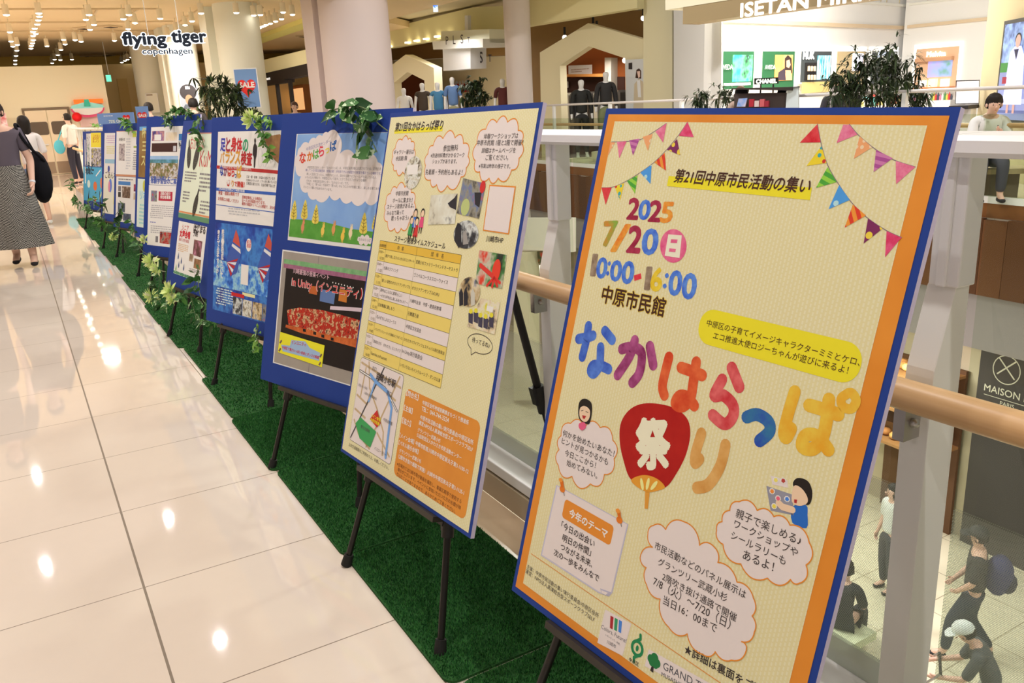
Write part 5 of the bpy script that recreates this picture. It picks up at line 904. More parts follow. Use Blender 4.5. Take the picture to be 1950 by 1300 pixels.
for x0, y0, x1, y1, nm, lb in ((150, 55, 222, 50, 'ceiling_vent', 'long ceiling vent with dark slots above the double doors side'), (158, 108, 213, 105, 'ceiling_vent', 'slim dark slot vent near the end wall'), (572, 70, 606, 67, 'ceiling_vent', 'dark ceiling vent beside the big mauve column')):
    t = thing(nm, onz(((x0+x1)/2, (y0+y1)/2), 3.7), lb, 'vent'); A, C = onz((x0, y0), 3.7), onz((x1, y1), 3.7); mb = MB(); bar(mb, A, C, .5, .03, pm(206, 176, 134)); mb.build('plate', t); mb = MB(); bar(mb, A.lerp(C, .06)-Vector((0, 0, .012)), A.lerp(C, .25)-Vector((0, 0, .012)), .3, .02, pm(60, 40, 24)); bar(mb, A.lerp(C, .75)-Vector((0, 0, .012)), A.lerp(C, .94)-Vector((0, 0, .012)), .3, .02, pm(60, 40, 24)); mb.build('slot', t)
# exit signs
for x, y, d, c, nm, lb in ((401, 146, 24, (90, 220, 190), 'exit_sign', 'small glowing green exit sign beyond the columns'), (829, 12, 20, (200, 226, 255), 'direction_sign', 'small lit white sign with a blue arrow under the atrium ceiling'), (206, 149, 25.3, (110, 226, 190), 'exit_sign', 'green exit sign at the corner of the end wall')):
    a, b_ = at(x-5, y, d), at(x+5, y, d); pl = Pl((a.x, a.y, 0), (b_.x-a.x, b_.y-a.y, 0), (0, 0, 1)); t = thing(nm, at(x, y, d), lb, 'sign'); mb = MB(); wr(mb, pl, (x-5, y-6 if c[0] < 150 else y-10), (x+5, y+6 if c[0] < 150 else y+10), -.06, 0, em(*c, 1.3)); mb.build('panel', t)
    if c[0] > 150: mb = MB(); text(mb, pl, '←', pl.uv((x-4, y+3)), pl.uv((x+4, y+3)), em(40, 110, 220, 1), .004, .03, px=False); mb.build('arrow', t)
    mb = MB(); mb.tube([pl.w(pl.uv((x, y-8)), -.03), pl.w((pl.uv((x, y))[0], 3.95 if d < 22 else 3.72), -.03)], .012, M_white, 6); mb.build('rod', t)
# dark-fronted shop between the columns
S1 = wallplane((500, 140), 26, (612, 116), 21)
def fq(nm, pl, q, o0, o1, m, parent=None):
    mb = MB(); mb.prism(pl, [(pl.uv(p)[0], 0. if p[1] >= 209 and pl is not KP else pl.uv(p)[1]) for p in q], o0, o1, m); o = mb.build(nm, parent); return o
struct(fq('wall_shopfront', S1, [(470, 122), (640, 80), (645, 112), (470, 147)], -.3, 0, pm(226, 206, 158)))
ss = thing('shop_sign', S1.w((S1.uv((560, 140))[0], 2.3)), 'black sign band over the dark-framed shop between the columns', 'sign')
fq('band', S1, [(470, 148), (640, 109), (640, 133), (545, 151), (545, 157), (470, 168)], -.25, .05, pm(34, 26, 22), ss)
mb = MB(); greek(mb, S1, (S1.uv((504, 150))[0], S1.uv((528, 152))[1], S1.uv((528, 150))[0], S1.uv((528, 143))[1]), 0, 0, 1, 1, 1, em(230, 226, 220, 1), 3); mb.v = [v+S1.n*.06 for v in mb.v]; mb.build('lettering', ss)
S1b = Pl(S1.o-S1.n*3.2, S1.u, S1.v); struct(fq('wall_shop', S1b, [(450, 130), (660, 100), (660, 250), (450, 250)], -.2, 0, pm(226, 200, 148)))
fm_ = thing('shop_window_frame', S1.w((S1.uv((550, 200))[0], 0)), 'dark vertical window frames of the shop between the columns', 'frame')
for x in (527, 552): 
    a = S1.uv((x, 180))[0]; MB().prism(S1, [(a-.06, 0), (a+.06, 0), (a+.06, 2.3), (a-.06, 2.3)], -.1, 0, pm(40, 32, 26)).build('mullion', fm_)
for q, m, nm, lb, ct in (([(562, 174), (576, 172), (576, 212), (564, 212)], pm(70, 50, 130), 'purple_placard', 'tall purple placard in the dark-framed shop', 'placard'), ([(590, 163), (622, 163), (622, 212), (594, 212)], pm(150, 90, 44), 'wooden_cabinet', 'wooden cabinet at the right of the dark-framed shop', 'cabinet'), ([(534, 186), (552, 184), (552, 200), (536, 200)], pm(140, 90, 50), 'low_shelf', 'low brown shelf in the dark-framed shop', 'shelf')):
    mb = MB(); a, c = S1b.uv(q[0]), S1b.uv(q[2]); mb.prism(S1b, [(a[0], 0), (c[0], 0), (c[0], a[1]), (a[0], a[1])], .3, .8, m); tag(mb.build(nm), lb, ct)
    if nm == 'wooden_cabinet': tag(MB().prism(S1b, [(a[0]+.15, 1.5), (c[0], 1.5), (c[0], a[1]-.12), (a[0]+.15, a[1]-.12)], .81, .83, em(236, 180, 120, .9)).build('lit_panel', bpy.data.objects['wooden_cabinet']), None, None)
area('shop_downlight', tuple(S1.w((S1.uv((550, 180))[0], 3.0), -1.6)), .8, 40)
# ceiling over the far walkway and cove edges
slab('ceiling', [(5, 13.4), (34, 13.4), (34, 44), (5, 44)], 3.95, 4.1, pm(206, 184, 144, .8))
A, C = onz((470, 80), 3.72), onz((612, 28), 3.72); mb = MB(); bar(mb, A-Vector((0, 0, .06)), C-Vector((0, 0, .06)), .5, .12, pm(240, 206, 120)); struct(mb.build('trim_4'))  # cove light painted into this beam as bright yellow
S2 = wallplane((745, 200), 27, (960, 190), 22)
struct(fq('wall_fascia', S2, [(600, 70), (739, 54), (900, 14), (975, 10), (975, 52), (888, 66), (739, 92), (600, 105)], -.3, 0, pm(226, 204, 148)))
S2b = Pl(S2.o-S2.n*3, S2.u, S2.v)
struct(fq('wall_shop', S2b, [(690, 118), (1030, 104), (1030, 250), (690, 250)], -.2, 0, pm(220, 196, 150))); struct(fq('wall_shop', S2b, [(690, 50), (1030, 30), (1030, 103), (690, 117)], -.2, 0, pm(168, 126, 72)))
def gable(pl, outer, nm, lb, th=.28):
    mb = MB(); mb.prism(pl, [(pl.uv(p)[0], 0. if p[1] >= 209 else pl.uv(p)[1]) for p in outer], -th, 0, pm(222, 200, 156)); return tag(mb.build(nm), lb, 'portal')
gable(S2, [(735, 215), (735, 132), (772, 104), (826, 129), (827, 215), (809, 215), (808, 153), (776, 137), (750, 158), (750, 215)], 'gable_portal', 'cream house-shaped portal right beside the big mauve column')
S2c = Pl(S2.o-S2.n*1.4, S2.u, S2.v); tag(fq('dark_panel', S2c, [(742, 134), (822, 130), (822, 230), (742, 230)], -.1, 0, pm(84, 36, 16)), 'dark red-brown panel inside the left house-shaped portal', 'panel')
pt = thing('shop_totem', S2.w((S2.uv((925, 100))[0], 2.0), .6), 'white hanging shop box with spaced letters near the pale pole', 'sign')
for q, o0, o1, m, nm in (([(881, 60), (975, 56), (975, 82), (881, 82)], .2, .7, pm(232, 214, 176), 'upper_box'), ([(876, 79), (975, 74), (975, 90), (878, 94)], .1, .9, pm(236, 222, 190), 'band'), ([(884, 91), (938, 88), (938, 130), (885, 134)], .2, .7, pm(238, 226, 206), 'lower_box'), ([(915, 30), (921, 30), (921, 60), (915, 60)], .4, .5, M_white, 'hanger')): fq(nm, S2, q, o0, o1, m, pt)
mb = MB()
for ch, x, y in (('P', 903, 85), ('L', 917, 84), ('S', 932, 83), ('T', 945, 82)): wl(mb, S2, ch, (x, y), (x+5, y), DARK, .905, 0)
for ch, x, y in (('S', 937, 119), ('T', 954, 117)): wl(mb, S2, ch, (x, y), (x+6, y), DARK, .4, .02)
mb.build('lettering', pt); ssn = fq('sale_sign', S2b, [(868, 160), (902, 158), (902, 174), (868, 176)], .05, .1, pm(196, 30, 26)); tag(ssn, 'red sale sign on the cream shop wall', 'sign'); mb = MB(); wl(mb, S2b, 'SALE', (873, 171), (897, 169), WHT, .104, .04); mb.build('lettering', ssn)
for k, (x, y) in enumerate(((745, 88.5), (780, 81), (797, 77.5), (815, 74), (836, 69.5), (857, 65.5))): mb = MB(); p = S2.w(S2.uv((x, y)), .06); mb.lathe(p, [(.1, -.02), (.1, .02)], em(255, 240, 200, 3), 10); tag(mb.build('recessed_lamp'), 'small lamp in the row along the lower edge of the cream fascia', 'lamp', 'lamps along the cream fascia')
area('shop_downlight', tuple(S2.w((S2.uv((850, 180))[0], 3.1), -.2)), 1.2, 45); area('shop_downlight', tuple(S2.w((S2.uv((950, 180))[0], 3.1), 1.6)), 1.0, 30)
# pale pole, second portal
column(987, 100, 19.5, 50, '', 6, (206, 184, 168), seg=24, z0=-5.2)
S3 = wallplane((1015, 200), 21, (1228, 190), 19)
struct(fq('wall_fascia', S3, [(1000, -60), (1240, -60), (1240, 18), (1015, 54), (1000, 57)], .3, .6, pm(216, 194, 140)))
S3b = Pl(S3.o-S3.n*2.4, S3.u, S3.v); struct(fq('wall_shop', S3b, [(985, 20), (1250, 20), (1250, 250), (985, 250)], -.2, 0, pm(150, 112, 66)))
gable(S3, [(1030, 250), (1028, 100), (1120, 44), (1229, 76), (1231, 250), (1193, 250), (1190, 111), (1121, 88), (1066, 125), (1070, 250)], 'gable_portal', 'cream house-shaped portal with wooden shelves between the pole and the white wall')
S3c = Pl(S3.o-S3.n*1.3, S3.u, S3.v)
cl = thing('wardrobe_wall', S3c.w((S3c.uv((1130, 200))[0], 0)), 'warm brown wardrobe wall with shelf inside the right house-shaped portal', 'shelf')
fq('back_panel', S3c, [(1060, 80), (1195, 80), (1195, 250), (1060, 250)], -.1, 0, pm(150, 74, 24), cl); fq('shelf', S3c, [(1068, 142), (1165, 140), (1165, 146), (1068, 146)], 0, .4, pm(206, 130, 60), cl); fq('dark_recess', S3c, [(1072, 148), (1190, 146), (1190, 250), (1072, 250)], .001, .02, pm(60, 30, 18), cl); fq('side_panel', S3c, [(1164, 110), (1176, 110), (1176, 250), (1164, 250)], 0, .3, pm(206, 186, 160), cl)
tg = fq('shop_card', S3c, [(1088, 125), (1132, 123), (1132, 142), (1088, 143)], .1, .13, pm(240, 218, 204)); tag(tg, 'white card with faint lettering standing on the brown shelf', 'card'); mb = MB(); greek(mb, S3c, (S3c.uv((1092, 137))[0], S3c.uv((1110, 138))[1], S3c.uv((1128, 130))[0], S3c.uv((1110, 130))[1]), 0, 0, 1, 1, 2, pm(170, 140, 120)); mb.v = [v+S3c.n*.131 for v in mb.v]; mb.build('lettering', tg)
fq('small_card', S3c, [(1073, 156), (1085, 155), (1085, 167), (1073, 167)], .05, .08, pm(214, 196, 176)); tag(bpy.data.objects['small_card'], 'small pale card under the shelf of the right portal', 'card')
cols = [(70, 60, 50), (200, 180, 150), (90, 80, 70), (40, 40, 44), (190, 170, 140), (110, 90, 70)]
for k in range(13):
    x = 1078+k*9; S = Pl(S3c.o+S3c.n*.35, S3c.u, S3c.v); a = S.uv((x, 160)); mb = MB(); mb.prism(S, [(a[0]-.05, .55), (a[0]+.06, .55), (a[0]+.045, 1.5), (a[0], 1.56), (a[0]-.045, 1.5)], -.2, .2, pm(*cols[k % 6])); tag(mb.build('hanging_garment'), 'garment in the row hanging inside the right house-shaped portal', 'garment', 'garments hanging in the right portal')
bn = thing('hanging_banner', S3.w((S3.uv((1211, 150))[0], .3), .1), 'grey banner with a woman in a beige jacket at the right portal', 'banner'); fq('cloth', S3, [(1194, 114), (1229, 112), (1230, 245), (1196, 245)], .05, .08, pm(206, 196, 184), bn)
S3d = Pl(S3.o+S3.n*.085, S3.u, S3.v); mb = MB(); fl = lambda q, m, o: mb.flat(S3d, [S3d.uv(p) for p in q], o, m)
fl([(1206, 210), (1208, 160), (1216, 150), (1224, 155), (1229, 175), (1229, 215)], pm(196, 172, 138), .001); fl([(1213, 153), (1219, 152), (1221, 185), (1215, 185)], pm(226, 218, 206), .002); fl([(1210, 148), (1212, 133), (1217, 130), (1221, 135), (1221, 150)], pm(70, 44, 32), .002); fl([(1213, 136), (1219, 135), (1219, 146), (1216, 149)], pm(226, 180, 156), .003); fl([(1197, 120), (1204, 119), (1204, 132), (1197, 132)], pm(50, 40, 36), .002)
for k, ch in enumerate('毎日が楽しい服'): text(mb, S3d, ch, S3d.uv((1199, 150+k*6)), S3d.uv((1203, 150+k*6)), DARK, .002, 0, px=False) if False else None
mb.build('print', bn)
for k, (x, y) in enumerate(((1085, 46.5), (1092, 57.5), (1030, 69), (1182, 31), (1201, 31), (1181, 115))): mb = MB(); p = S3.w(S3.uv((x, y)), -1.0 if y < 100 else -.2); mb.ball(p, .06, em(255, 246, 226, 6), 10); mb.tube([p+Vector((0, 0, .04)), p+Vector((0, 0, .25))], .03, M_black, 8); tag(mb.build('spotlight'), 'round shop spotlight above or inside the right house-shaped portal', 'spotlight', 'spotlights around the right portal')
area('shop_downlight', tuple(S3.w((S3.uv((1130, 180))[0], 2.3), -.4)), .5, 18); area('shop_downlight', tuple(S3.w((S3.uv((1100, 180))[0], 4.0), 2.0)), .8, 28)
S4 = wallplane((1229, 190), 19, (1284, 188), 18.6); struct(fq('pilaster', S4, [(1229, -80), (1284, -80), (1284, 300), (1229, 300)], -.4, .1, pm(224, 202, 158)))
# ------------------------------------------------------------------ white cosmetics hall on the right
W1 = wallplane((1283, 180), 17.6, (1374, 178), 15.3); struct(fq('wall_white', W1, [(1283, -80), (1374, -80), (1374, 300), (1283, 300)], -.03, 0, pm(238, 224, 204)))
I1 = wallplane((1450, 150), 16.5, (1706, 150), 20.); I2 = wallplane((1706, 150), 20., (1870, 145), 18.5); HW = pm(246, 236, 214)
e1 = I1.uv((1722, 150))[0]; s1 = I1.uv((1365, 150))[0]; struct(MB().prism(I1, [(s1, 0), (e1, 0), (e1, 4.6), (s1, 4.6)], -.3, 0, HW).build('wall_cosmetics'))
s2 = I2.uv((1722, 150))[0]; e2 = I2.uv((1905, 150))[0]; struct(MB().prism(I2, [(s2-.1, 0), (e2, 0), (e2, 4.6), (s2-.1, 4.6)], -.3, 0, HW).build('wall_cosmetics'))
for pl, a, c in ((I1, s1, e1), (I2, s2, e2)):
    mb = MB(); zc = 2.63; mb.prism(pl, [(a, zc), (c, zc), (c, zc+.07), (a, zc+.07)], 0, .06, pm(206, 176, 140)); mb.prism(pl, [(a, zc+.5), (c, zc+.5), (c, zc+.55), (a, zc+.55)], 0, .05, pm(236, 220, 190)); u = a+.4
    while u < c: mb.prism(pl, [(u, zc+.57), (u+.014, zc+.57), (u+.014, 4.6), (u, 4.6)], 0, .012, pm(196, 170, 130)); u += random.choice((.28, .62))
    struct(mb.build('trim_5'))
def niche(pl, q, m, nm, lb, cat='display'):
    t = thing(nm, pl.w((pl.uv(q[0])[0]*.5+pl.uv(q[1])[0]*.5, pl.uv(q[1])[1])), lb, cat); mb = MB(); a, c = pl.uv(q[0]), pl.uv(q[1]); mb.prism(pl, [(a[0]-.06, c[1]-.02), (c[0]+.06, c[1]-.02), (c[0]+.06, a[1]+.1), (a[0]-.06, a[1]+.1)], .001, .05, em(255, 250, 240, .9)); mb.build('lit_frame', t); mb = MB(); mb.prism(pl, [(a[0], c[1]), (c[0], c[1]), (c[0], a[1]), (a[0], a[1])], .051, .06, m); mb.build('panel', t); return t
def onp(t, pl, q, m, nm, o0=.061, o1=.075): mb = MB(); wr(mb, pl, q[0], q[1], o0, o1, m); return mb.build(nm, t)
scr1 = photo([(30, 90, 60), (60, 200, 190), (110, 220, 150), (40, 60, 50), (150, 230, 220)], 2.2, emit=1.0); scr2 = photo([(250, 190, 110), (236, 160, 90), (255, 214, 150)], 2, emit=.9); scr3 = photo([(40, 110, 140), (90, 190, 210), (220, 245, 250), (60, 150, 180)], 5, stretch=(4, 4, .6), emit=1.0)
GR = pm(44, 92, 56)
t = niche(I1, [(1373, 98), (1429, 168)], GR, 'brand_display', 'green brand display with a teal screen next to the white wall'); onp(t, I1, [(1390, 105), (1426, 155)], scr1, 'screen'); onp(t, I1, [(1373, 159), (1423, 162)], em(255, 255, 245, 1.2), 'shelf_light'); mb = MB(); wl(mb, I1, 'AVEDA', (1364, 133), (1388, 132.5), em(235, 235, 225, 1), .09, .02); mb.build('lettering', t)
t = niche(I1, [(1448, 98), (1506, 166)], GR, 'brand_display', 'green brand display with an orange portrait above the small black sign'); sc = onp(t, I1, [(1471, 105), (1502, 153)], scr2, 'screen'); mb = MB(); mb.flat(I1, [I1.uv(p) for p in ((1488, 140), (1488, 112), (1494, 105), (1501, 112), (1502, 140))], .077, em(60, 46, 44, .8)); mb.flat(I1, [I1.uv(p) for p in ((1491, 128), (1491, 116), (1497, 114), (1499, 124), (1496, 130))], .079, em(240, 190, 150, .9)); mb.flat(I1, [I1.uv(p) for p in ((1474, 153), (1476, 138), (1488, 130), (1490, 153))], .078, em(70, 60, 70, .8)); mb.flat(I1, [I1.uv(p) for p in ((1490, 153), (1489, 134), (1499, 134), (1502, 153))], .0785, em(240, 180, 130, .9)); mb.build('portrait', sc); mb = MB(); wl(mb, I1, 'AVEDA', (1449, 132.5), (1469, 132), em(235, 235, 225, 1), .09, .02); mb.build('lettering', t)
t = niche(I1, [(1522, 98), (1576, 155)], pm(70, 72, 70), 'brand_display', 'dark brand display with a blue video screen and small jars'); onp(t, I1, [(1552, 106), (1574, 151)], scr3, 'screen'); onp(t, I1, [(1528, 120), (1548, 153)], pm(40, 36, 34), 'recess'); mb = MB(); wl(mb, I1, 'MUK', (1522, 113), (1543, 112.5), em(255, 255, 255, 1.2), .09, .06); mb.build('lettering', t)
for r in range(2):
    for k in range(3): p = I1.w(I1.uv((1530+k*5.6, 136+r*16.5)), .12); mb = MB(); mb.lathe(p, [(.028, 0), (.028, .09), (.02, .1)], pm(236, 190, 150), 8); tag(mb.build('jar'), 'small peach jar in the dark brand display', 'jar', 'jars in the dark brand display')
onp(t, I1, [(1522, 157), (1574, 175)], pm(214, 180, 110), 'lower_shelf')
t = niche(I1, [(1590, 98), (1640, 160)], pm(206, 176, 130), 'brand_display', 'tan brand display with a pale portrait behind the left of the bamboo palm'); onp(t, I1, [(1619, 102), (1637, 135)], photo([(200, 200, 225), (240, 240, 250), (90, 90, 110)], 3, emit=1), 'screen')
t = niche(I1, [(1657, 98), (1700, 160)], pm(80, 84, 84), 'brand_display', 'grey brand display behind the top of the bamboo palm'); onp(t, I1, [(1667, 100), (1690, 110)], em(220, 235, 255, 1), 'lit_sign')
t = niche(I2, [(1748, 94), (1821, 172)], pm(236, 176, 136), 'brand_display', 'peach brand display with a green and lilac screen'); onp(t, I2, [(1771, 117), (1814, 145)], photo([(70, 150, 60), (150, 170, 220), (170, 160, 230), (120, 200, 120)], 1.6, emit=.8), 'screen'); onp(t, I2, [(1750, 112), (1819, 114)], pm(206, 150, 110), 'ledge', .06, .2); onp(t, I2, [(1748, 167), (1821, 172)], pm(220, 140, 90), 'shelf', .06, .35); mb = MB(); wl(mb, I2, 'Melvita', (1768, 108), (1804, 106), em(255, 255, 250, 1.2), .09, .05); mb.build('lettering', t)
for x, w, m in ((1757, 10, em(255, 250, 240, .9)), (1776, 12, em(255, 236, 200, .9)), (1799, 12, em(255, 240, 230, .9))): mb = MB(); wr(mb, I2, (x, 150 if x > 1760 else 153), (x+w, 165), .08, .2, m); tag(mb.build('lit_card'), {1757: 'left small white card', 1776: 'middle small white card', 1799: 'right small white card'}[x]+' on the shelf of the peach display', 'card')
ct = thing('product_counter', I2.w((I2.uv((1780, 190))[0], 0), 1.0), 'white counter of small bottles in front of the peach display', 'counter'); mb = MB(); a, c = I2.uv((1745, 186)), I2.uv((1858, 190)); mb.prism(I2, [(a[0], 0), (c[0], 0), (c[0], 1.0), (a[0], 1.0)], .5, 1.2, HW); mb.build('body', ct)
bc_ = [(200, 60, 60), (226, 190, 80), (90, 130, 80), (230, 224, 214), (206, 120, 140), (70, 70, 80)]
for k in range(26): u = a[0]+.08+(c[0]-a[0]-.16)*k/25; p = I2.w((u, 1.0), 1.0); h = .12+.07*((k*7) % 5)/5; mb = MB(); mb.lathe(p, [(.025, 0), (.025, h*.7), (.011, h*.8), (.011, h)], pm(*bc_[(k*5) % 6]), 8); tag(mb.build('bottle'), 'small cosmetic bottle in the row on the white counter', 'bottle', 'bottles on the white counter')
SB = wallplane((1310, 52), 14.2, (1740, -5), 11.05); sg = thing('sign_band', SB.w((SB.uv((1500, 20))[0], 2.53), .2), 'beige sign band with large white capitals above the cosmetics hall', 'sign'); a, c = SB.uv((1308, 40))[0], SB.uv((1960, -30))[0]
MB().prism(SB, [(a, 2.53), (c, 2.53), (c, 2.80), (a, 2.80)], -.3, .1, pm(150, 124, 86)).build('band', sg); struct(MB().prism(SB, [(a-.4, 2.801), (c, 2.801), (c, 6), (a-.4, 6)], -.6, .11, pm(222, 204, 168)).build('wall_sign')); mb = MB(); text(mb, SB, 'ISETAN MIRROR', SB.uv((1419, 33)), (SB.uv((1419, 33))[0]+(SB.uv((1690, -5))[0]-SB.uv((1419, 33))[0])*1.17, SB.uv((1419, 33))[1]), em(255, 250, 240, 1.6), .11, .03, px=False, height=.2); mb.build('lettering', sg)
for x, y, w in ((1480, 140, 115), (1600, 130, 165), (1735, 140, 210)): area('hall_downlight', tuple(at(x, y, 14.6)+Vector((0, 0, 2.5))), 1.0, w, col=(1, .93, .82))
# small black sign and counters of the hall
cs = thing('counter_sign', at(1460, 160, 12.6), 'black sign with white glowing capitals standing on a frame', 'sign'); CP = wallplane((1436, 155), 12.7, (1484, 153), 12.5); fq('board', CP, [(1436, 149), (1481, 147), (1482, 159), (1436, 161)], -.04, 0, pm(30, 34, 28), cs); mb = MB(); wl(mb, CP, 'CHANEL', (1440, 159), (1479, 157.5), em(255, 255, 235, 1.6), .003, .06); mb.build('lettering', cs)
mb = MB()
for x in (1448, 1472): a = CP.uv((x, 160)); mb.tube([CP.w((a[0], 0), -.02), CP.w(a, -.02)], .012, M_black, 6)
mb.build('posts', cs)
kc = thing('makeup_counter', at(1460, 190, 12.3), 'dark makeup counter with slanted mirrors below the small black sign', 'counter')
CQ = wallplane((1400, 175), 12.4, (1520, 172), 12.0)
for q, o0, o1, m, nm in (([(1403, 168), (1516, 165), (1516, 172), (1403, 170)], -.3, .3, pm(60, 50, 44), 'top'), ([(1403, 171), (1427, 169), (1425, 178), (1402, 178)], 0, .1, pm(24, 20, 20), 'mirror'), ([(1485, 167), (1500, 167), (1497, 178), (1482, 178)], 0, .1, pm(24, 20, 20), 'mirror'), ([(1404, 178), (1516, 176), (1516, 300), (1404, 300)], -.3, .2, pm(70, 56, 50), 'body')): fq(nm, CQ, q, o0, o1, m, kc)
fq('makeup_card', CQ, [(1416, 187), (1432, 186), (1428, 202), (1412, 202)], .3, .33, photo([(90, 140, 200), (210, 190, 200)], 6)); tag(bpy.data.objects['makeup_card'], 'pale blue makeup card at the front of the dark counter', 'card')
for k, x in enumerate((1436, 1446, 1456, 1464)): mb = MB(); wr(mb, CQ, (x, 188+k % 2*3), (x+8, 202), .25, .35, pm(*[(170, 40, 50), (210, 180, 170), (196, 90, 90), (150, 40, 50)][k])); tag(mb.build('cosmetic_box'), ['dark red', 'pale', 'rose', 'wine red'][k]+' cosmetic box on the front of the dark makeup counter', 'box')
ab = thing('a_board', at(1507, 190, 11.8), 'white A-shaped pavement board beside the dark makeup counter', 'sign'); AP = wallplane((1490, 180), 11.9, (1530, 179), 11.7); fq('panel', AP, [(1499, 168), (1520, 166), (1528, 230), (1490, 232)], -.03, 0, pm(206, 204, 196), ab); fq('frame', AP, [(1497, 166), (1521, 164), (1521, 167), (1497, 169)], -.04, .02, pm(110, 104, 100), ab)
pc2 = thing('product_counter', I1.w((I1.uv((1545, 190))[0], 0), 1.4), 'pale counter of gift sets under the dark brand display', 'counter'); mb = MB(); a, c = I1.uv((1522, 186)), I1.uv((1600, 190)); mb.prism(I1, [(a[0], 0), (c[0], 0), (c[0], .98), (a[0], .98)], .8, 1.8, HW); mb.build('body', pc2)
for k in range(9): u = a[0]+.1+(c[0]-a[0]-.2)*k/8; p = I1.w((u, .98), 1.3); mb = MB(); s = .05+.02*(k % 3); mb.box(p-Vector((s, s, 0)), p+Vector((s, s, .1+.04*(k % 4))), pm(*[(226, 190, 110), (230, 226, 216), (120, 190, 170), (196, 60, 50)][k % 4])); tag(mb.build('gift_box'), 'small gift box in the row on the pale counter', 'box', 'gift boxes on the pale counter')
mk = thing('display_stand', at(1600, 190, 12), 'dark slanted display stand left of the bamboo palm', 'stand'); MP = wallplane((1580, 180), 12.1, (1640, 178), 11.9); fq('panel', MP, [(1588, 163), (1640, 160), (1640, 250), (1574, 250)], -.1, 0, pm(52, 46, 42), mk); fq('edge', MP, [(1585, 163), (1589, 163), (1576, 235), (1571, 235)], -.1, .02, pm(176, 160, 150), mk)
sp = thing('lit_display', at(1838, 185, 12.4), 'white lit panel with a faint plant picture beside the tan wall', 'display'); LPp = wallplane((1820, 180), 12.6, (1862, 178), 12.4); fq('frame', LPp, [(1820, 153), (1864, 152), (1863, 198), (1818, 198)], -.05, -.01, pm(70, 66, 62), sp); fq('panel', LPp, [(1822, 155), (1864, 154), (1863, 196), (1820, 197)], -.009, 0, photo([(250, 246, 244), (255, 252, 250), (230, 190, 200)], 3, emit=1), sp)
tb_ = thing('tall_table', at(1840, 205, 11.9), 'tall white table with a black top beside the seated man', 'table'); fq('top', LPp, [(1822, 200), (1858, 199), (1858, 206), (1822, 207)], -.2, .4, pm(50, 44, 42), tb_); fq('body', LPp, [(1822, 207), (1856, 206), (1852, 300), (1822, 300)], -.1, .2, pm(226, 214, 196), tb_); fq('leg', LPp, [(1837, 207), (1841, 207), (1838, 300), (1834, 300)], .3, .36, pm(50, 44, 42), tb_)
# tan wall with the big screen
T1 = wallplane((1862, 200), 12.6, (1950, 198), 11.2); a = T1.uv((1868, 150))[0]; struct(MB().prism(T1, [(a, 0), (a+6, 0), (a+6, 6), (a, 6)], -.5, 0, pm(206, 182, 140)).build('wall_right'))
tv = thing('video_screen', T1.w((T1.uv((1940, 150))[0], T1.uv((1910, 232))[1]), .1), 'big upright video screen showing a woman in a white dress', 'screen'); u0, v1, v0 = T1.uv((1904, 233))[0], T1.uv((1906, 233))[1], T1.uv((1924, 40))[1]; u1 = u0+1.0
MB().prism(T1, [(u0, v1), (u1, v1), (u1, v0), (u0, v0)], .005, .09, M_black).build('casing', tv); R = (u0+.045, v1+.05, u1-.045, v0-.05)
mb = MB(); mb.flat(T1, [(R[0], R[1]), (R[2], R[1]), (R[2], R[3]), (R[0], R[3])], .092, photo([(90, 110, 180), (150, 180, 230), (60, 80, 140), (190, 205, 240)], 2.5, emit=.75)); rq(mb, T1, R, 0, .4, .25, .5, em(60, 130, 60, .6), .094); rq(mb, T1, R, 0, .5, 1, 1, em(130, 140, 190, .6), .093); rq(mb, T1, R, 0, .78, 1, .83, em(170, 180, 220, .6), .095); rq(mb, T1, R, 0, .9, 1, .93, em(90, 100, 150, .6), .095)
mb.flat(T1, [RQ(R, .2, .84), RQ(R, .27, .3), RQ(R, .4, .24), RQ(R, .62, .24), RQ(R, .75, .35), RQ(R, .82, .84)], .097, em(200, 205, 245, .8)); mb.flat(T1, ell(RQ(R, .5, .19), .07, .085), .098, em(206, 160, 150, .7)); mb.flat(T1, ell(RQ(R, .5, .165), .09, .075), .0975, em(30, 26, 36, .6)); mb.flat(T1, [RQ(R, .4, .27), RQ(R, .55, .27), RQ(R, .5, .38)], .099, em(40, 40, 70, .6)); rq(mb, T1, R, .12, .55, .26, .62, em(150, 40, 60, .6), .099); rq(mb, T1, R, .35, .84, .42, .93, em(196, 150, 140, .6), .099); rq(mb, T1, R, .55, .84, .62, .93, em(196, 150, 140, .6), .099); mb.build('picture', tv)
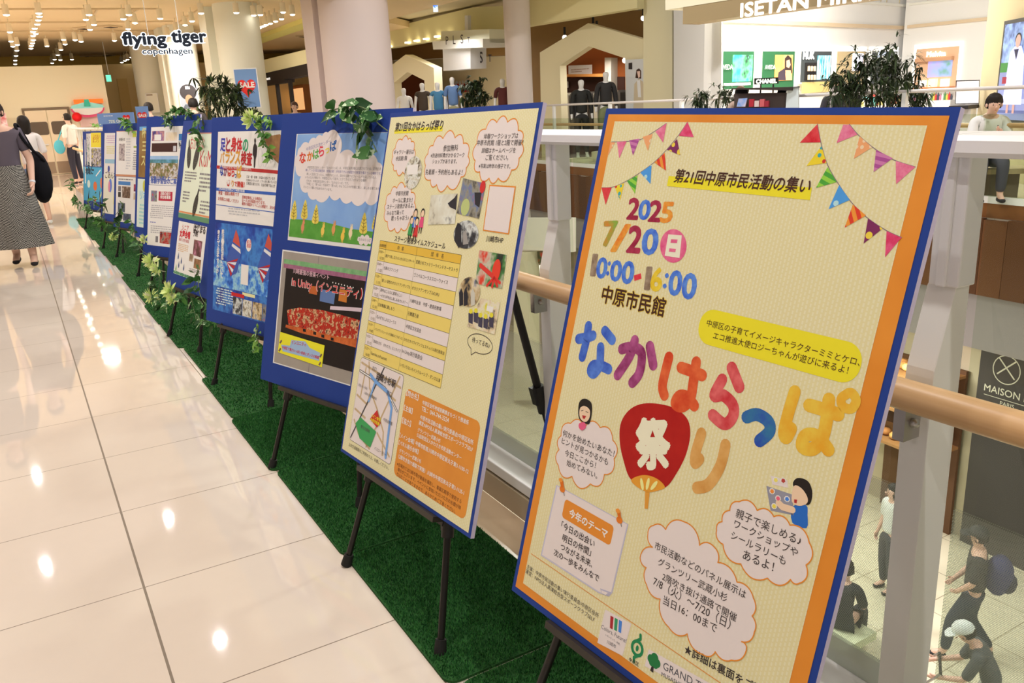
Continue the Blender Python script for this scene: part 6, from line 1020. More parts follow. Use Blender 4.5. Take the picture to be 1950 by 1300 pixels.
# ------------------------------------------------------------------ lower floor
LW = Pl((13.1, 0, -5.2), (.0742, 1, 0), (0, 0, 1)); LW = Pl((12.75, 26, -5.2), (-.0742, -1, 0), (0, 0, 1))
struct(MB().prism(LW, [(0, 0), (40, 0), (40, 3.5), (0, 3.5)], -.2, 0, pm(176, 156, 124)).build('wall_lower'))
bk = thing('bakery_panel', LW.w((LW.uv((1930, 800))[0], 0)), 'dark bakery wall panel with a circle logo and pale capitals on the lower floor', 'sign'); a = LW.uv((1862, 800))[0]; MB().prism(LW, [(a, .0), (a+4, .0), (a+4, 3.4), (a, 3.4)], .02, .1, pm(64, 56, 50)).build('panel', bk)
mb = MB(); pale = pm(190, 176, 150); text(mb, LW, 'MAISON KAYSER', LW.uv((1883, 740)), (LW.uv((1883, 740))[0]+1.05, LW.uv((1883, 740))[1]), pale, .105, .01, px=False); lc = LW.uv((1926, 702)); stroke(mb, LW, [(lc[0]+.19*math.cos(k*.2618), lc[1]+.2*math.sin(k*.2618)) for k in range(25)], .014, pale, .104, px=False, n=5); stroke(mb, LW, [(lc[0]-.12, lc[1]-.08), (lc[0]+.12, lc[1]+.15)], .02, pale, .105, px=False, n=6); stroke(mb, LW, [(lc[0]+.12, lc[1]-.1), (lc[0]-.12, lc[1]+.15)], .02, pale, .105, px=False, n=6)
z = LW.uv((1883, 747))[1]; stroke(mb, LW, [(LW.uv((1883, 747))[0], z), (LW.uv((1883, 747))[0]+1.05, z)], .008, pale, .105, px=False, n=4); text(mb, LW, 'PARIS', (LW.uv((1915, 752))[0], z-.09), (LW.uv((1915, 752))[0]+.2, z-.09), pale, .105, 0, px=False); mb.build('lettering', bk)
bs_ = thing('bread_shelf', LW.w((LW.uv((1740, 720))[0], 0), .8), 'wooden bakery shelf of bread on the lower floor', 'shelf'); a, c = LW.uv((1705, 700))[0], LW.uv((1850, 700))[0]
mb = MB(); mb.prism(LW, [(a, 0), (c, 0), (c, 2.6), (a, 2.6)], .05, .1, pm(90, 60, 36)); mb.build('back', bs_)
for z in (1.4, 1.95, 2.5): MB().prism(LW, [(a, z), (c, z), (c, z+.04), (a, z+.04)], .1, .8, pm(150, 104, 60)).build('board', bs_)
rn = random.Random(5)
for z in (1.44, 1.99, 2.54):
    for k in range(12): p = LW.w((a+.1+(c-a-.2)*k/11, z+.06), .5+rn.uniform(-.15, .2)); mb = MB(); mb.ball(p, .085, pm(*rn.choice([(206, 150, 80), (226, 180, 106), (180, 116, 60)])), 10, (1, 1, .7)); tag(mb.build('bread_roll'), 'bread roll among those on the bakery shelf', 'bread', 'bread rolls on the bakery shelf')
KPx = 0; wk = thing('white_kiosk', at(1020, 520, 17), 'white kiosk wall with red goods on the lower floor seen between the first boards', 'kiosk'); KP = wallplane((1000, 470), 17.5, (1080, 470), 16.5); fq('wall', KP, [(985, 415), (1090, 415), (1090, 480), (985, 475)], -.1, 0, pm(206, 192, 170), wk); fq('red_goods', KP, [(1016, 480), (1042, 482), (1042, 505), (1018, 503)], -.3, -.1, photo([(190, 40, 30), (60, 70, 40), (30, 20, 20)], 6), wk); fq('white_panel', KP, [(1026, 505), (1034, 505), (1034, 525), (1028, 525)], -.1, 0, em(240, 236, 226, .9), wk); fq('pillar', KP, [(985, 480), (1012, 480), (1016, 760), (985, 760)], -.2, .1, pm(196, 180, 146), wk)
area('lower_downlight', (6, 5, -.6), 1.2, 190); area('lower_downlight', (8, -2, -.6), 1.2, 170); area('lower_downlight', tuple(LW.w((LW.uv((1800, 700))[0], 3.2), 1.5)), .8, 50)
# ------------------------------------------------------------------ plants and garlands
def leaf(mb, p, d, up, L, W, m, bend=.3):
    d = d.normalized(); s = d.cross(up)
    if s.length < .01: s = d.cross(Vector((1, 0, 0)))
    s.normalize(); n = s.cross(d); vs = []
    for t, w in ((0, .08), (.3, .9), (.6, .8), (1, .02)):
        c = p+d*(L*t)-Vector((0, 0, 1))*(bend*L*t*t); vs += [c-s*W*w*.5+n*W*.12*w, c, c+s*W*w*.5+n*W*.12*w]
    fs = []
    for i in range(3): a = i*3; fs += [(a, a+1, a+4, a+3), (a+1, a+2, a+5, a+4)]
    mb.add(vs, fs, m, True)
def rdir(rn, zb=0): 
    a = rn.uniform(0, 6.283); z = rn.uniform(-1, 1); r = math.sqrt(1-z*z); return Vector((r*math.cos(a), r*math.sin(a), z+zb))
VAR = [nodemat('variegated_leaf', (lambda c1, c2: lambda nt, b: (lambda tc, v: (v.inputs['Scale'].__setattr__('default_value', 60), nt.links.new(tc.outputs['Object'], v.inputs['Vector']), nt.links.new(mixc(nt, mth(nt, 'GREATER_THAN', v.outputs[0], .56), c1, c2), b.inputs['Base Color'])))(nd(nt, 'ShaderNodeTexCoord'), nd(nt, 'ShaderNodeTexNoise')))(a, c), .45) for a, c in ((pc(70, 110, 54), pc(196, 206, 160)), (pc(50, 92, 44), pc(110, 146, 84)))]
G_D, G_M, G_L = pm(36, 66, 30, .45), pm(70, 112, 46, .5), pm(124, 160, 70, .5); G_P = pm(206, 210, 130, .6)
def garland(i, label, paths, mats, L=.06, dens=26, flowers=(), stem=True, off=.03, W=.6, seed=1):
    pl = BD[i].pl; rn = random.Random(seed); first = pl.w(pl.uv(paths[0][0]), off); t = thing('leaf_garland', first, label, 'garland', 'artificial garlands on the boards'); sb, fb_ = MB(), MB()
    for path in paths:
        q = [pl.w(pl.uv(p), off+rn.uniform(-.01, .015)) for p in path]; s = smoothline(q, 8) if len(q) > 1 else q
        if len(q) > 1: sb.tube(s, .0022, pm(100, 110, 70), 5)
        ln = sum((s[k+1]-s[k]).length for k in range(len(s)-1)) if len(s) > 1 else .08
        for k in range(max(4, int(ln*dens*4))):
            a = s[min(len(s)-1, int(rn.random()*len(s)))]+Vector((rn.uniform(-1, 1), rn.uniform(-1, 1), rn.uniform(-1, 1)))*L*.25; d = rdir(rn, -.25)+pl.n*.6; l = L*rn.uniform(.6, 1.15); leaf(fb_, a, d, pl.n+Vector((rn.uniform(-.5, .5),)*3), l, l*W, rn.choice(mats), .25)
    if sb.v: sb.build('stem', t)
    fb_.build('foliage', t)
    for f in flowers:
        mb = MB(); c = pl.w(pl.uv(f[:2]), off+.02); r = f[2]
        for k in range(34): d = rdir(rn)+pl.n*.5; leaf(mb, c+d.normalized()*r*.25, d, pl.n, r, r*.62, G_P if rn.random() < .8 else pm(226, 222, 170), -.1)
        mb.build('flower', t)
X_ = lambda *a: P('X', *a)
garland(2, 'large-leaved variegated garland draped over the third board top', [X_(632, 240, 645, 216, 668, 208, 690, 206, 712, 212, 728, 236, 748, 252), X_(676, 200, 690, 232, 706, 248), X_(708, 252, 722, 272, 728, 292)], [VAR[0], VAR[1], G_D, G_M], .082, 13, W=.62, seed=3)
garland(3, 'bright green sprig with pale flower at the fourth board top', [X_(504, 222, 512, 245, 520, 275, 530, 302), X_(520, 224, 530, 236)], [G_M, G_L, G_M], .04, 60, [(499, 232, .045)], seed=5)
garland(5, 'variegated ivy cluster on the sixth board top edge', [X_(322, 226, 340, 216, 360, 212, 378, 218), X_(330, 232, 340, 240)], [VAR[0], G_M, G_D], .055, 36, seed=6)
garland(4, 'ivy strand hanging down the fifth board corner', [X_(392, 226, 384, 245, 388, 262, 396, 282)], [G_M, VAR[1], G_D], .06, 22, seed=7)
garland(7, 'small leafy sprig at the eighth board upper right', [X_(240, 236, 252, 230, 258, 244), X_(256, 240, 260, 252)], [G_L, G_M], .07, 22, seed=8)
garland(8, 'tiny pale sprig on the ninth board top edge', [X_(183, 237, 196, 239)], [G_L, G_P], .05, 22, seed=9)
garland(4, 'vine with cream flowers hanging below the fifth board', [X_(314, 512, 320, 535, 317, 560, 324, 585, 345, 570, 372, 560, 388, 545, 392, 505), X_(390, 512, 398, 560, 412, 590, 428, 612, 436, 624), X_(384, 570, 390, 600, 396, 612, 414, 612)], [G_M, VAR[1], G_D, VAR[0]], .066, 11, [(309, 500, .05), (322, 514, .045), (310, 566, .05), (346, 556, .055), (352, 572, .04)], off=.05, seed=10)
garland(3, 'pale green tuft below the fourth board right end', [X_(500, 618, 497, 640, 494, 662), X_(502, 640, 503, 665)], [G_L, VAR[0], G_L], .04, 40, off=.02, seed=11)
garland(5, 'leafy vine along the sixth board bottom edge', [X_(268, 430, 272, 455, 284, 478, 298, 486), X_(262, 420, 266, 450)], [VAR[1], G_M, G_D], .07, 16, [(292, 456, .035)], off=.05, seed=12)
garland(6, 'leafy vine with upright tip before the seventh board', [X_(246, 386, 244, 410, 242, 440), X_(222, 438, 236, 440, 250, 452)], [G_M, G_D, VAR[1]], .075, 18, [(234, 452, .04)], off=.06, seed=13)
garland(7, 'dark leafy tip standing before the eighth board', [X_(208, 384, 212, 404, 210, 424), X_(196, 420, 210, 430)], [G_M, G_D], .075, 18, off=.06, seed=14)
garland(8, 'pale leafy vine below the ninth board', [X_(182, 392, 186, 410, 196, 416), X_(188, 372, 184, 392)], [VAR[0], G_M], .08, 14, off=.06, seed=15)
garland(9, 'leafy vine down the left edge of the farthest board', [X_(143, 340, 148, 362, 152, 380, 166, 392, 178, 398)], [VAR[0], G_M, VAR[1]], .10, 14, off=.05, seed=16)
def plant(nm, label, base, pts, n, L, mats, seed, spread, fan=7, pot=.22, droop=.5, W=.16):
    """potted plant: stems rising from the pot to each crown point, drooping leaflets in fans"""
    rn = random.Random(seed); t = thing(nm, base, label, 'plant'); b = Vector(base)
    MB().lathe(b, [(pot*.8, 0), (pot, .4), (pot*1.03, .42), (pot*.9, .42), (pot*.88, .38)], pm(150, 130, 110), 20).build('pot', t)
    st, fo = MB(), MB(); crown = []
    for p in pts:
        tip = Vector(p); mid = b.lerp(tip, .5)+Vector((0, 0, .1)); st.tube(smoothline([b+Vector((rn.uniform(-.08, .08), rn.uniform(-.08, .08), .38)), mid, tip], 5), [.012]*11, pm(90, 80, 50), 6); crown.append(tip)
    for k in range(n):
        c = rn.choice(crown)+Vector((rn.gauss(0, spread), rn.gauss(0, spread), rn.gauss(0, spread*.8))); ax = rdir(rn, .1)
        for j in range(fan): d = (ax+rdir(rn)*.7); leaf(fo, c, d, Vector((0, 0, 1)), L*rn.uniform(.7, 1.2), L*W, rn.choice(mats), droop)
    st.build('stem', t); fo.build('foliage', t)
DK = [pm(44, 56, 30, .5), pm(58, 70, 36, .5), pm(34, 42, 24, .5)]
def ground(x, y, d, z=0): p = at(x, y, d); return Vector((p.x, p.y, z))
d0 = 10.9; plant('bamboo_palm', 'big bushy bamboo palm in front of the white cosmetics hall', ground(1680, 200, d0), [at(x, y, d0+e) for x, y, e in ((1640, 135, .1), (1680, 115, 0), (1715, 130, .2), (1660, 165, -.2), (1700, 170, 0), (1730, 165, .2), (1615, 145, .1), (1600, 170, 0), (1740, 195, .1), (1650, 195, 0), (1690, 110, .3))], 330, .17, DK, 4, .13)
d0 = 13.5; plant('bamboo_palm', 'low bamboo palm before the white wall left of the dark counter', ground(1360, 200, d0), [at(x, y, d0) for x, y in ((1326, 180), (1345, 185), (1370, 178), (1390, 176), (1335, 200), (1400, 185))], 80, .15, DK, 5, .09)
d0 = 17.2; plant('broad_leaf_palm', 'dark broad-leaved palm rising behind the fifth and sixth boards', ground(430, 210, d0), [at(x, y, d0+e) for x, y, e in ((405, 175, 0), (425, 165, .3), (445, 180, 0), (415, 195, -.2), (455, 205, .1), (480, 208, 0), (385, 205, .1), (430, 205, 0), (398, 160, .2))], 110, .3, [pm(40, 50, 26, .5), pm(66, 78, 40, .5), pm(30, 38, 20, .5)], 6, .12, 6, droop=.3)
d0 = 21; plant('shop_shrub', 'dark green shrub between the mannequins and the pale pole', ground(908, 195, d0), [at(x, y, d0) for x, y in ((895, 165), (915, 160), (905, 185), (890, 188), (920, 185))], 90, .17, DK, 7, .12, 6, W=.4)
# ------------------------------------------------------------------ people
def skinned(nodes, edges, m, name, parent, root=0, sub=2, extra=None, M4=None):
    keys = list(nodes); me = bpy.data.meshes.new('s'); me.from_pydata([nodes[k][0] for k in keys], [(keys.index(a), keys.index(b)) for a, b in edges], [])
    o = bpy.data.objects.new('s', me); COL.objects.link(o); o.modifiers.new('skin', 'SKIN'); sv = me.skin_vertices[0].data
    for i, k in enumerate(keys): r = nodes[k][1]; sv[i].radius = r if isinstance(r, tuple) else (r, r); sv[i].use_root = (i == root)
    ss = o.modifiers.new('sub', 'SUBSURF'); ss.levels = sub
    bpy.context.view_layer.update(); ev = o.evaluated_get(bpy.context.evaluated_depsgraph_get()); em_ = ev.to_mesh(); mb = MB(); mb.add([M4 @ v.co for v in em_.vertices], [tuple(p.vertices) for p in em_.polygons], m, True); ev.to_mesh_clear(); bpy.data.objects.remove(o)
    if extra: extra(mb)
    return mb.build(name, parent)
SKIN = pm(216, 168, 140, .5)
def person(label, pos, H, yaw, top, bottom, hair=HAIR, J=None, skirt=None, shorts=False, sleeve=.5, fingers=True, cat='person', skin=SKIN, hat=None, long_hair=False, shoes=None, name='person', face_detail=True, seated=False, hairless=False, wd=1.):
    k = H/1.70; V = lambda x, y, z: Vector((x*k, y*k, z*k)); J = J or {}
    g = dict(pelvis=(0, 0, .95), waist=(0, 0, 1.08), chest=(0, 0, 1.27), up=(0, -.005, 1.405), neck=(0, .005, 1.475), hb=(0, .025, 1.545), head=(0, .03, 1.61), crown=(0, .012, 1.668))
    for s, c in ((-1, 'l'), (1, 'r')): g.update({'sh'+c: (s*.165, -.005, 1.395), 'el'+c: (s*.215, -.02, 1.12), 'wr'+c: (s*.225, .05, .885), 'hp'+c: (s*.085, 0, .9), 'kn'+c: (s*.095, .02, .5), 'an'+c: (s*.1, -.02, .09), 'to'+c: (s*.11, .12, .035)})
    g.update(J); g = {a: V(*b) for a, b in g.items()}; M4 = Matrix.Translation(Vector(pos)) @ Matrix.Rotation(yaw, 4, 'Z')
    t = thing(name, pos, label, cat)
    R = dict(pelvis=(.14, .105), waist=(.115, .09), chest=(.14, .1), up=(.085, .07), neck=.047, hb=(.06, .066), head=(.077, .09), crown=(.055, .065)); A_ = {'sh': .052, 'el': .037, 'wr': .025, 'hp': .088, 'kn': .056, 'an': .036, 'to': .03}
    R = {a: ((v[0]*wd, v[1]*(.5+.5*wd)) if isinstance(v, tuple) and a in ('pelvis', 'waist', 'chest', 'up') else v) for a, v in R.items()}; A_ = {a: v*(.4+.6*wd) for a, v in A_.items()}
    sc = lambda r, e=0: tuple(x*k+e for x in r) if isinstance(r, tuple) else (r*k+e)
    N = {a: (g[a], sc(R[a]) if a not in ('pelvis', 'waist', 'chest') else tuple(x*k*.78 for x in R[a])) for a in R}; E = [('pelvis', 'waist'), ('waist', 'chest'), ('chest', 'up'), ('up', 'neck'), ('neck', 'hb'), ('hb', 'head'), ('head', 'crown')]
    for c in 'lr':
        for a in ('sh', 'el', 'wr', 'hp', 'kn', 'an', 'to'): N[a+c] = (g[a+c], sc(A_[a])*(.72 if a == 'hp' else 1))
        E += [('up', 'sh'+c), ('sh'+c, 'el'+c), ('el'+c, 'wr'+c), ('pelvis', 'hp'+c), ('hp'+c, 'kn'+c), ('kn'+c, 'an'+c), ('an'+c, 'to'+c)]
        d = (g['wr'+c]-g['el'+c]).normalized(); pm_ = g['wr'+c]+d*.055*k; N['pa'+c] = (pm_, (.028*k, .02*k)); E.append(('wr'+c, 'pa'+c))
        if fingers:
            side = d.cross(Vector((0, 1, 0)) if abs(d.y) < .8 else Vector((0, 0, 1))).normalized(); fw = side.cross(d).normalized()*(-1 if c == 'l' else 1)
            sd = Vector((0, 1, 0))-d*d.y; sd = sd.normalized() if sd.length > .1 else Vector((1, 0, 0)); cu = sd.cross(d).normalized()*(1 if c == 'r' else -1)
            for j, (o_, l) in enumerate(((.022, .072), (.008, .08), (-.007, .074), (-.02, .058))):
                b0 = pm_+d*.03*k+sd*o_*k; N['f%d%s' % (j, c)] = (b0, .009*k); N['g%d%s' % (j, c)] = (b0+(d*.85+cu*.35)*l*.5*k, .0085*k); N['h%d%s' % (j, c)] = (b0+(d*.7+cu*.75)*l*k, .007*k); E += [('pa'+c, 'f%d%s' % (j, c)), ('f%d%s' % (j, c), 'g%d%s' % (j, c)), ('g%d%s' % (j, c), 'h%d%s' % (j, c))]
            N['t0'+c] = (g['wr'+c]+d*.03*k+sd*.03*k, .011*k); N['t1'+c] = (g['wr'+c]+(d*.07+sd*.05+cu*.015)*k, .009*k); E += [('pa'+c, 't0'+c), ('t0'+c, 't1'+c)]
    hd = (g['crown']-g['hb']).normalized(); fwd = (Vector((0, 1, 0))-hd*hd.y).normalized(); lat = fwd.cross(hd); hc = g['head']
    def extra(mb):
        if not face_detail: return
        mb.ball(M4 @ (hc+fwd*.097*k-hd*.015*k), .013*k, skin, 8, (.9, 1.2, 1.3))
        for s in (-1, 1): mb.ball(M4 @ (hc+lat*s*.078*k-hd*.012*k), .02*k, skin, 8, (.5, .8, 1.2))
    b = skinned(N, E, skin, 'body', t, 0, 2, extra, M4)
    if face_detail:
        mb = MB()
        for s in (-1, 1): mb.ball(M4 @ (hc+fwd*.086*k+lat*s*.031*k+hd*.008*k), .009*k, pm(30, 22, 20), 8, (1.4, .6, .8)); mb.ball(M4 @ (hc+fwd*.088*k+lat*s*.031*k+hd*.03*k), .008*k, HAIR, 6, (2, .5, .4))
        mb.build('eyes', t); mb = MB(); mb.ball(M4 @ (hc+fwd*.086*k-hd*.05*k), .012*k, pm(170, 96, 86), 8, (1.7, .5, .5)); mb.build('mouth', t)
    # clothes follow the same joints
    e = .014*k; C = {a: (g[a], sc(R[a], e)) for a in ('pelvis', 'waist', 'chest', 'up')}; CE = [('pelvis', 'waist'), ('waist', 'chest'), ('chest', 'up')]
    if not skirt: C['pelvis'] = (g['pelvis']-(g['waist']-g['pelvis'])*.15, sc(R['pelvis'], e*1.9))
    for c in 'lr':
        C['sh'+c] = (g['sh'+c], sc(A_['sh'], e)); q = g['sh'+c].lerp(g['el'+c], min(1, sleeve*2)); C['sl'+c] = (q, sc(.045, e)); CE += [('up', 'sh'+c), ('sh'+c, 'sl'+c)]
        if sleeve > .5: C['cf'+c] = (g['el'+c].lerp(g['wr'+c], (sleeve-.5)*2), sc(.033, e*.8)); CE.append(('sl'+c, 'cf'+c))
    skinned(C, CE, top, 'shirt', t, 0, 2, None, M4)
    if skirt:
        zt, zb, r0, r1 = skirt; mb = MB(); prof_ = [(r0+(r1-r0)*(u**.8), zt+(zb-zt)*u) for u in [i/12 for i in range(13)]]
        mb.lathe((0, 0, 0), [(r*k, z*k) for r, z in prof_], bottom, 48, True, 1, .8, lambda a, i: .05*(i/12)*math.sin(a*9+.6*math.sin(a*2))+.012*(i in (5, 9))); mb.v = [M4 @ (v+Vector((g['pelvis'].x, g['pelvis'].y, 0))) for v in mb.v]; mb.build('skirt', t)
    else:
        T = {'pelvis': (g['pelvis'], sc(R['pelvis'], e*1.5)), 'wst': (g['pelvis'].lerp(g['waist'], .35), sc(R['waist'], e*1.2))}; TE = [('pelvis', 'wst')]
        for c in 'lr':
            T['hp'+c] = (g['hp'+c], sc(A_['hp'], e*1.9)); q = g['kn'+c] if not shorts else g['hp'+c].lerp(g['kn'+c], .6); T['kn'+c] = (q, sc(A_['kn'], e*1.3)); TE += [('pelvis', 'hp'+c), ('hp'+c, 'kn'+c)]
            if not shorts: T['an'+c] = (g['an'+c]+(g['kn'+c]-g['an'+c])*.05, sc(.042, e)); TE.append(('kn'+c, 'an'+c))
        skinned(T, TE, bottom, 'shorts' if shorts else 'trousers', t, 0, 2, None, M4)
    sh = shoes or pm(40, 36, 36)
    for c in 'lr': S = {'a': (g['an'+c]-Vector((0, .03*k, .045*k)), .036*k), 'b': (g['to'+c]*.5+g['an'+c]*.5-Vector((0, 0, .025*k)), (.042*k, .03*k)), 'c': (g['to'+c]+Vector((0, .015*k, -.005*k)), (.038*k, .026*k))}; skinned(S, [('a', 'b'), ('b', 'c')], sh, 'shoe', t, 0, 2, None, M4)
    RM = Matrix((lat, fwd, hd)).transposed()
    if not hairless:
        mb = MB(); mb.ball((0, 0, 0), 1, hair, 20)
        vs = []
        for v in mb.v:
            q = Vector((v.x*.092, v.y*.106, v.z*.108))
            if v.y > .25 and v.z < .42: q *= .72                    # leave the face free
            if v.z < -.3: q.z = -.03-.05*abs(v.z)-(.16*max(0, -v.y+.35) if long_hair else 0); q.x *= 1.05
            q *= 1+.03*math.sin(v.x*17+v.z*11)*math.cos(v.y*13); vs.append(M4 @ (hc+hd*.02*k-fwd*.012*k+RM @ (q*k)))
        mb.v = vs; mb.build('hair', t)
    if hat:
        mb = MB(); mb.ball((0, 0, 0), 1, hat, 18); mb.v = [M4 @ (hc+hd*.035*k+RM @ (Vector((v.x*.1, v.y*.115, max(-.05, v.z)*.105))*k)) for v in mb.v]; h0 = len(mb.v); br = [(0, .08, .0), (-.085, .08, 0), (-.08, .15, -.01), (-.04, .185, -.018), (.04, .185, -.018), (.08, .15, -.01), (.085, .08, 0)]
        mb.add([M4 @ (hc+hd*.03*k+RM @ (Vector(q)*k)) for q in br]+[M4 @ (hc+hd*.022*k+RM @ (Vector(q)*k)) for q in br], [tuple(range(7)), tuple(range(13, 6, -1))]+[(i, i+7, (i+1) % 7+7, (i+1) % 7) for i in range(7)], hat); mb.build('cap', t)
    return t, g, M4
def strap_bag(label, name, c, size, m, strap, cat='bag'):
    c = Vector(c); t = thing(name, c, label, cat); mb = MB(); mb.ball(c, 1, m, 18, size); mb.build('body', t); mb = MB(); mb.tube(smoothline([Vector(p) for p in strap], 6), .014, m, 8); mb.build('strap', t); return t
PI = math.pi
ging = nodemat('gingham', lambda nt, b: (lambda tc, ck, mp: (nt.links.new(tc.outputs['Object'], ck.inputs['Vector']), nt.links.new(ck.outputs[0], b.inputs['Base Color'])))(nd(nt, 'ShaderNodeTexCoord'), (lambda c: (c.inputs['Color1'].__setattr__('default_value', (*pc(54, 50, 46), 1)), c.inputs['Color2'].__setattr__('default_value', (*pc(150, 140, 126), 1)), c.inputs['Scale'].__setattr__('default_value', 95), c)[3])(nd(nt, 'ShaderNodeTexChecker')), None), .8, .1)
wp = onz((50, 505), 0)
W1_, g, M4 = person('woman in grey T-shirt and long checked skirt walking at the left edge', (wp.x, wp.y, .012), 1.60, PI-.12, pm(92, 80, 84, .8, .1), ging, pm(46, 32, 28), dict(ell=(-.235, -.06, 1.10), wrl=(-.225, .09, .86), anl=(-.1, .1, .085), tol=(-.11, .24, .03), knl=(-.09, .1, .5), anr=(.08, -.12, .1), tor=(.09, .02, .035)), (1.06, .2, .15, .31), shoes=pm(36, 30, 30), sleeve=.36, wd=1.22)
mb = MB(); q = M4 @ g['wrl']; d = (M4 @ g['ell']-q).normalized(); mb.tube([q+d*.01, q+d*.03], .031, pm(206, 196, 190, .3), 12); tag(mb.build('bracelet'), 'pale bracelet on the walking woman wrist', 'bracelet')
s0 = M4 @ g['shl']; strap_bag('big black tote bag hung from the walking woman shoulder', 'tote_bag', s0+Vector((.13, .2, -.46)), (.115, .15, .27), pm(24, 22, 24, .8, .1), [s0+Vector((.12, .18, -.2)), s0+Vector((.03, .07, .05)), s0+Vector((.0, -.03, .055)), s0+Vector((.07, -.04, -.12)), s0+Vector((.2, .12, -.3))])
p2 = onz((84, 428), 0); person('person in white top and denim shorts behind the walking woman', (p2.x, p2.y, 0), 1.5, .3, pm(226, 204, 190), pm(90, 100, 120), long_hair=True, shorts=True, shoes=pm(220, 210, 200))
p3 = onz((152, 350), 0); person('person in white T-shirt standing by the watermelon display', (p3.x, p3.y, 0), 1.6, .7, pm(226, 204, 184), pm(44, 40, 48)); strap_bag('teal shoulder bag of the person by the watermelon display', 'shoulder_bag', (p3.x-.28, p3.y-.1, .88), (.12, .07, .16), pm(80, 160, 166), [(p3.x-.3, p3.y-.1, 1.0), (p3.x-.1, p3.y, 1.36), (p3.x-.14, p3.y-.1, 1.0)])
pe = onz((-14, 520), 0); person('person in black at the very left frame edge', (pe.x-.1, pe.y-.9, 0), 1.7, PI, pm(36, 34, 36), pm(22, 22, 26))
for x, yt, d, hr, lb, tp in ((281, 194, 16.6, HAIR, 'dark-haired person seen from behind above the far boards', (60, 60, 70)), (346, 205, 16.9, HAIR, 'shorter dark head just above the ivy on the sixth board', (50, 46, 46)), (366, 186, 16.2, pm(30, 24, 20), 'taller dark-haired person left of the broad-leaved palm', (70, 60, 56)), (604, 190, 17.5, pm(40, 24, 22), 'dark-haired person by the mauve column left side', (120, 60, 60)), (560, 193, 19.5, pm(90, 60, 44), 'brown-haired person in the dark-framed shop', (170, 150, 110)), (1410, 163, 13.2, pm(110, 84, 60), 'person with brown hair behind the low bamboo palm', (170, 140, 120)), (1592, 149, 12.9, HAIR, 'dark-haired person behind the dark slanted stand', (60, 56, 60))):
    p = at(x, yt, d); person(lb, (p.x, p.y, 0), p.z/1.02, 0 if x < 500 else 2.6, pm(*tp), pm(50, 46, 50), hr, fingers=False)
ps = at(1887, 208, 9.6); person('man in white shirt sitting with a phone behind the far rail', (ps.x+.15, ps.y+.1, -.34), 1.72, 2.35, pm(226, 216, 204), pm(70, 66, 70), HAIR, dict(pelvis=(0, -.1, .80), waist=(0, -.06, .93), chest=(0, 0, 1.13), up=(0, .05, 1.25), neck=(0, .08, 1.315), hb=(0, .13, 1.37), head=(0, .155, 1.43), crown=(0, .15, 1.49), shl=(-.165, .04, 1.24), shr=(.165, .04, 1.24), ell=(-.2, .16, 1.0), elr=(.2, .16, 1.0), wrl=(-.06, .36, 1.08), wrr=(.06, .36, 1.1), hpl=(-.09, -.06, .8), hpr=(.09, -.06, .8), knl=(-.11, .36, .8), knr=(.11, .36, .8), anl=(-.11, .34, .42), anr=(.11, .34, .42), tol=(-.11, .48, .37), tor=(.11, .48, .37)), seated=True)
hm = Vector((ps.x+.15, ps.y+.1, -.34))+Matrix.Rotation(2.35, 3, 'Z') @ Vector((0, .43, 1.15)); mb = MB(); mb.obox(hm, (.03, .02, 0), (-.003, .004, 0), (0, .01, .07), M_black); tag(mb.build('smartphone'), 'black smartphone held by the sitting man', 'phone')
bq = Vector((ps.x+.15, ps.y+.1, 0))+Matrix.Rotation(2.35, 3, 'Z') @ Vector((0, -.12, 0)); bt = thing('bench', bq, 'low bench under the sitting man', 'bench'); Rz = Matrix.Rotation(2.35, 3, 'Z'); mb = MB(); mb.obox(bq+Vector((0, 0, .33)), Rz @ Vector((.5, 0, 0)), Rz @ Vector((0, .22, 0)), (0, 0, .03), pm(190, 160, 120)); mb.build('seat', bt); mb = MB(); mb.obox(bq+Vector((0, 0, .15)), Rz @ Vector((.4, 0, 0)), Rz @ Vector((0, .12, 0)), (0, 0, .15), pm(120, 100, 80)); mb.build('base', bt)
# lower floor, seen through the glass
LZ = -5.2
def low(x, y, h): return onz((x, y), LZ+h)
p = low(1870, 1006, 1.72); pos = (p.x, p.y, LZ); person('man in black cap and black T-shirt walking on the lower floor', pos, 1.70, .55, pm(62, 58, 54, .8), pm(54, 58, 66), HAIR, dict(anl=(-.1, .24, .1), tol=(-.1, .38, .05), knl=(-.09, .2, .52), anr=(.1, -.25, .13), tor=(.1, -.13, .05), elr=(.23, .04, 1.12), wrr=(.12, .2, .98), ell=(-.23, .04, 1.12), wrl=(-.13, .16, .96)), hat=pm(60, 56, 52), wd=1.28)
bp_ = Vector(pos)+Matrix.Rotation(.55, 3, 'Z') @ Vector((0, -.22, 1.18)); t = thing('backpack', bp_, 'dark blue backpack on the man in the black cap', 'bag'); mb = MB(); mb.ball(bp_, 1, pm(62, 62, 92, .8), 16, (.16, .15, .25)); mb.build('body', t); mb = MB(); mb.ball(bp_+Matrix.Rotation(.55, 3, 'Z') @ Vector((0, -.1, -.08)), 1, pm(50, 48, 60, .8), 12, (.1, .09, .13)); mb.build('pocket', t)
p = low(1704, 924, 1.56); person('long-haired person in white T-shirt on the lower floor behind the bracket', (p.x, p.y, LZ), 1.56, 1.2, pm(214, 206, 190), pm(60, 58, 60), long_hair=True)
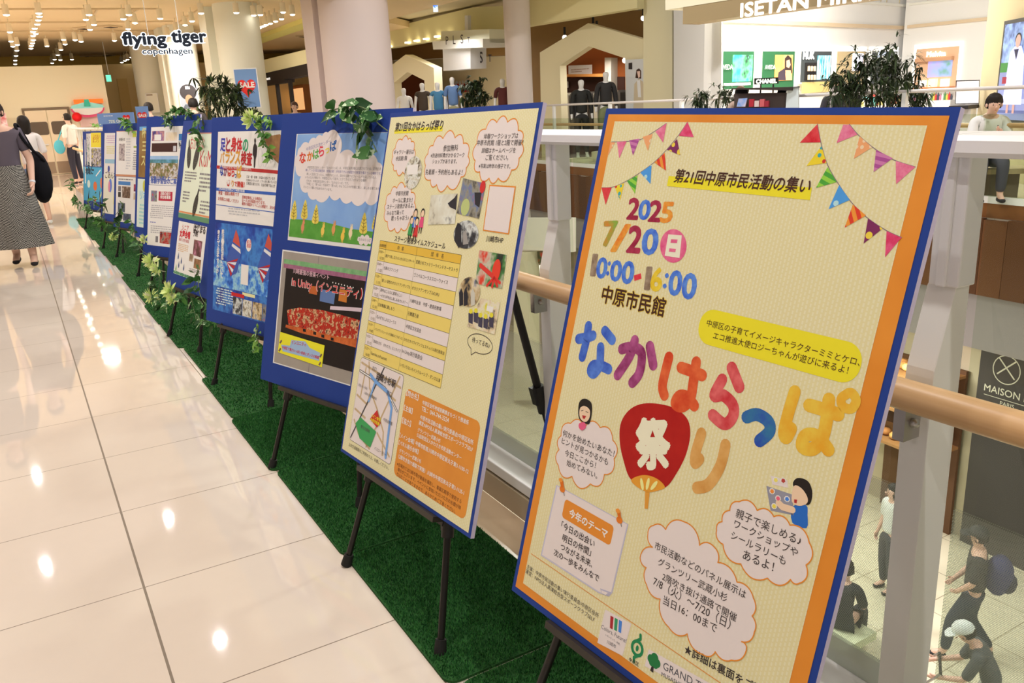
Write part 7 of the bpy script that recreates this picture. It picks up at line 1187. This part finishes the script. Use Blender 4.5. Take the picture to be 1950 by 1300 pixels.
p = low(1838, 1196, 1.45); p -= Matrix.Rotation(.6, 3, 'Z') @ Vector((0, .27, 0)); person('person in white cap pushing a stroller on the lower floor', (p.x, p.y, LZ), 1.6, .6, pm(86, 84, 80, .8), pm(170, 160, 140), HAIR, dict(chest=(0, .1, 1.22), up=(0, .16, 1.33), neck=(0, .2, 1.39), hb=(0, .26, 1.44), head=(0, .29, 1.49), crown=(0, .3, 1.55), shl=(-.165, .15, 1.32), shr=(.165, .15, 1.32), ell=(-.2, .26, 1.06), elr=(.2, .26, 1.06), wrl=(-.16, .5, 1.0), wrr=(.16, .5, 1.0)), hat=pm(214, 208, 194))
sq = Vector((p.x, p.y, LZ))+Matrix.Rotation(.6, 3, 'Z') @ Vector((0, .85, 0)); Rz = Matrix.Rotation(.6, 3, 'Z'); t = thing('stroller', sq, 'grey stroller pushed by the person in the white cap', 'stroller'); mb = MB(); mb.ball(sq+Vector((0, 0, .6)), 1, pm(120, 116, 104), 14, (.25, .28, .22)); mb.build('seat', t)
for s in (-1, 1):
    for y in (-.3, .3):
        mb = MB(); c = sq+Rz @ Vector((s*.22, y, .12)); mb.tube([c+Rz @ Vector((.11*math.cos(a*PI/8)*0, .11*math.cos(a*PI/8), .11*math.sin(a*PI/8))) for a in range(17)], .018, M_black, 6); mb.build('wheel', t)
    mb = MB(); mb.tube([sq+Rz @ Vector((s*.2, .3, .15)), sq+Rz @ Vector((s*.2, 0, .55)), sq+Rz @ Vector((s*.18, -.4, 1.0))], .012, M_metal, 6); mb.build('frame', t)
mb = MB(); mb.tube([sq+Rz @ Vector((-.18, -.4, 1.0)), sq+Rz @ Vector((.18, -.4, 1.0))], .014, M_black, 6); mb.build('handle', t)
SJ = dict(pelvis=(0, -.02, .5), waist=(0, -.05, .64), chest=(0, -.03, .83), up=(0, 0, .96), neck=(0, .02, 1.03), hb=(0, .05, 1.09), head=(0, .06, 1.15), crown=(0, .05, 1.21), shl=(-.165, 0, .95), shr=(.165, 0, .95), ell=(-.22, .08, .7), elr=(.22, .08, .7), wrl=(-.12, .3, .62), wrr=(.12, .3, .62), hpl=(-.09, 0, .5), hpr=(.09, 0, .5), knl=(-.12, .42, .5), knr=(.12, .42, .48), anl=(-.12, .55, .09), anr=(.12, .5, .09), tol=(-.12, .7, .04), tor=(.12, .65, .04))
p = low(1610, 1080, 1.2); person('person in black sitting on the lower floor bench beside the first board', (p.x, p.y, LZ), 1.7, -1.2, pm(44, 42, 42, .8), pm(40, 40, 44), HAIR, SJ, seated=True); t = thing('bench', (p.x, p.y, LZ), 'pale bench on the lower floor under the person in black', 'bench'); mb = MB(); mb.box((p.x-.4, p.y-.3, LZ+.3), (p.x+.25, p.y+.3, LZ+.4), pm(196, 190, 150)); mb.build('seat', t); mb = MB(); mb.box((p.x-.3, p.y-.2, LZ), (p.x+.15, p.y+.2, LZ+.3), pm(176, 168, 130)); mb.build('base', t)
p = low(1706, 742, 1.62); person('person in black trousers standing by the bakery shelf', (p.x, p.y, LZ), 1.62, 1.2, pm(60, 54, 50), pm(30, 28, 30))
# shop mannequins
MW = pm(240, 226, 196, .5)
for x, yt, d, tp, bt_, lb in ((768, 164, 23.5, (244, 236, 214), (236, 222, 190), 'mannequin in an ivory dress beside the mauve column'), (803, 154, 23, (70, 56, 44), (60, 50, 40), 'mannequin in a dark sleeveless top left of the blue ones'), (832, 153, 22.8, (70, 120, 150), (80, 120, 150), 'mannequin in a light blue sleeveless dress'), (860, 143, 22.6, (96, 120, 156), (150, 140, 100), 'mannequin in a blue T-shirt before the red sale sign'), (956, 146, 22.5, (90, 40, 36), (80, 40, 40), 'mannequin in a maroon top right beside the pale pole'), (1106, 147, 18.9, (40, 38, 34), (40, 38, 36), 'mannequin in a black jacket left in the right portal'), (1153, 132, 18.7, (46, 42, 40), (120, 120, 80), 'mannequin in a dark blouse right in the right portal')):
    p = at(x, yt, d); z = max(.06, p.z-1.80); t, g, M4 = person(lb, (p.x, p.y, z), 1.78, 2.6, pm(*tp), pm(*bt_), skin=MW, hairless=True, face_detail=False, fingers=False, name='mannequin', cat='mannequin', sleeve=.15 if x in (803, 832, 768) else .9 if x > 1000 else .4, shoes=MW)
    mb = MB(); mb.lathe((p.x, p.y, 0), [(.35, 0), (.35, max(.055, z-.005))], pm(226, 206, 170), 20); mb.build('stand', t)
